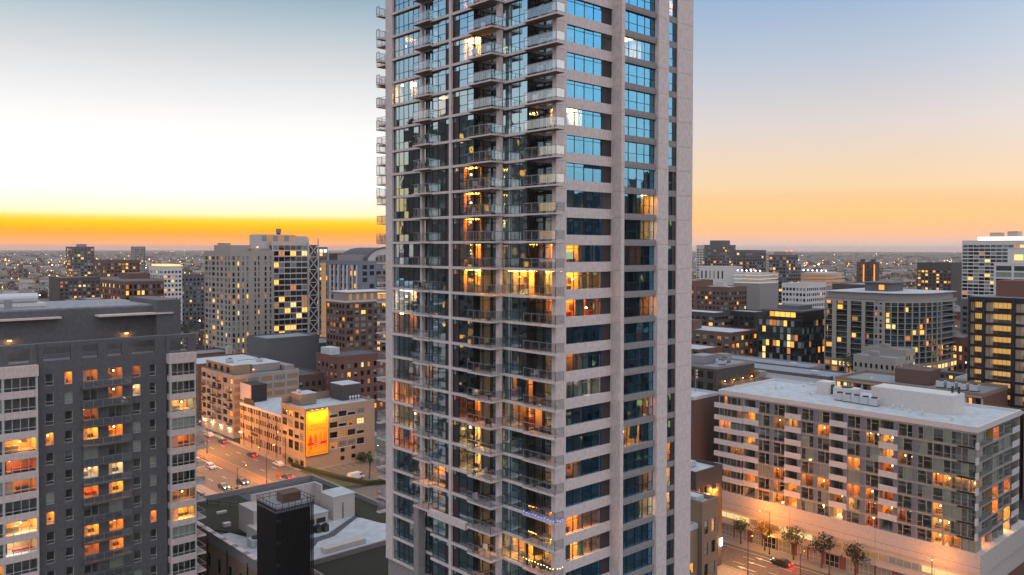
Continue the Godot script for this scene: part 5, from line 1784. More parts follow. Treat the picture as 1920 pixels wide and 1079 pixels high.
	for k in 24:
		g.box(M.black_cladding, Vector3(54.45 + k * 0.25, 0, -108.82), Vector3(54.59 + k * 0.25, 33.0, -108.7))
	tag(put(g, "mesh_screen", t), "", "", "", "stuff")
	for k in 9:
		box_part(t, "landing", M.metal_grey, Vector3(54.55, 31.0 - k * 3.2, -114.4), Vector3(55.38, 31.1 - k * 3.2, -109.0))
	box_part(t, "roof_deck", M.grey_roof, Vector3(54.4, 32.4, -114.7), Vector3(60.4, 32.7, -108.7))
	box_part(t, "lift_overrun", M.brown_brick, Vector3(57.0, 32.7, -113.6), Vector3(59.8, 34.0, -111.6))
	g = Geo.new()
	for q in [[54.4, -114.7, 60.4, -114.7], [60.4, -114.7, 60.4, -108.7], [60.4, -108.7, 54.4, -108.7], [54.4, -108.7, 54.4, -114.7]]:
		for h in [33.2, 33.7]:
			g.bar(M.metal_dark, Vector3(q[0], h, q[1]), Vector3(q[2], h, q[3]), 0.03)
		for k in 6:
			var p := Vector3(q[0], 32.7, q[1]).lerp(Vector3(q[2], 32.7, q[3]), k / 6.0)
			g.bar(M.metal_dark, p, p + Vector3.UP, 0.025)
	tag(put(g, "guard_rail", t), "", "", "", "stuff")

func stuff_slab(called: String, m, pts: Array, y0: float, y1: float, t: Node):
	var poly := PackedVector2Array()
	for p in pts: poly.append(Vector2(p[0], p[1]))
	var g := Geo.new()
	g.prism(m, poly, y0, y1)
	put(g, called, t)

# ---------------------------------------------------------------- towers and blocks further off
func far_left():
	rng.seed = 71
	# concrete slab tower
	var t := block("condominium_tower", "grey concrete condominium tower with narrow slot windows and stepped roof", 191.7, 217.0, -470.0, -434.7, 0, 67.5, {"mat": M.beige_concrete, "category": "tower", "par": 0.8,
		"W": {"cols": [[1.0, 4.6], [6.5, 8.4], [10.6, 14.4], [17.0, 19.4], [22.0, 25.0], [28.0, 30.0], [32.0, 34.4]], "k": 21, "sill": 3.5, "pitch": 3.0, "h": 1.9, "style": "pair", "lit": 0.14, "depth": 0.35, "merge": true},
		"S": {"cols": [[1.0, 2.4], [3.9, 4.9], [6.6, 7.5], [9.1, 10.1], [13.6, 14.6], [15.7, 16.6], [19.6, 20.8], [22.6, 23.6]], "k": 21, "sill": 3.5, "pitch": 3.0, "h": 2.1, "style": "pair", "lit": 0.12, "depth": 0.35, "merge": true}})
	box_part(t, "penthouse", M.beige_concrete, Vector3(194.0, 67.5, -462), Vector3(206.0, 71.6, -440))
	box_part(t, "penthouse", M.concrete_dark, Vector3(204.5, 67.5, -450), Vector3(216.0, 69.8, -437))
	box_part(t, "gable", M.beige_concrete, Vector3(194.4, 71.6, -458), Vector3(198.0, 72.8, -449))
	wall_lamp(Vector3(208.0, 70.6, -436.9), Vector3(0, 0, 1), "roof lamp glowing on the concrete condominium penthouse", M.lamp_orange, Color(1, 0.6, 0.3), 2.0, "", 0.5)
	# glass tower with braced end
	t = block("glass_tower", "pale glass apartment tower with floor bands, braced corner and a roof water tank", 222.2, 245.0, -462.0, -447.4, 0, 73.4, {"mat": M.concrete_pale, "category": "tower",
		"W": {"n": 4, "w": 3.2, "k": 21, "sill": 2.0, "pitch": 3.35, "h": 2.6, "style": "teal", "lit": 0.1, "merge": true},
		"S": {"n": 6, "w": 3.45, "k": 21, "sill": 2.0, "pitch": 3.35, "h": 2.6, "style": "pair", "lit": 0.2, "depth": 0.15, "merge": true}})
	box_part(t, "mechanical_storey", M.concrete_pale, Vector3(217.0, 68.0, -466), Vector3(239.0, 78.0, -451))
	for k in 6:
		box_part(t, "glazed_panel", M.lit_dim if k % 2 else M.pane_grey, Vector3(217.6 + k * 3.5, 74.0, -451.0), Vector3(220.6 + k * 3.5, 77.3, -450.92))
	box_part(t, "stair_head", M.concrete_pale, Vector3(236.0, 73.4, -464), Vector3(249.0, 77.2, -455))
	var g := Geo.new()
	g.tube(M.furniture_mid, Vector3(231.5, 79.0, -458), Vector3(231.5, 81.6, -458), 1.6, 1.6, 14)
	g.tube(M.metal_dark, Vector3(231.5, 78.0, -458), Vector3(231.5, 79.0, -458), 1.2, 1.2, 8)
	put(g, "water_tank", t)
	g = Geo.new()
	for k in 9:   # exposed bracing of the end bay
		var y := 4.0 + k * 7.6
		g.bar(M.concrete_pale, Vector3(245.1, y, -446.8), Vector3(251.5, y + 7.6, -446.8), 0.22)
		g.bar(M.concrete_pale, Vector3(251.5, y, -446.8), Vector3(245.1, y + 7.6, -446.8), 0.22)
		g.bar(M.concrete_pale, Vector3(245.1, y, -446.8), Vector3(251.5, y, -446.8), 0.2)
	g.bar(M.concrete_pale, Vector3(251.5, 0, -446.8), Vector3(251.5, 76.0, -446.8), 0.3)
	g.bar(M.concrete_pale, Vector3(245.1, 0, -446.8), Vector3(245.1, 76.0, -446.8), 0.3)
	put(g, "brace", t)
	box_part(t, "end_bay", M.pane_dark, Vector3(245.0, 0, -460), Vector3(251.2, 72.0, -447.6))
	t = block("office_tower", "dark grey tower with a bright glazed top storey behind the braced glass tower", 280.4, 290.0, -516.0, -502.6, 0, 70.3, {"mat": M.concrete_grey, "category": "tower", "merge": true,
		"S": {"n": 3, "w": 2.2, "k": 20, "sill": 3.0, "pitch": 3.25, "h": 1.9, "style": "pair", "lit": 0.16}, "W": {"n": 2, "w": 2.4, "k": 20, "sill": 3.0, "pitch": 3.25, "h": 1.9, "style": "pair", "lit": 0.1}})
	for k in 3:
		box_part(t, "lit_storey", M.lit_white, Vector3(280.8 + k * 3.1, 67.0, -502.5), Vector3(283.2 + k * 3.1, 69.4, -502.4))
	block("office_tower", "plain brown tower just behind the barrel-roofed tower", 301.0, 316.0, -520.0, -503.0, 0, 66.0, {"mat": M.brown_brick, "category": "tower", "merge": true, "S": {"n": 5, "w": 1.6, "k": 18, "sill": 3.0, "pitch": 3.3, "h": 1.8, "lit": 0.1}})
	# barrel-roofed tower
	t = block("apartment_tower", "slate and white striped apartment tower under a barrel vault roof", 232.8, 250.5, -410.2, -369.9, 0, 63.0, {"mat": M.panel_slate, "category": "tower",
		"W": {"cols": [[0.8, 3.2], [3.6, 6.2], [10.8, 13.2], [15.0, 17.4], [20.6, 22.4], [24.6, 26.4], [29.8, 31.6], [33.6, 35.4]], "k": 18, "sill": 3.0, "pitch": 3.3, "h": 2.3, "style": "pair", "lit": 0.16, "depth": 0.3, "merge": true},
		"S": {"n": 4, "w": 2.8, "k": 18, "sill": 3.0, "pitch": 3.3, "h": 2.2, "style": "pair", "lit": 0.14, "merge": true}})
	for a in [[9.6, 10.4], [13.7, 14.5], [17.9, 18.7], [23.0, 24.0], [27.0, 27.9], [32.2, 33.0], [36.4, 37.2]]:
		box_part(t, "white_fin", M.white_panel, Vector3(232.3, 0, -410.2 + a[0]), Vector3(232.79, 61.0, -410.2 + a[1]))
	box_part(t, "lit_stair", M.lit_dim, Vector3(232.7, 2, -410.0), Vector3(232.78, 62.0, -405.0))
	for k in 18:
		box_part(t, "stair_band", M.concrete_pale, Vector3(232.6, 3.0 + k * 3.3, -410.1), Vector3(232.69, 3.9 + k * 3.3, -404.9))
	box_part(t, "penthouse", M.concrete_dark, Vector3(234.5, 63.0, -396), Vector3(243.0, 66.5, -374))
	g = Geo.new()
	var n := 14
	for i in n:
		var a0 := PI * i / n
		var a1 := PI * (i + 1) / n
		var p0 := Vector3(250.0 - cos(a0) * 13.0, 63.0 + sin(a0) * 7.4, 0)
		var p1 := Vector3(250.0 - cos(a1) * 13.0, 63.0 + sin(a1) * 7.4, 0)
		var zn := Vector3(0, 0, -371.0)
		var zf := Vector3(0, 0, -398.0)
		g.quad(M.dark_roof, p1 + zf, p0 + zf, p0 + zn, p1 + zn)
		g.tri(M.concrete_pale, Vector3(250.0, 63.0, 0) + zn, p1 + zn, p0 + zn)
	put(g, "barrel_roof", t)
	g = Geo.new()
	for i in n:
		var a0 := PI * i / n
		var a1 := PI * (i + 1) / n
		g.bar(M.dark_roof, Vector3(250.0 - cos(a0) * 13.1, 63.0 + sin(a0) * 7.5, -370.9), Vector3(250.0 - cos(a1) * 13.1, 63.0 + sin(a1) * 7.5, -370.9), 0.35)
	put(g, "roof_rim", t)
	for k in 5:
		box_part(t, "gable_window", M.pane_dark, Vector3(242.6 + k * 2.6, 63.6, -370.95), Vector3(244.2 + k * 2.6, 65.4 + 0.6 * (2 - absi(k - 2)), -370.85))
	# brick mid-rise
	t = block("brick_tower", "brown brick apartment tower with paired windows and a glazed penthouse", 205.8, 231.0, -358.0, -340.4, 0, 44.9, {"mat": M.brown_brick, "category": "tower", "cap": M.concrete_pale,
		"S": {"cols": [[0.8, 2.3], [2.6, 4.1], [5.4, 7.4], [8.7, 11.2], [12.6, 14.6], [16.0, 17.5], [17.8, 19.3], [20.6, 22.6]], "k": 14, "sill": 2.0, "pitch": 3.05, "h": 1.9, "style": "pair", "lit": 0.13},
		"W": {"n": 6, "w": 1.8, "k": 14, "sill": 2.0, "pitch": 3.05, "h": 1.9, "style": "pair", "lit": 0.1}})
	box_part(t, "penthouse", M.concrete_dark, Vector3(208.5, 44.9, -356), Vector3(231.0, 49.0, -342.2))
	for k in 11:
		box_part(t, "penthouse_pane", M.lit_gold if k > 7 else M.pane_grey if k % 2 else M.lit_dim, Vector3(208.8 + k * 2.0, 45.4, -342.19), Vector3(210.5 + k * 2.0, 48.3, -342.1))
	box_part(t, "penthouse_roof", M.white_panel, Vector3(207.6, 49.0, -357), Vector3(232.0, 49.4, -341.2))
	# low buildings between
	block("blank_warehouse", "blank grey windowless warehouse at the foot of the towers", 178.6, 206.0, -386.0, -365.3, 0, 27.0, {"mat": M.concrete_grey, "roof": M.grey_roof})
	block("blank_warehouse", "second blank grey box set behind the windowless warehouse", 206.2, 226.0, -398.0, -372.0, 0, 22.0, {"mat": M.concrete_grey, "roof": M.grey_roof})
	t = block("brick_hall", "low red brick hall with a row of amber lamps along its wall", 172.5, 192.0, -452.0, -432.0, 0, 14.0, {"mat": M.red_brick, "roof": M.grey_roof})
	box_part(t, "pylon", M.concrete_pale, Vector3(187.4, 0, -431.9), Vector3(190.2, 17.5, -429.5))
	for k in 5:
		wall_lamp(Vector3(173.6 + k * 3.1, 9.2, -431.9), Vector3(0, 0, 1), "amber lamp in the row along the red brick hall", M.lamp_orange, Color(1, 0.55, 0.18), 16.0, "amber lamps on the red brick hall", 0.55)
	t = block("red_brick_lofts", "dark red brick lofts with a few lit windows below the brick tower", 178.0, 201.0, -318.0, -300.0, 0, 25.0, {"mat": M.red_brick, "roof": M.dark_roof,
		"S": {"n": 7, "w": 1.5, "k": 6, "sill": 2.0, "pitch": 3.6, "h": 2.0, "lit": 0.2}, "W": {"n": 5, "w": 1.6, "k": 6, "sill": 2.0, "pitch": 3.6, "h": 2.0, "lit": 0.2}})
	box_part(t, "roof_hatch", M.white_roof, Vector3(179.0, 25.0, -316), Vector3(184.0, 28.0, -309))
	block("red_brick_lofts", "long low dark brick lofts beside the concrete-framed block", 160.0, 178.0, -336.0, -312.0, 0, 17.0, {"mat": M.brown_brick, "roof": M.dark_roof,
		"S": {"n": 6, "w": 1.4, "k": 4, "sill": 1.6, "pitch": 3.6, "h": 2.0, "lit": 0.12}, "W": {"n": 6, "w": 1.6, "k": 4, "sill": 1.6, "pitch": 3.6, "h": 2.0, "lit": 0.1}})
	block("brick_building", "flat-roofed purple-brown brick building behind the loft penthouses", 139.0, 170.0, -372.0, -348.0, 0, 20.5, {"mat": M.brown_brick, "roof": M.white_roof, "W": {"n": 6, "w": 2.0, "k": 5, "sill": 1.6, "pitch": 3.6, "h": 1.9, "lit": 0.08}, "S": {"n": 8, "w": 2.0, "k": 5, "sill": 1.6, "pitch": 3.6, "h": 1.9, "lit": 0.08}})
	block("brick_building", "dark brick building with white roof below the amber-lit hall", 134.0, 160.0, -412.0, -386.0, 0, 17.0, {"mat": M.dark_brick, "roof": M.white_roof, "W": {"n": 6, "w": 2.0, "k": 4, "sill": 1.6, "pitch": 3.6, "h": 1.9, "lit": 0.08}, "S": {"n": 7, "w": 2.0, "k": 4, "sill": 1.6, "pitch": 3.6, "h": 1.9, "lit": 0.08}})
	# brick block left of the concrete tower
	t = block("brick_block", "brown brick mid-rise with lit paired windows and a rooftop plant room", 159.5, 181.5, -551.0, -504.9, 0, 51.0, {"mat": M.brown_brick, "cap": M.concrete_dark, "par": 0.9,
		"W": {"cols": pairs(46.0, 6, 1.9, 0.6), "k": 13, "sill": 3.0, "pitch": 3.6, "h": 2.2, "style": "pair", "lit": 0.3, "merge": true},
		"S": {"cols": pairs(22.0, 5, 1.5, 0.4), "k": 13, "sill": 3.0, "pitch": 3.6, "h": 2.4, "style": "pair", "lit": 0.2, "merge": true}})
	box_part(t, "plant_room", M.brown_brick, Vector3(164.0, 51.0, -530), Vector3(176.0, 55.0, -512))
	# far towers on the left
	t = block("office_tower", "far tower with one warm glowing edge standing on the horizon haze", 315.4, 341.0, -1240.0, -1203.0, 0, 71.0, {"mat": M.concrete_grey, "category": "tower", "merge": true,
		"S": {"n": 6, "w": 3.0, "k": 17, "sill": 4.0, "pitch": 3.9, "h": 2.4, "lit": 0.12}, "W": {"n": 6, "w": 4.0, "k": 17, "sill": 4.0, "pitch": 3.9, "h": 2.4, "lit": 0.6}})
	box_part(t, "plant_room", M.concrete_dark, Vector3(326, 71, -1230), Vector3(334, 75, -1212))
	block("office_block", "stepped far office block beside the glowing-edged tower", 285.0, 320.0, -1010.0, -963.0, 0, 56.0, {"mat": M.brown_brick, "merge": true, "S": {"n": 9, "w": 2.4, "k": 13, "sill": 4.0, "pitch": 3.9, "h": 2.2, "lit": 0.2}, "W": {"n": 8, "w": 3.0, "k": 13, "sill": 4.0, "pitch": 3.9, "h": 2.2, "lit": 0.15}})
	block("office_block", "low dark far office block at the foot of the glowing-edged tower", 240.0, 285.0, -1010.0, -970.0, 0, 38.0, {"mat": M.dark_brick, "merge": true, "S": {"n": 10, "w": 2.4, "k": 8, "sill": 4.0, "pitch": 4.0, "h": 2.2, "lit": 0.2}})
	block("office_tower", "lone square far tower breaking the orange horizon", 511.0, 530.0, -1585.0, -1565.0, 0, 72.0, {"mat": M.concrete_dark, "category": "tower", "merge": true, "S": {"n": 5, "w": 2.2, "k": 16, "sill": 4, "pitch": 4.1, "h": 2.2, "lit": 0.08}})
	t = block("hospital_block", "white far block with a bright rooftop sign band and spires behind", 256.0, 272.0, -748.0, -714.0, 0, 54.0, {"mat": M.white_panel, "merge": true, "S": {"n": 5, "w": 1.8, "k": 13, "sill": 3, "pitch": 3.8, "h": 1.9, "lit": 0.15}, "W": {"n": 8, "w": 2.6, "k": 13, "sill": 3, "pitch": 3.8, "h": 1.9, "lit": 0.2}})
	box_part(t, "roof_band", M.lit_cream, Vector3(257.0, 54.6, -744), Vector3(271.0, 56.0, -713.6))
	block("office_block", "plain grey far block beside the white one", 275.0, 300.0, -760.0, -735.0, 0, 46.0, {"mat": M.concrete_grey, "merge": true, "S": {"n": 7, "w": 1.8, "k": 11, "sill": 3, "pitch": 3.8, "h": 1.9, "lit": 0.1}})
	block("office_block", "broad grey far block with a blank wall under the brick mid-rise", 190.0, 222.0, -720.0, -690.0, 0, 30.0, {"mat": M.concrete_grey, "merge": true, "S": {"n": 8, "w": 1.8, "k": 6, "sill": 3, "pitch": 3.8, "h": 1.9, "lit": 0.1}})

func far_right():
	rng.seed = 91
	var t := block("residential_tower", "far dark residential tower with a raised crown block", 862.0, 890.0, -592.0, -565.9, 0, 74.5, {"mat": M.concrete_grey, "category": "tower", "merge": true,
		"W": {"n": 6, "w": 3.0, "k": 21, "sill": 2.4, "pitch": 3.4, "h": 2.0, "lit": 0.14}, "S": {"n": 6, "w": 3.2, "k": 21, "sill": 2.4, "pitch": 3.4, "h": 2.0, "lit": 0.1}})
	box_part(t, "crown", M.concrete_grey, Vector3(868, 74.5, -588), Vector3(884, 80.5, -570))
	t = block("residential_tower", "far dark tower with a low parapet frame beside the crowned one", 800.0, 827.0, -512.0, -487.4, 0, 68.5, {"mat": M.concrete_grey, "category": "tower", "merge": true,
		"W": {"n": 6, "w": 3.0, "k": 19, "sill": 2.4, "pitch": 3.4, "h": 2.2, "lit": 0.2}, "S": {"n": 6, "w": 3.2, "k": 19, "sill": 2.4, "pitch": 3.4, "h": 2.2, "lit": 0.12}})
	t = block("residential_tower", "far grey tower with red warning lights and a wider lower half", 735.0, 757.0, -430.0, -411.4, 0, 64.0, {"mat": M.concrete_grey, "category": "tower", "merge": true,
		"W": {"n": 5, "w": 2.6, "k": 18, "sill": 2.4, "pitch": 3.4, "h": 2.1, "lit": 0.22}, "S": {"n": 5, "w": 3.0, "k": 18, "sill": 2.4, "pitch": 3.4, "h": 2.1, "lit": 0.1}})
	box_part(t, "crown", M.concrete_dark, Vector3(739, 64, -427), Vector3(752, 67.6, -414))
	fill_block(t, 757.2, 764.0, -430.0, -411.6, 0, 55.0, {"mat": M.concrete_grey, "merge": true, "S": {"n": 2, "w": 2.4, "k": 15, "sill": 2.4, "pitch": 3.4, "h": 2.1, "lit": 0.1}})
	fill_block(t, 730.0, 734.8, -440.0, -412.0, 0, 42.0, {"mat": M.concrete_grey, "merge": true, "W": {"n": 6, "w": 3.0, "k": 11, "sill": 2.4, "pitch": 3.4, "h": 2.1, "lit": 0.35}})
	for x in [741.0, 750.0]:
		box_part(t, "warning_light", M.lamp_red, Vector3(x, 67.6, -415), Vector3(x + 0.9, 68.5, -414.1))
	# lit parking decks
	for q in [["parking_deck", "long pale parking deck with bright white strip lights", 672.0, 705.0, -430.0, -402.0, 48.0, "lit_deck", 3], ["parking_deck", "yellow-lit parking deck crowned with floodlights", 762.0, 800.0, -412.0, -385.0, 47.0, "lit_dim", 4]]:
		t = thing(q[0], q[1], "car park", Vector3(q[2], 0, q[5]))
		for k in q[8]:
			var y: float = q[6] - k * 3.4
			box_part(t, "deck", M.concrete_pale, Vector3(q[2], y - 1.3, q[4]), Vector3(q[3], y, q[5]))
			box_part(t, "strip_light", M[q[7]], Vector3(q[2] + 0.6, y - 2.3, q[4] + 0.5), Vector3(q[3] - 0.6, y - 1.5, q[5] - 0.6))
		box_part(t, "base", M.concrete_dark, Vector3(q[2] + 0.3, 0, q[4] + 0.3), Vector3(q[3] - 0.3, q[6] - q[8] * 3.4 + 1.0, q[5] - 0.3))
		for k in 6:
			box_part(t, "floodlight", M.lamp_violet, Vector3(q[2] + 0.5, q[6] + 2.0, q[5] - 0.8 - k * 4.6), Vector3(q[2] + 1.3, q[6] + 2.8, q[5] - k * 4.6))
	block("office_block", "white far office block with a regular grid of dark windows and red corner lights", 576.0, 606.0, -326.0, -306.0, 0, 44.0, {"mat": M.white_panel, "merge": true,
		"W": {"n": 7, "w": 1.9, "k": 10, "sill": 3, "pitch": 4.0, "h": 2.1, "lit": 0.03}, "S": {"n": 10, "w": 2.0, "k": 10, "sill": 3, "pitch": 4.0, "h": 2.1, "lit": 0.03}})
	t = block("brick_block", "far brick block with a white stair head on its roof", 560.0, 586.0, -392.0, -362.0, 0, 40.0, {"mat": M.brown_brick, "merge": true, "roof": M.white_roof, "W": {"n": 8, "w": 2.2, "k": 9, "sill": 3, "pitch": 3.9, "h": 2.1, "lit": 0.1}, "S": {"n": 7, "w": 2.2, "k": 9, "sill": 3, "pitch": 3.9, "h": 2.1, "lit": 0.2}})
	box_part(t, "stair_head", M.concrete_pale, Vector3(562, 40, -376), Vector3(568, 44, -368))
	block("brick_block", "far red brick block with a pale roof below the crowned tower", 612.0, 640.0, -470.0, -430.0, 0, 42.0, {"mat": M.red_brick, "merge": true, "roof": M.white_roof, "W": {"n": 9, "w": 2.4, "k": 9, "sill": 3, "pitch": 4, "h": 2.1, "lit": 0.12}})
	block("office_block", "far white panelled hall in front of the crowned tower", 720.0, 752.0, -500.0, -470.0, 0, 52.0, {"mat": M.white_panel, "merge": true, "W": {"n": 6, "w": 1.8, "rows": [[40, 48]], "lit": 0.0}})
	for k in 2:
		var tx := 1087.0 + k * 10.5
		var tz := -506.4 + k * 9.5
		t = block("brick_tower", "slender far red brick tower with a lit stair strip, " + ["north of its twin", "south of its twin"][k], tx, tx + 14.0, tz, tz + 8.6, 0, 53.0, {"mat": M.red_brick, "category": "tower", "merge": true, "W": {"n": 3, "w": 1.4, "k": 12, "sill": 3, "pitch": 4.0, "h": 1.8, "lit": 0.0}})
		box_part(t, "stair_strip", M.lit_amber, Vector3(tx - 0.3, 20.0, tz + 8.8), Vector3(tx - 0.1, 50.0, tz + 10.4))
		box_part(t, "stair_shaft", M.dark_brick, Vector3(tx, 0.0, tz + 8.7), Vector3(tx + 12.0, 53.0, tz + 10.8))
		box_part(t, "roof_box", M.dark_brick, Vector3(tx + 2, 53.0, tz + 4), Vector3(tx + 8, 57.0, tz + 8))
	block("office_block", "wide dark far block with scattered lit windows on the horizon", 959.0, 1000.0, -378.0, -342.0, 0, 55.0, {"mat": M.dark_brick, "merge": true, "W": {"n": 9, "w": 2.6, "k": 12, "sill": 3, "pitch": 3.8, "h": 2.1, "lit": 0.3}})
	block("office_block", "broad dark far block before the white gridded office", 640.0, 690.0, -318.0, -286.0, 0, 42.0, {"mat": M.dark_brick, "merge": true, "W": {"n": 9, "w": 2.4, "k": 9, "sill": 3, "pitch": 4.0, "h": 2.2, "lit": 0.1}})
	block("office_block", "pale narrow far slab beyond the main tower's edge", 1000.0, 1020.0, -700.0, -676.0, 0, 75.0, {"mat": M.concrete_pale, "merge": true, "W": {"n": 5, "w": 3.0, "k": 19, "sill": 3, "pitch": 3.6, "h": 2.1, "lit": 0.15}, "category": "tower"})
	# tall hotel slab with bright crown
	t = block("hotel_tower", "tall banded glass tower with a glowing white roof crown", 803.6, 850.0, -277.8, -195.0, 0, 77.6, {"mat": M.white_panel, "category": "tower", "merge": true, "style": "teal",
		"W": {"n": 18, "w": 4.3, "m0": 0.2, "m1": 0.2, "k": 23, "sill": 1.4, "pitch": 3.2, "h": 2.3, "lit": 0.09, "depth": 0.3}})
	for k in 8:
		box_part(t, "top_fin", M.white_panel, Vector3(803.0, 73.2, -277.0 + k * 11.0), Vector3(803.55, 77.5, -276.2 + k * 11.0))
	box_part(t, "crown_light", M.lamp_crown, Vector3(806.0, 78.2, -266.0), Vector3(846.0, 81.2, -196.0))
	box_part(t, "plant_room", M.concrete_dark, Vector3(812.0, 81.2, -258.0), Vector3(824.0, 85.0, -250.0))
	box_part(t, "plant_room", M.concrete_dark, Vector3(812.0, 81.2, -244.0), Vector3(824.0, 86.0, -236.0))
	# white building before it
	t = block("apartment_block", "white framed apartment block with teal glazing before the banded glass tower", 569.4, 592.0, -178.4, -148.0, 0, 61.5, {"mat": M.white_panel, "style": "teal",
		"W": {"cols": [[1.2, 9.8], [11.2, 19.0], [20.4, 28.6]], "k": 15, "sill": 1.0, "pitch": 4.0, "h": 3.0, "lit": 0.2, "depth": 0.4, "merge": true}})
	box_part(t, "roof_house", M.white_panel, Vector3(572.0, 61.5, -171.5), Vector3(590.0, 70.5, -148.0))
	box_part(t, "roof_window", M.lit_cream, Vector3(571.9, 63.5, -168.0), Vector3(571.99, 67.0, -163.0))
	box_part(t, "roof_window", M.lit_cream, Vector3(571.9, 63.5, -160.5), Vector3(571.99, 67.0, -152.0))
	block("office_block", "small grey apartment block below the banded glass tower", 640.0, 668.0, -222.0, -200.0, 0, 34.0, {"mat": M.concrete_grey, "merge": true, "W": {"n": 4, "w": 3.0, "k": 7, "sill": 2, "pitch": 4.2, "h": 2.2, "lit": 0.12}})
	# lit black office
	t = thing("office_building", "black steel office building with fully lit yellow floors", "office building", Vector3(330, 0, -95))
	var f := face_w(325.6, -110.2, 0.0)
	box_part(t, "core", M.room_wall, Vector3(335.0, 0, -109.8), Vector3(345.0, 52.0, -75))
	for k in 14:
		var y := 52.0 - 4.05 * k
		var g := Geo.new()
		g.box(M.black_cladding, Vector3(325.9, y - 0.75, -110.0), Vector3(345.0, y, -75.0))
		put(g, "floor_slab", t)
		if k < 12:
			var any: bool = k not in [0, 6]
			for c in [[0.6, 4.6], [5.6, 14.0], [15.2, 24.0], [25.2, 34.4]]:
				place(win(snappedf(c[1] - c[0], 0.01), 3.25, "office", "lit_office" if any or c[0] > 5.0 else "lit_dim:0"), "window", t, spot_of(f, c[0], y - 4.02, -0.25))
	for a in [[0.0, 0.6], [4.6, 5.6], [14.0, 15.2], [24.0, 25.2], [34.4, 35.2]]:
		var g := Geo.new()
		g.fbox(f, M.black_cladding, a[0], a[1], 0, 53.0, -0.6, 0.35)
		put(g, "column", t)
	var gq := Geo.new()
	gq.box(M.black_cladding, Vector3(325.4, 52.0, -110.4), Vector3(345.0, 53.0, -75.0))
	put(gq, "roof_edge", t)
	box_part(t, "roof", M.grey_roof, Vector3(326.2, 53.0, -110.0), Vector3(345.0, 53.2, -75.0))
	box_part(t, "roof_house", M.red_brick, Vector3(330.0, 53.2, -102.6), Vector3(342.0, 59.0, -76.0))

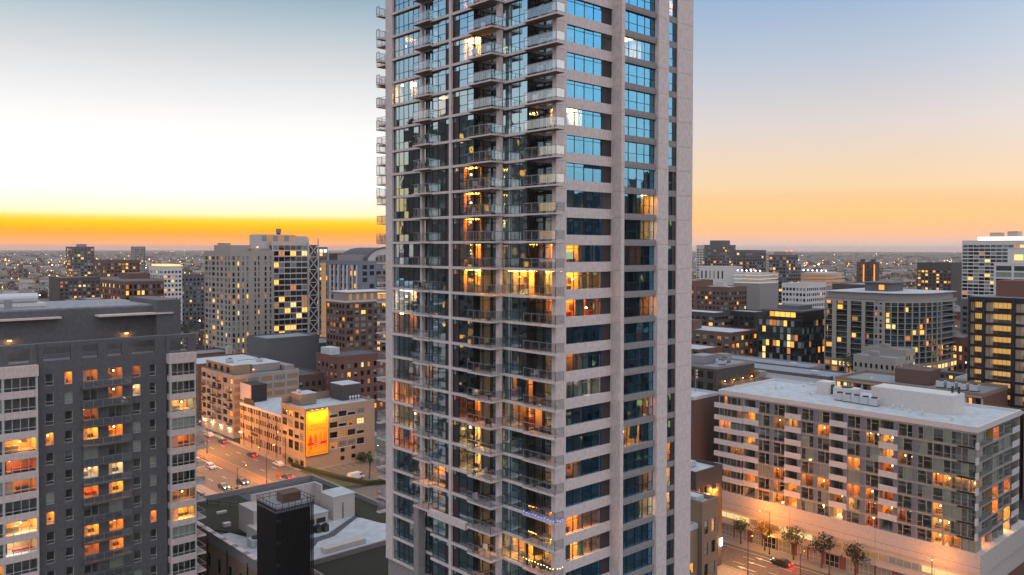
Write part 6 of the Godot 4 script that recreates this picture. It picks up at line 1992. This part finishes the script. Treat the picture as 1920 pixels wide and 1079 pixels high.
func mid_right():
	rng.seed = 97
	round_condo()
	# dark glass office
	var t := block("office_building", "dark green glass office block with a brightly lit roof terrace", 447.0, 480.0, -268.0, -240.0, 0, 29.0, {"mat": M.black_cladding, "style": "teal", "merge": true,
		"W": {"n": 12, "w": 2.1, "m0": 0.2, "m1": 0.2, "k": 7, "sill": 0.8, "pitch": 4.0, "h": 3.3, "lit": 0.16, "depth": 0.12}, "S": {"n": 12, "w": 2.4, "m0": 0.2, "m1": 0.2, "k": 7, "sill": 0.8, "pitch": 4.0, "h": 3.3, "lit": 0.1, "depth": 0.12}})
	box_part(t, "penthouse", M.black_cladding, Vector3(453.0, 29.4, -266.0), Vector3(479.0, 33.2, -243.0))
	for k in 5:
		box_part(t, "terrace_light", M.lit_gold if k > 0 else M.lit_amber, Vector3(452.9, 29.8, -264.0 + k * 3.4), Vector3(452.98, 32.6, -261.0 + k * 3.4))
	box_part(t, "terrace_roof", M.dark_roof, Vector3(449.0, 33.2, -267.5), Vector3(480.0, 34.0, -241.0))
	box_part(t, "plant_room", M.concrete_grey, Vector3(458.0, 34.0, -262), Vector3(474.0, 36.4, -248))
	block("office_building", "flat black office block with one lit corner window", 499.0, 520.0, -326.0, -302.3, 0, 27.0, {"mat": M.black_cladding, "merge": true, "roof": M.grey_roof, "W": {"n": 6, "w": 2.4, "k": 6, "sill": 2, "pitch": 4.0, "h": 2.2, "lit": 0.08}})
	block("office_building", "dark office block with a white roof and an amber ribbon window", 479.0, 500.0, -362.0, -320.6, 0, 26.5, {"mat": M.dark_brick, "merge": true, "roof": M.white_roof, "W": {"n": 8, "w": 3.0, "k": 6, "sill": 2, "pitch": 4.0, "h": 2.2, "lit": 0.05}, "S": {"n": 5, "w": 3.4, "k": 6, "sill": 2, "pitch": 4.0, "h": 1.8, "lit": 0.3}})
	t = block("brick_lofts", "red-brown brick lofts with stone pilasters and a white patched roof", 432.0, 462.0, -330.0, -277.5, 0, 19.6, {"mat": M.brown_brick, "roof": M.white_roof, "cap": M.red_brick,
		"W": {"n": 10, "w": 2.8, "k": 4, "sill": 1.6, "pitch": 4.4, "h": 2.6, "style": "pair", "lit": 0.14}, "S": {"n": 6, "w": 2.8, "k": 4, "sill": 1.6, "pitch": 4.4, "h": 2.6, "style": "pair", "lit": 0.3}})
	box_part(t, "stair_tower", M.brown_brick, Vector3(438.0, 19.6, -318.0), Vector3(446.0, 25.0, -308.0))
	block("brick_lofts", "lower red brick wing with warm ground floor windows", 400.0, 424.0, -312.0, -278.0, 0, 12.0, {"mat": M.red_brick, "roof": M.white_roof, "W": {"n": 8, "w": 2.6, "k": 3, "sill": 1.2, "pitch": 3.8, "h": 2.3, "style": "pair", "lit": 0.25}})
	# building with roof terrace
	t = block("terrace_building", "dark brick building with cluttered flat roof above a lit planted terrace", 256.4, 282.0, -205.0, -170.7, 0, 27.0, {"mat": M.dark_brick, "roof": M.grey_roof, "cap": M.concrete_dark, "merge": true,
		"W": {"n": 8, "w": 2.4, "k": 6, "sill": 2, "pitch": 4.2, "h": 2.6, "style": "pair", "lit": 0.03}})
	box_part(t, "plant_room", M.metal_dark, Vector3(264, 27, -200), Vector3(270, 29.4, -194))
	box_part(t, "plant_room", M.metal_grey, Vector3(262, 27, -186), Vector3(270, 30.0, -180))
	roof_unit(273.0, -178.0, 27.0, 4.0, 3.0, 1.6, "long dark roof unit on the terrace building", M.metal_grey)
	roof_unit(267.0, -175.0, 27.0, 2.5, 2.0, 1.4, "boxy roof unit at the terrace building edge", M.metal_pale)
	t = block("terrace_wing", "tan brick wing with tall dark arched bays under a lit terrace", 259.4, 286.0, -170.5, -165.0, 0, 20.0, {"mat": M.tan_brick, "roof": M.pavement, "cap": M.tan_brick, "par": 1.0,
		"S": {"n": 6, "w": 2.8, "rows": [[3.0, 8.0], [11.0, 17.0]], "style": "pair", "lit": 0.0, "depth": 0.6}, "W": {"n": 1, "w": 2.2, "rows": [[3.0, 8.0], [11.0, 17.0]], "style": "pair", "lit": 0.0, "depth": 0.5}})
	street_tree(Vector3(263.0, 19.8, -167.5), 5.0, 2.6, "leafy terrace tree lit from below", M.leaf_green, 301)
	street_tree(Vector3(277.0, 19.8, -167.5), 5.4, 2.6, "golden terrace tree over the brick bays", M.leaf_gold, 302)
	for k in 4:
		wall_lamp(Vector3(261.0 + k * 6.0, 22.0, -170.4), Vector3(0, 0, 1), "small glowing lamp on the planted brick terrace", M.lamp_warm, Color(1, 0.65, 0.25), 4.0, "terrace lamps", 0.25)
	# flag beside it
	var fl := thing("flag", "small striped flag on a pole above the white warehouse roof", "flag", Vector3(200, 33, -140))
	var g := Geo.new()
	g.tube(M.metal_grey, Vector3(180.0, 33.0, -126.0), Vector3(180.0, 39.0, -126.0), 0.08, 0.05, 6)
	put(g, "pole", fl)
	for k in 6:
		box_part(fl, "stripe", M.furniture_red if k % 2 == 0 else M.white_panel, Vector3(180.06, 36.2 + k * 0.42, -126.03 + 0.02 * (k % 2)), Vector3(180.9, 36.6 + k * 0.42, -125.97 + 0.02 * (k % 2)))
	# low rows with white wall lamps
	var lows := [[330.0, 346.0, -214.0, -160.0, 12.5, "concrete_pale", "long low cream row with white wall lamps behind the condominium"], [352.0, 372.0, -240.0, -176.0, 13.0, "concrete_grey", "long low grey row with bright wall lamps in the next street"],
		[376.0, 396.0, -262.0, -200.0, 12.0, "concrete_dark", "third low flat-roofed row below the dark glass office"], [300.0, 324.0, -196.0, -166.0, 12.0, "concrete_pale", "short low pale building beside the planted terrace"], [331.0, 345.0, -159.0, -140.0, 9.0, "red_brick", "small red brick building among the low rows"], [352.0, 372.0, -174.0, -140.0, 13.5, "concrete_pale", "low cream house block beside the curved condominium base"]]
	var n := 0
	for q in lows:
		t = block("low_building", q[6], q[0], q[1], q[2], q[3], 0, q[4], {"mat": M[q[5]], "roof": M.grey_roof, "merge": true, "W": {"n": int((q[3] - q[2]) / 5.0), "w": 1.8, "k": 3, "sill": 1.2, "pitch": 3.8, "h": 1.9, "lit": 0.12}, "S": {"n": 3, "w": 1.8, "k": 3, "sill": 1.2, "pitch": 3.8, "h": 1.9, "lit": 0.12}})
		box_part(t, "roof_hatch", M.concrete_dark, Vector3(q[0] + 5, q[4], q[2] + 8), Vector3(q[0] + 11, q[4] + 2.0, q[2] + 14))
		box_part(t, "roof_hatch", M.metal_pale, Vector3(q[0] + 6, q[4], q[3] - 12), Vector3(q[0] + 9, q[4] + 1.4, q[3] - 9))
		if n < 3:
			for k in 4:
				wall_lamp(Vector3(q[0], q[4] - 2.2, lerpf(q[2], q[3], 0.2 + 0.22 * k)), Vector3(-1, 0, 0), "white wall lamp on the " + ["cream", "grey", "flat-roofed"][n] + " row", M.lamp_white, Color(1, 0.92, 0.8), 7.0, "lamps on the " + ["cream", "grey", "flat-roofed"][n] + " row", 0.38)
		n += 1
	# brick loft with arched lit windows
	t = block("brick_lofts", "wide tan brick lofts with a row of lit arched windows and rooftop plant", 297.0, 322.0, -146.0, -96.0, 0, 22.0, {"mat": M.red_brick, "roof": M.grey_roof, "cap": M.tan_brick, "par": 0.8,
		"W": {"cols": spans(50.0, 20, 1.35), "rows": [[2.0, 5.0], [7.0, 9.6], [11.6, 14.2], [18.6, 21.0]], "style": "plain", "lit": 0.45}})
	for k in 11:
		box_part(t, "pilaster", M.concrete_pale, Vector3(296.7, 0, -146.0 + k * 4.98), Vector3(296.99, 21.0, -145.5 + k * 4.98))
	box_part(t, "cornice", M.frame_tan, Vector3(296.5, 21.3, -146.2), Vector3(296.95, 21.8, -95.9))
	box_part(t, "penthouse", M.brown_brick, Vector3(306.0, 22, -128.0), Vector3(316.0, 27.0, -116.0))
	for k in 4:
		roof_unit(306.0, -112.0 + k * 3.6, 22.0, 3.0, 2.6, 2.2, "bulky plant unit in the cluster on the tan brick loft roof")
	vent(300.5, -134.0, 22.0, 1.6, 0.5, "tan brick loft roof")
	block("brick_building", "plain brown brick box beside the lit black office", 262.0, 276.0, -74.0, -58.0, 0, 28.0, {"mat": M.tan_brick, "roof": M.white_roof})
	block("brick_building", "low brown brick shed with white roof before the lit black office", 258.0, 274.0, -88.0, -75.0, 0, 23.0, {"mat": M.brown_brick, "roof": M.white_roof})
	t = block("brick_school", "red brick gabled building with rows of lit windows behind the curved condominium", 507.0, 530.0, -192.0, -165.0, 0, 20.0, {"mat": M.red_brick, "roof": M.dark_roof, "W": {"n": 9, "w": 1.6, "rows": [[2, 5], [7.0, 10.0], [12, 15]], "style": "plain", "lit": 0.5}})
	g = Geo.new()
	g.tri(M.concrete_pale, Vector3(506.8, 20, -183), Vector3(506.8, 20, -173), Vector3(506.8, 24, -178))
	g.tri(M.concrete_pale, Vector3(509, 20, -173), Vector3(509, 20, -183), Vector3(509, 24, -178))
	g.quad(M.dark_roof, Vector3(506.8, 20, -173), Vector3(509, 20, -173), Vector3(509, 24, -178), Vector3(506.8, 24, -178))
	g.quad(M.dark_roof, Vector3(509, 20, -183), Vector3(506.8, 20, -183), Vector3(506.8, 24, -178), Vector3(509, 24, -178))
	put(g, "gable", t)
	block("low_building", "dark flat-roofed building with orange arched windows beside the lit black office", 350.0, 380.0, -132.0, -104.0, 0, 13.0, {"mat": M.tan_brick, "roof": M.dark_roof, "W": {"n": 7, "w": 1.8, "rows": [[2, 5], [7.6, 10.6]], "style": "plain", "lit": 0.5}})

# curved condominium: flat front, quarter-round corner, flank
func round_condo():
	var t := thing("curved_condominium", "grey curved-corner condominium with ribbon balconies above a lit arcade base", "apartment block", Vector3(480, 0, -200))
	var top := 42.0
	var pts := []
	# front edge along -z, then round the corner to +x
	var x0 := 454.0
	pts.append(Vector2(x0, -230.0))
	pts.append(Vector2(x0, -196.0))
	var R := 30.0
	for i in 9:
		var a := PI * 0.5 * (i + 1) / 9.0
		pts.append(Vector2(x0 + R - cos(a) * R, -196.0 + sin(a) * R * 0.62))
	pts.append(Vector2(x0 + 52.0, -196.0 + R * 0.62))
	var foot := PackedVector2Array(pts)
	foot.append(Vector2(x0 + 52.0, -230.0))
	var inner := PackedVector2Array()
	for p in foot:
		inner.append(p.lerp(Vector2(x0 + 28.0, -208.0), 0.055))
	var g := Geo.new()
	g.prism(M.pane_teal, inner, 6.0, top)
	put(g, "glazing", t)
	for k in 12:
		g = Geo.new()
		g.prism(M.concrete_dark, foot, 8.0 + k * 3.1, 8.28 + k * 3.1)
		put(g, "floor_slab", t)
	g = Geo.new()
	g.prism(M.beige_concrete, foot, top - 1.0, top + 0.6)
	put(g, "cornice", t)
	g = Geo.new()
	g.prism(M.concrete_dark, inner, top + 0.6, top + 4.0)
	put(g, "penthouse", t)
	g = Geo.new()
	g.prism(M.white_roof, foot, top + 4.0, top + 4.4)
	put(g, "penthouse_roof", t)
	box_part(t, "lift_house", M.concrete_grey, Vector3(470, top + 4.4, -214), Vector3(488, top + 9.0, -200))
	box_part(t, "lift_house_window", M.lit_amber, Vector3(469.9, top + 5.2, -206), Vector3(469.99, top + 8.0, -203))
	box_part(t, "roof_frame", M.concrete_grey, Vector3(468, top + 9.0, -216), Vector3(490, top + 9.4, -198))
	# piers and window groups on each run of the front
	for i in pts.size() - 1:
		var p := Vector3(pts[i].x, 0, pts[i].y)
		var q := Vector3(pts[i + 1].x, 0, pts[i + 1].y)
		var L := p.distance_to(q)
		var f := fr(p, (q - p).normalized())
		var piers := []
		if i == 0:
			piers = [[0.0, 0.5], [4.6, 7.0], [13.4, 15.4], [21.6, 23.6], [28.4, 34.0]]
		else:
			piers = [[0.0, 0.45]]
		for a in piers:
			g = Geo.new()
			g.fbox(f, M.beige_concrete, a[0], minf(a[1], L), 8.0, top, -0.5, 0.12)
			put(g, "pier", t)
		if i == 0:
			for k in 11:
				for c in [29.2, 31.6]:
					place(win(1.2, 1.9, "plain", pick(0.05)), "window", t, spot_of(f, c, 9.0 + k * 3.1, 0.14))
		# balcony rails and lit rooms
		for k in 11:
			var y := 8.28 + k * 3.1
			for c in ([[0.6, 4.5], [7.1, 13.3], [15.5, 21.5], [23.7, 28.3]] if i == 0 else [[0.5, L - 0.1]]):
				g = Geo.new()
				g.fbox(f, M.metal_grey, c[0], c[1], y + 0.95, y + 1.03, -0.12, -0.04)
				put(g, "rail", t)
				if rng.randf() < 0.22:
					g = Geo.new()
					var w: float = minf(c[1] - c[0], rng.randf_range(1.5, 4.0))
					g.fbox(f, M[WARM[rng.randi() % WARM.size()]], c[0] + 0.3, c[0] + w, y + 0.2, y + 2.4, -0.9, -0.85)
					put(g, "lit_room", t)
		# arcade base
		g = Geo.new()
		g.fbox(f, M.tan_brick, 0.0, L, 0.0, 8.0, -1.5, 0.3)
		put(g, "base_wall", t)
		var m := maxi(1, int(L / 4.2))
		for k in m:
			var a := L * (k + 0.15) / m
			g = Geo.new()
			g.fbox(f, M.lit_cream if (k + i) % 4 else M.lit_dim, a, a + L / m * 0.7, 4.6, 6.8, 0.3, 0.34)
			put(g, "arcade_window", t)
			g = Geo.new()
			g.fbox(f, M.lit_dim if (k + i) % 2 else M.pane_dark, a, a + L / m * 0.7, 0.8, 3.6, 0.3, 0.34)
			put(g, "arcade_window", t)

# ---------------------------------------------------------------- the city beyond
var taken := []

func free_at(x: float, z: float, pad := 8.0) -> bool:
	for r in taken:
		if x > r[0] - pad and x < r[1] + pad and z > r[2] - pad and z < r[3] + pad:
			return false
	if x > 90.0 - pad and x < 131.0 + pad:
		return false
	if x > 152.0 - pad and x < 175.0 + pad and z > -420.0:
		return false
	return true

func in_view(x: float, z: float) -> bool:
	var az := rad_to_deg(atan2(x, -z))
	return az > 6.0 and az < 80.0

func house_mesh(k: int) -> ArrayMesh:
	var g := Geo.new()
	var wall = [M.red_brick, M.brown_brick, M.tan_brick, M.concrete_pale, M.dark_brick, M.beige_concrete][k % 6]
	var w: float = [9.0, 12.0, 16.0, 22.0, 8.0, 14.0][k % 6]
	var d: float = [18.0, 20.0, 14.0, 16.0, 17.0, 26.0][k % 6]
	var h: float = [9.0, 11.5, 8.5, 13.0, 10.5, 15.0][k % 6]
	g.box(wall, Vector3(-w / 2, 0, -d / 2), Vector3(w / 2, h, d / 2))
	g.box(M.grey_roof if k % 2 else M.dark_roof, Vector3(-w / 2 + 0.3, h, -d / 2 + 0.3), Vector3(w / 2 - 0.3, h + 0.12, d / 2 - 0.3))
	parapet_ring(g, wall, -w / 2, w / 2, -d / 2, d / 2, h, h + 0.7, 0.3)
	g.box(M.concrete_dark, Vector3(-w * 0.2, h, -d * 0.2), Vector3(w * 0.1, h + 2.2, d * 0.02))
	rng.seed = 500 + k
	for f in [face_w(-w / 2, -d / 2), face_s(-w / 2, d / 2)]:
		var L: float = d if f.n.x < -0.5 else w
		var n := int(L / 3.2)
		for i in n:
			for j in int(h / 3.3):
				var a := L * (i + 0.28) / n
				var va := pick(0.16)
				var m = M[va.split(":")[0]] if va.begins_with("lit") else M.pane_dark
				g.fbox(f, m, a, a + 1.3, 1.1 + j * 3.3, 2.8 + j * 3.3, 0.0, 0.05)
	return g.commit()

func clump_tree_mesh(k: int, stem := true) -> ArrayMesh:
	rng.seed = 700 + k
	var g := Geo.new()
	if stem:
		g.tube(M.bark, Vector3.ZERO, Vector3(0, 4, 0), 0.3, 0.2, 5, false)
	var leaf = [M.leaf_far, M.leaf_dark, M.leaf_far][k % 3]
	for c in 7:
		var o := Vector3(rng.randf_range(-2.4, 2.4), rng.randf_range(4.0, 7.6), rng.randf_range(-2.4, 2.4))
		for i in 34:
			var d := Vector3(rng.randfn(), rng.randfn() * 0.8, rng.randfn()) * 1.0
			var a := Vector3(rng.randfn(), rng.randfn() * 0.6, rng.randfn()).normalized() * 0.62
			var b := a.cross(Vector3(rng.randfn(), rng.randfn(), rng.randfn())).normalized() * 0.6
			g.tri(leaf, o + d - a, o + d + b, o + d + a)
	return g.commit()

func multi(called: String, mesh: Mesh, xs: Array, label: String, category: String):
	var mm := MultiMesh.new()
	mm.transform_format = MultiMesh.TRANSFORM_3D
	mm.mesh = mesh
	mm.instance_count = xs.size()
	for i in xs.size():
		mm.set_instance_transform(i, xs[i])
	var o := MultiMeshInstance3D.new()
	o.name = called
	o.multimesh = mm
	add_child(o, true)
	tag(o, label, category, "", "stuff")

func city():
	leaf_mat("leaf_far", Color(0.045, 0.055, 0.025))
	var houses := []
	for k in 6: houses.append(house_mesh(k))
	var trees := []
	for k in 3: trees.append(clump_tree_mesh(k))
	var crowns := []
	for k in 3: crowns.append(clump_tree_mesh(k, false))
	var tg := Geo.new()
	tg.tube(M.bark, Vector3.ZERO, Vector3(0, 4.6, 0), 0.3, 0.18, 6, false)
	tg.tube(M.bark, Vector3(0, 3.6, 0), Vector3(1.4, 6.2, 0.8), 0.16, 0.06, 5, false)
	tg.tube(M.bark, Vector3(0, 3.4, 0), Vector3(-1.2, 6.0, -1.0), 0.16, 0.06, 5, false)
	var trunk := tg.commit()
	rng.seed = 808
	var spots := []        # [distance, x, z, kind, turn]
	var tspots := []
	var lamps := [[], [], [], []]
	# street grid: blocks of 100 by 170 m
	var bx := 180.0
	while bx < 5200.0:
		var bz := -60.0
		while bz > -5200.0:
			var dist := Vector2(bx, bz).length()
			if dist > 330.0 and dist < 5200.0 and in_view(bx + 40, bz - 80):
				var many := 10 if dist < 1400.0 else 7 if dist < 2600.0 else 4
				for s in 2:
					for i in many:
						var x := bx + 18.0 + s * 46.0 + rng.randf_range(-2, 2)
						var z := bz - 10.0 - i * 150.0 / many + rng.randf_range(-2, 2)
						var q := rng.randf()
						if q < 0.62:
							if free_at(x, z, 12.0):
								spots.append([Vector2(x, z).length(), x, z, rng.randi() % 6, rng.randf_range(0.75, 1.25)])
						elif q < 0.9 and free_at(x, z, 7.0):
							for j in 2:
								tspots.append([Vector2(x, z).length(), x + rng.randf_range(-6, 6), z + rng.randf_range(-6, 6), rng.randi() % 3, rng.randf_range(0.8, 1.5)])
				for i in 5:                                   # trees and lamps along the kerbs
					if rng.randf() < 0.75 and free_at(bx, bz - i * 34.0, 4.0):
						tspots.append([dist, bx + rng.randf_range(-3, 3), bz - i * 34.0 + rng.randf_range(-8, 8), rng.randi() % 3, rng.randf_range(0.7, 1.2)])
					var lx := bx - 5.0 + rng.randf_range(-6, 6)
					var lz := bz - i * 34.0 + rng.randf_range(-14, 14)
					if rng.randf() < (0.30 if dist < 1500.0 else 0.24) and free_at(lx, lz, 3.0):
						var kind := 0 if rng.randf() < 0.84 else 1 if rng.randf() < 0.7 else 2
						var s := 0.26 + dist / 3600.0
						lamps[kind].append(Transform3D(Basis().scaled(Vector3.ONE * s * rng.randf_range(0.6, 1.25)), Vector3(lx, 9.5 + s, lz)))
			bz -= 170.0
		bx += 100.0
	spots.sort_custom(func(a, b): return a[0] < b[0])
	var rest := [[], [], [], [], [], []]
	var names := ["low red brick house in the hazy street grid", "low brown brick house in the hazy street grid", "small tan brick house in the hazy street grid", "wide pale concrete low-rise in the hazy street grid", "narrow dark brick house in the hazy street grid", "deep beige low-rise in the hazy street grid"]
	for i in spots.size():
		var q = spots[i]
		var s: float = q[4]
		var tr := Transform3D(Basis().scaled(Vector3(s, clampf(2.0 - s, 0.8, 1.25), s)), Vector3(q[1], 0.0, q[2]))
		if i < 240:
			var o := MeshInstance3D.new()
			o.name = "street_house"
			o.mesh = houses[q[3]]
			add_child(o, true)
			o.transform = tr
			tag(o, names[q[3]], "house", "low houses in the street grid, " + ["red brick", "brown brick", "tan brick", "pale concrete", "dark brick", "beige"][q[3]])
		else:
			rest[q[3]].append(tr)
	for k in 6:
		multi("distant_houses", houses[k], rest[k], ["far red brick housing fading into haze", "far brown brick housing fading into haze", "far tan brick housing fading into haze", "far pale low-rises fading into haze", "far dark brick housing fading into haze", "far beige low-rises fading into haze"][k], "houses")
	tspots.sort_custom(func(a, b): return a[0] < b[0])
	var trest := [[], [], []]
	for i in tspots.size():
		var q = tspots[i]
		var s: float = q[4]
		var tr := Transform3D(Basis(Vector3.UP, s * 9.0).scaled(Vector3(s, s, s)), Vector3(q[1], 0.0, q[2]))
		if i < 90:
			var o := Node3D.new()
			o.name = "garden_tree"
			add_child(o, true)
			o.transform = tr
			for part in [["crown", crowns[q[3]]], ["trunk", trunk]]:
				var c := MeshInstance3D.new()
				c.name = part[0]
				c.mesh = part[1]
				o.add_child(c)
			tag(o, ["grey-green bushy tree among the low streets", "dark leafy tree among the low streets", "olive round tree among the low streets"][q[3]], "tree", ["grey-green street trees", "dark street trees", "olive street trees"][q[3]])
		else:
			trest[q[3]].append(tr)
	for k in 3:
		multi("distant_trees", trees[k], trest[k], ["far grey-green tree cover between houses", "far dark tree cover between houses", "far olive tree cover between houses"][k], "trees")
	# far ribbon of low roofs and woods to the horizon
	var far_box := []
	var far_tree := []
	for i in 2600:
		var az := deg_to_rad(rng.randf_range(8.0, 78.0))
		var d := 5000.0 * pow(rng.randf_range(1.0, 3.4), 1.0)
		var p := Vector3(sin(az) * d, 0, -cos(az) * d)
		if i % 3 == 0:
			far_box.append(Transform3D(Basis().scaled(Vector3(rng.randf_range(2, 5), rng.randf_range(0.7, 1.4), rng.randf_range(2, 5))), p))
		else:
			far_tree.append(Transform3D(Basis().scaled(Vector3(rng.randf_range(6, 14), rng.randf_range(1.0, 1.7), rng.randf_range(6, 14))), p))
		if i % 6 == 0:
			lamps[0 if i % 4 else 1].append(Transform3D(Basis().scaled(Vector3.ONE * d / 4500.0), p + Vector3.UP * 14.0))
	multi("distant_roofs", houses[5], far_box, "farthest low roofs along the horizon", "roofs")
	multi("distant_woods", trees[1], far_tree, "farthest dark woods along the horizon", "trees")
	for k in 3:
		var g := Geo.new()
		var m = [M.lamp_orange, M.lamp_white, M.lamp_violet][k]
		for a in 6:
			var p0 := Vector3(cos(TAU * a / 6.0), 0, sin(TAU * a / 6.0))
			var p1 := Vector3(cos(TAU * (a + 1) / 6.0), 0, sin(TAU * (a + 1) / 6.0))
			g.tri(m, Vector3.UP, p1, p0)
			g.tri(m, Vector3.DOWN, p0, p1)
		multi("distant_street_lights", g.commit(), lamps[k], ["scattered amber street lights across the far city", "scattered white street lights across the far city", "scattered violet-white floodlights across the far city"][k], "lights")

# the blocks standing outside the picture that the tower's glass mirrors, made dark so the reflection stays dark
func mirrored_blocks():
	rng.seed = 909
	for q in [[-96.0, -58.0, -262.0, -226.0, 114.0, "dark_brick", "dark brown high-rise mirrored in the lower tower glass"], [-52.0, -40.0, -232.0, -214.0, 104.0, "dark_brick", "slim dark high-rise mirrored beside the broad one in the tower glass"], [-150.0, -100.0, -250.0, -205.0, 62.0, "dark_brick", "stout dark block mirrored low in the tower glass"], [-34.0, -4.0, -300.0, -262.0, 92.0, "dark_brick", "dark brick slab mirrored at the far end of the tower glass"], [-110.0, -60.0, -200.0, -150.0, 40.0, "dark_brick", "low dark block mirrored near the foot of the tower glass"]]:
		block("city_block", q[6], q[0], q[1], q[2], q[3], 0, q[4], {"mat": M[q[5]], "merge": true, "category": "building", "S": {"n": int((q[1] - q[0]) / 4.0), "w": 2.2, "k": int(q[4] / 3.4) - 1, "sill": 2.0, "pitch": 3.4, "h": 1.9, "lit": 0.16, "style": "shade"}})
	for q in [[232.0, 262.0, 20.0, 62.0, 98.0, "dark_brick", "broad dark high-rise mirrored in the tower's banded front"], [222.0, 246.0, 66.0, 104.0, 90.0, "dark_brick", "dark brick high-rise mirrored in the tower's banded front"], [190.0, 225.0, -2.0, 34.0, 44.0, "dark_brick", "low dark block mirrored under the high-rises in the banded front"], [205.0, 232.0, 108.0, 160.0, 70.0, "dark_brick", "wide dark block mirrored at the edge of the banded front"]]:
		block("city_block", q[6], q[0], q[1], q[2], q[3], 0, q[4], {"mat": M[q[5]], "merge": true, "category": "building", "W": {"n": int((q[3] - q[2]) / 4.0), "w": 2.2, "k": int(q[4] / 3.4) - 1, "sill": 2.0, "pitch": 3.4, "h": 1.9, "lit": 0.14, "style": "shade"}})

# things standing on the tower's balconies
func balcony_things():
	rng.seed = 313
	var spots := [[61.6, -82.4], [61.6, -83.9], [61.5, -71.0], [62.2, -72.6], [61.4, -73.2], [63.1, -62.2], [63.2, -64.0], [63.3, -65.4]]
	for n in range(-13, 10):
		var y := LV + 3 * n + 0.11
		for s in spots:
			if rng.randf() > 0.34:
				continue
			var kind := rng.randi() % 4
			var at := Vector3(s[0], y, s[1])
			var a := rng.randf_range(0, TAU)
			if kind == 0 or kind == 3:
				var pale := kind == 3
				var m = M.white_panel if pale else M.furniture_dark
				var t := thing("balcony_chair", "pale armchair on a tower balcony" if pale else "dark armchair on a tower balcony", "chair", at, "pale balcony chairs" if pale else "dark balcony chairs")
				t.rotation.y = a
				var g := Geo.new()
				g.box(m, Vector3(-0.3, 0.36, -0.3), Vector3(0.3, 0.46, 0.3))
				put_local(g, "seat", t)
				g = Geo.new()
				g.box(m, Vector3(-0.3, 0.47, -0.3), Vector3(0.3, 0.92, -0.22))
				put_local(g, "backrest", t)
				for lx in [-0.28, 0.24]:
					for lz in [-0.28, 0.24]:
						g = Geo.new()
						g.box(m, Vector3(lx, 0, lz), Vector3(lx + 0.04, 0.355, lz + 0.04))
						put_local(g, "leg", t)
			elif kind == 1:
				var t := thing("balcony_table", "small round table on a tower balcony", "table", at, "balcony tables")
				var g := Geo.new()
				g.tube(M.metal_pale, Vector3(0, 0.68, 0), Vector3(0, 0.72, 0), 0.36, 0.36, 12)
				put_local(g, "table_top", t)
				g = Geo.new()
				g.tube(M.metal_dark, Vector3(0, 0, 0), Vector3(0, 0.68, 0), 0.05, 0.04, 6)
				put_local(g, "stem", t)
			else:
				var t := thing("potted_plant", "leafy potted plant on a tower balcony", "plant", at, "balcony plants")
				var g := Geo.new()
				g.tube(M.red_brick, Vector3.ZERO, Vector3(0, 0.4, 0), 0.16, 0.24, 8)
				put_local(g, "pot", t)
				g = Geo.new()
				for i in 70:
					var d := Vector3(rng.randfn(), rng.randfn(), rng.randfn()) * 0.17
					var b := Vector3(rng.randfn(), rng.randfn(), rng.randfn()).normalized() * 0.09
					var c := b.cross(Vector3(rng.randfn(), rng.randfn(), rng.randfn())).normalized() * 0.06
					g.tri(M.leaf_shrub, Vector3(0, 0.78, 0) + d - b, Vector3(0, 0.78, 0) + d + c, Vector3(0, 0.78, 0) + d + b)
				put_local(g, "foliage", t)
	# strings of small lights on three balconies
	for q in [[-12, "lamp_warm", "string of warm fairy lights along a low corner balcony"], [-10, "lamp_blue", "string of blue lights along a corner balcony edge"]]:
		var y: float = LV + 3 * q[0] + 1.28
		var t := thing("light_string", q[2], "string lights", Vector3(62.5, y, -63.5))
		var g := Geo.new()
		for i in 14:
			var p := Vector3(62.46, y, -66.2 + i * 0.46) if i < 11 else Vector3(62.5 + (i - 10) * 0.38, y, -61.36)
			p.y -= 0.1 * sin(i * 0.9) * sin(i * 0.9) + (0.9 if q[1] == "lamp_blue" else 0.0)
			g.box(M[q[1]], p - Vector3.ONE * 0.025, p + Vector3.ONE * 0.025)
		tag(put(g, "bulb", t), "", "", "", "stuff")
		g = Geo.new()
		g.bar(M.metal_dark, Vector3(62.46, y + 0.02, -66.3), Vector3(62.46, y + 0.02, -61.3), 0.008)
		put(g, "wire", t)

func _ready():
	make_materials()
	make_view()
	make_styles()
	var g := Geo.new()
	g.box(M.city_ground, Vector3(-3000, -1, -24000), Vector3(24000, 0, 3000))
	tag(put(g, "ground"), "", "", "", "structure")
	tower()
	grey_block()
	condo()
	near_right()
	near_street()
	avenue()
	brick_row()
	roof_garden_building()
	far_left()
	far_right()
	mid_right()
	mirrored_blocks()
	city()
	balcony_things()
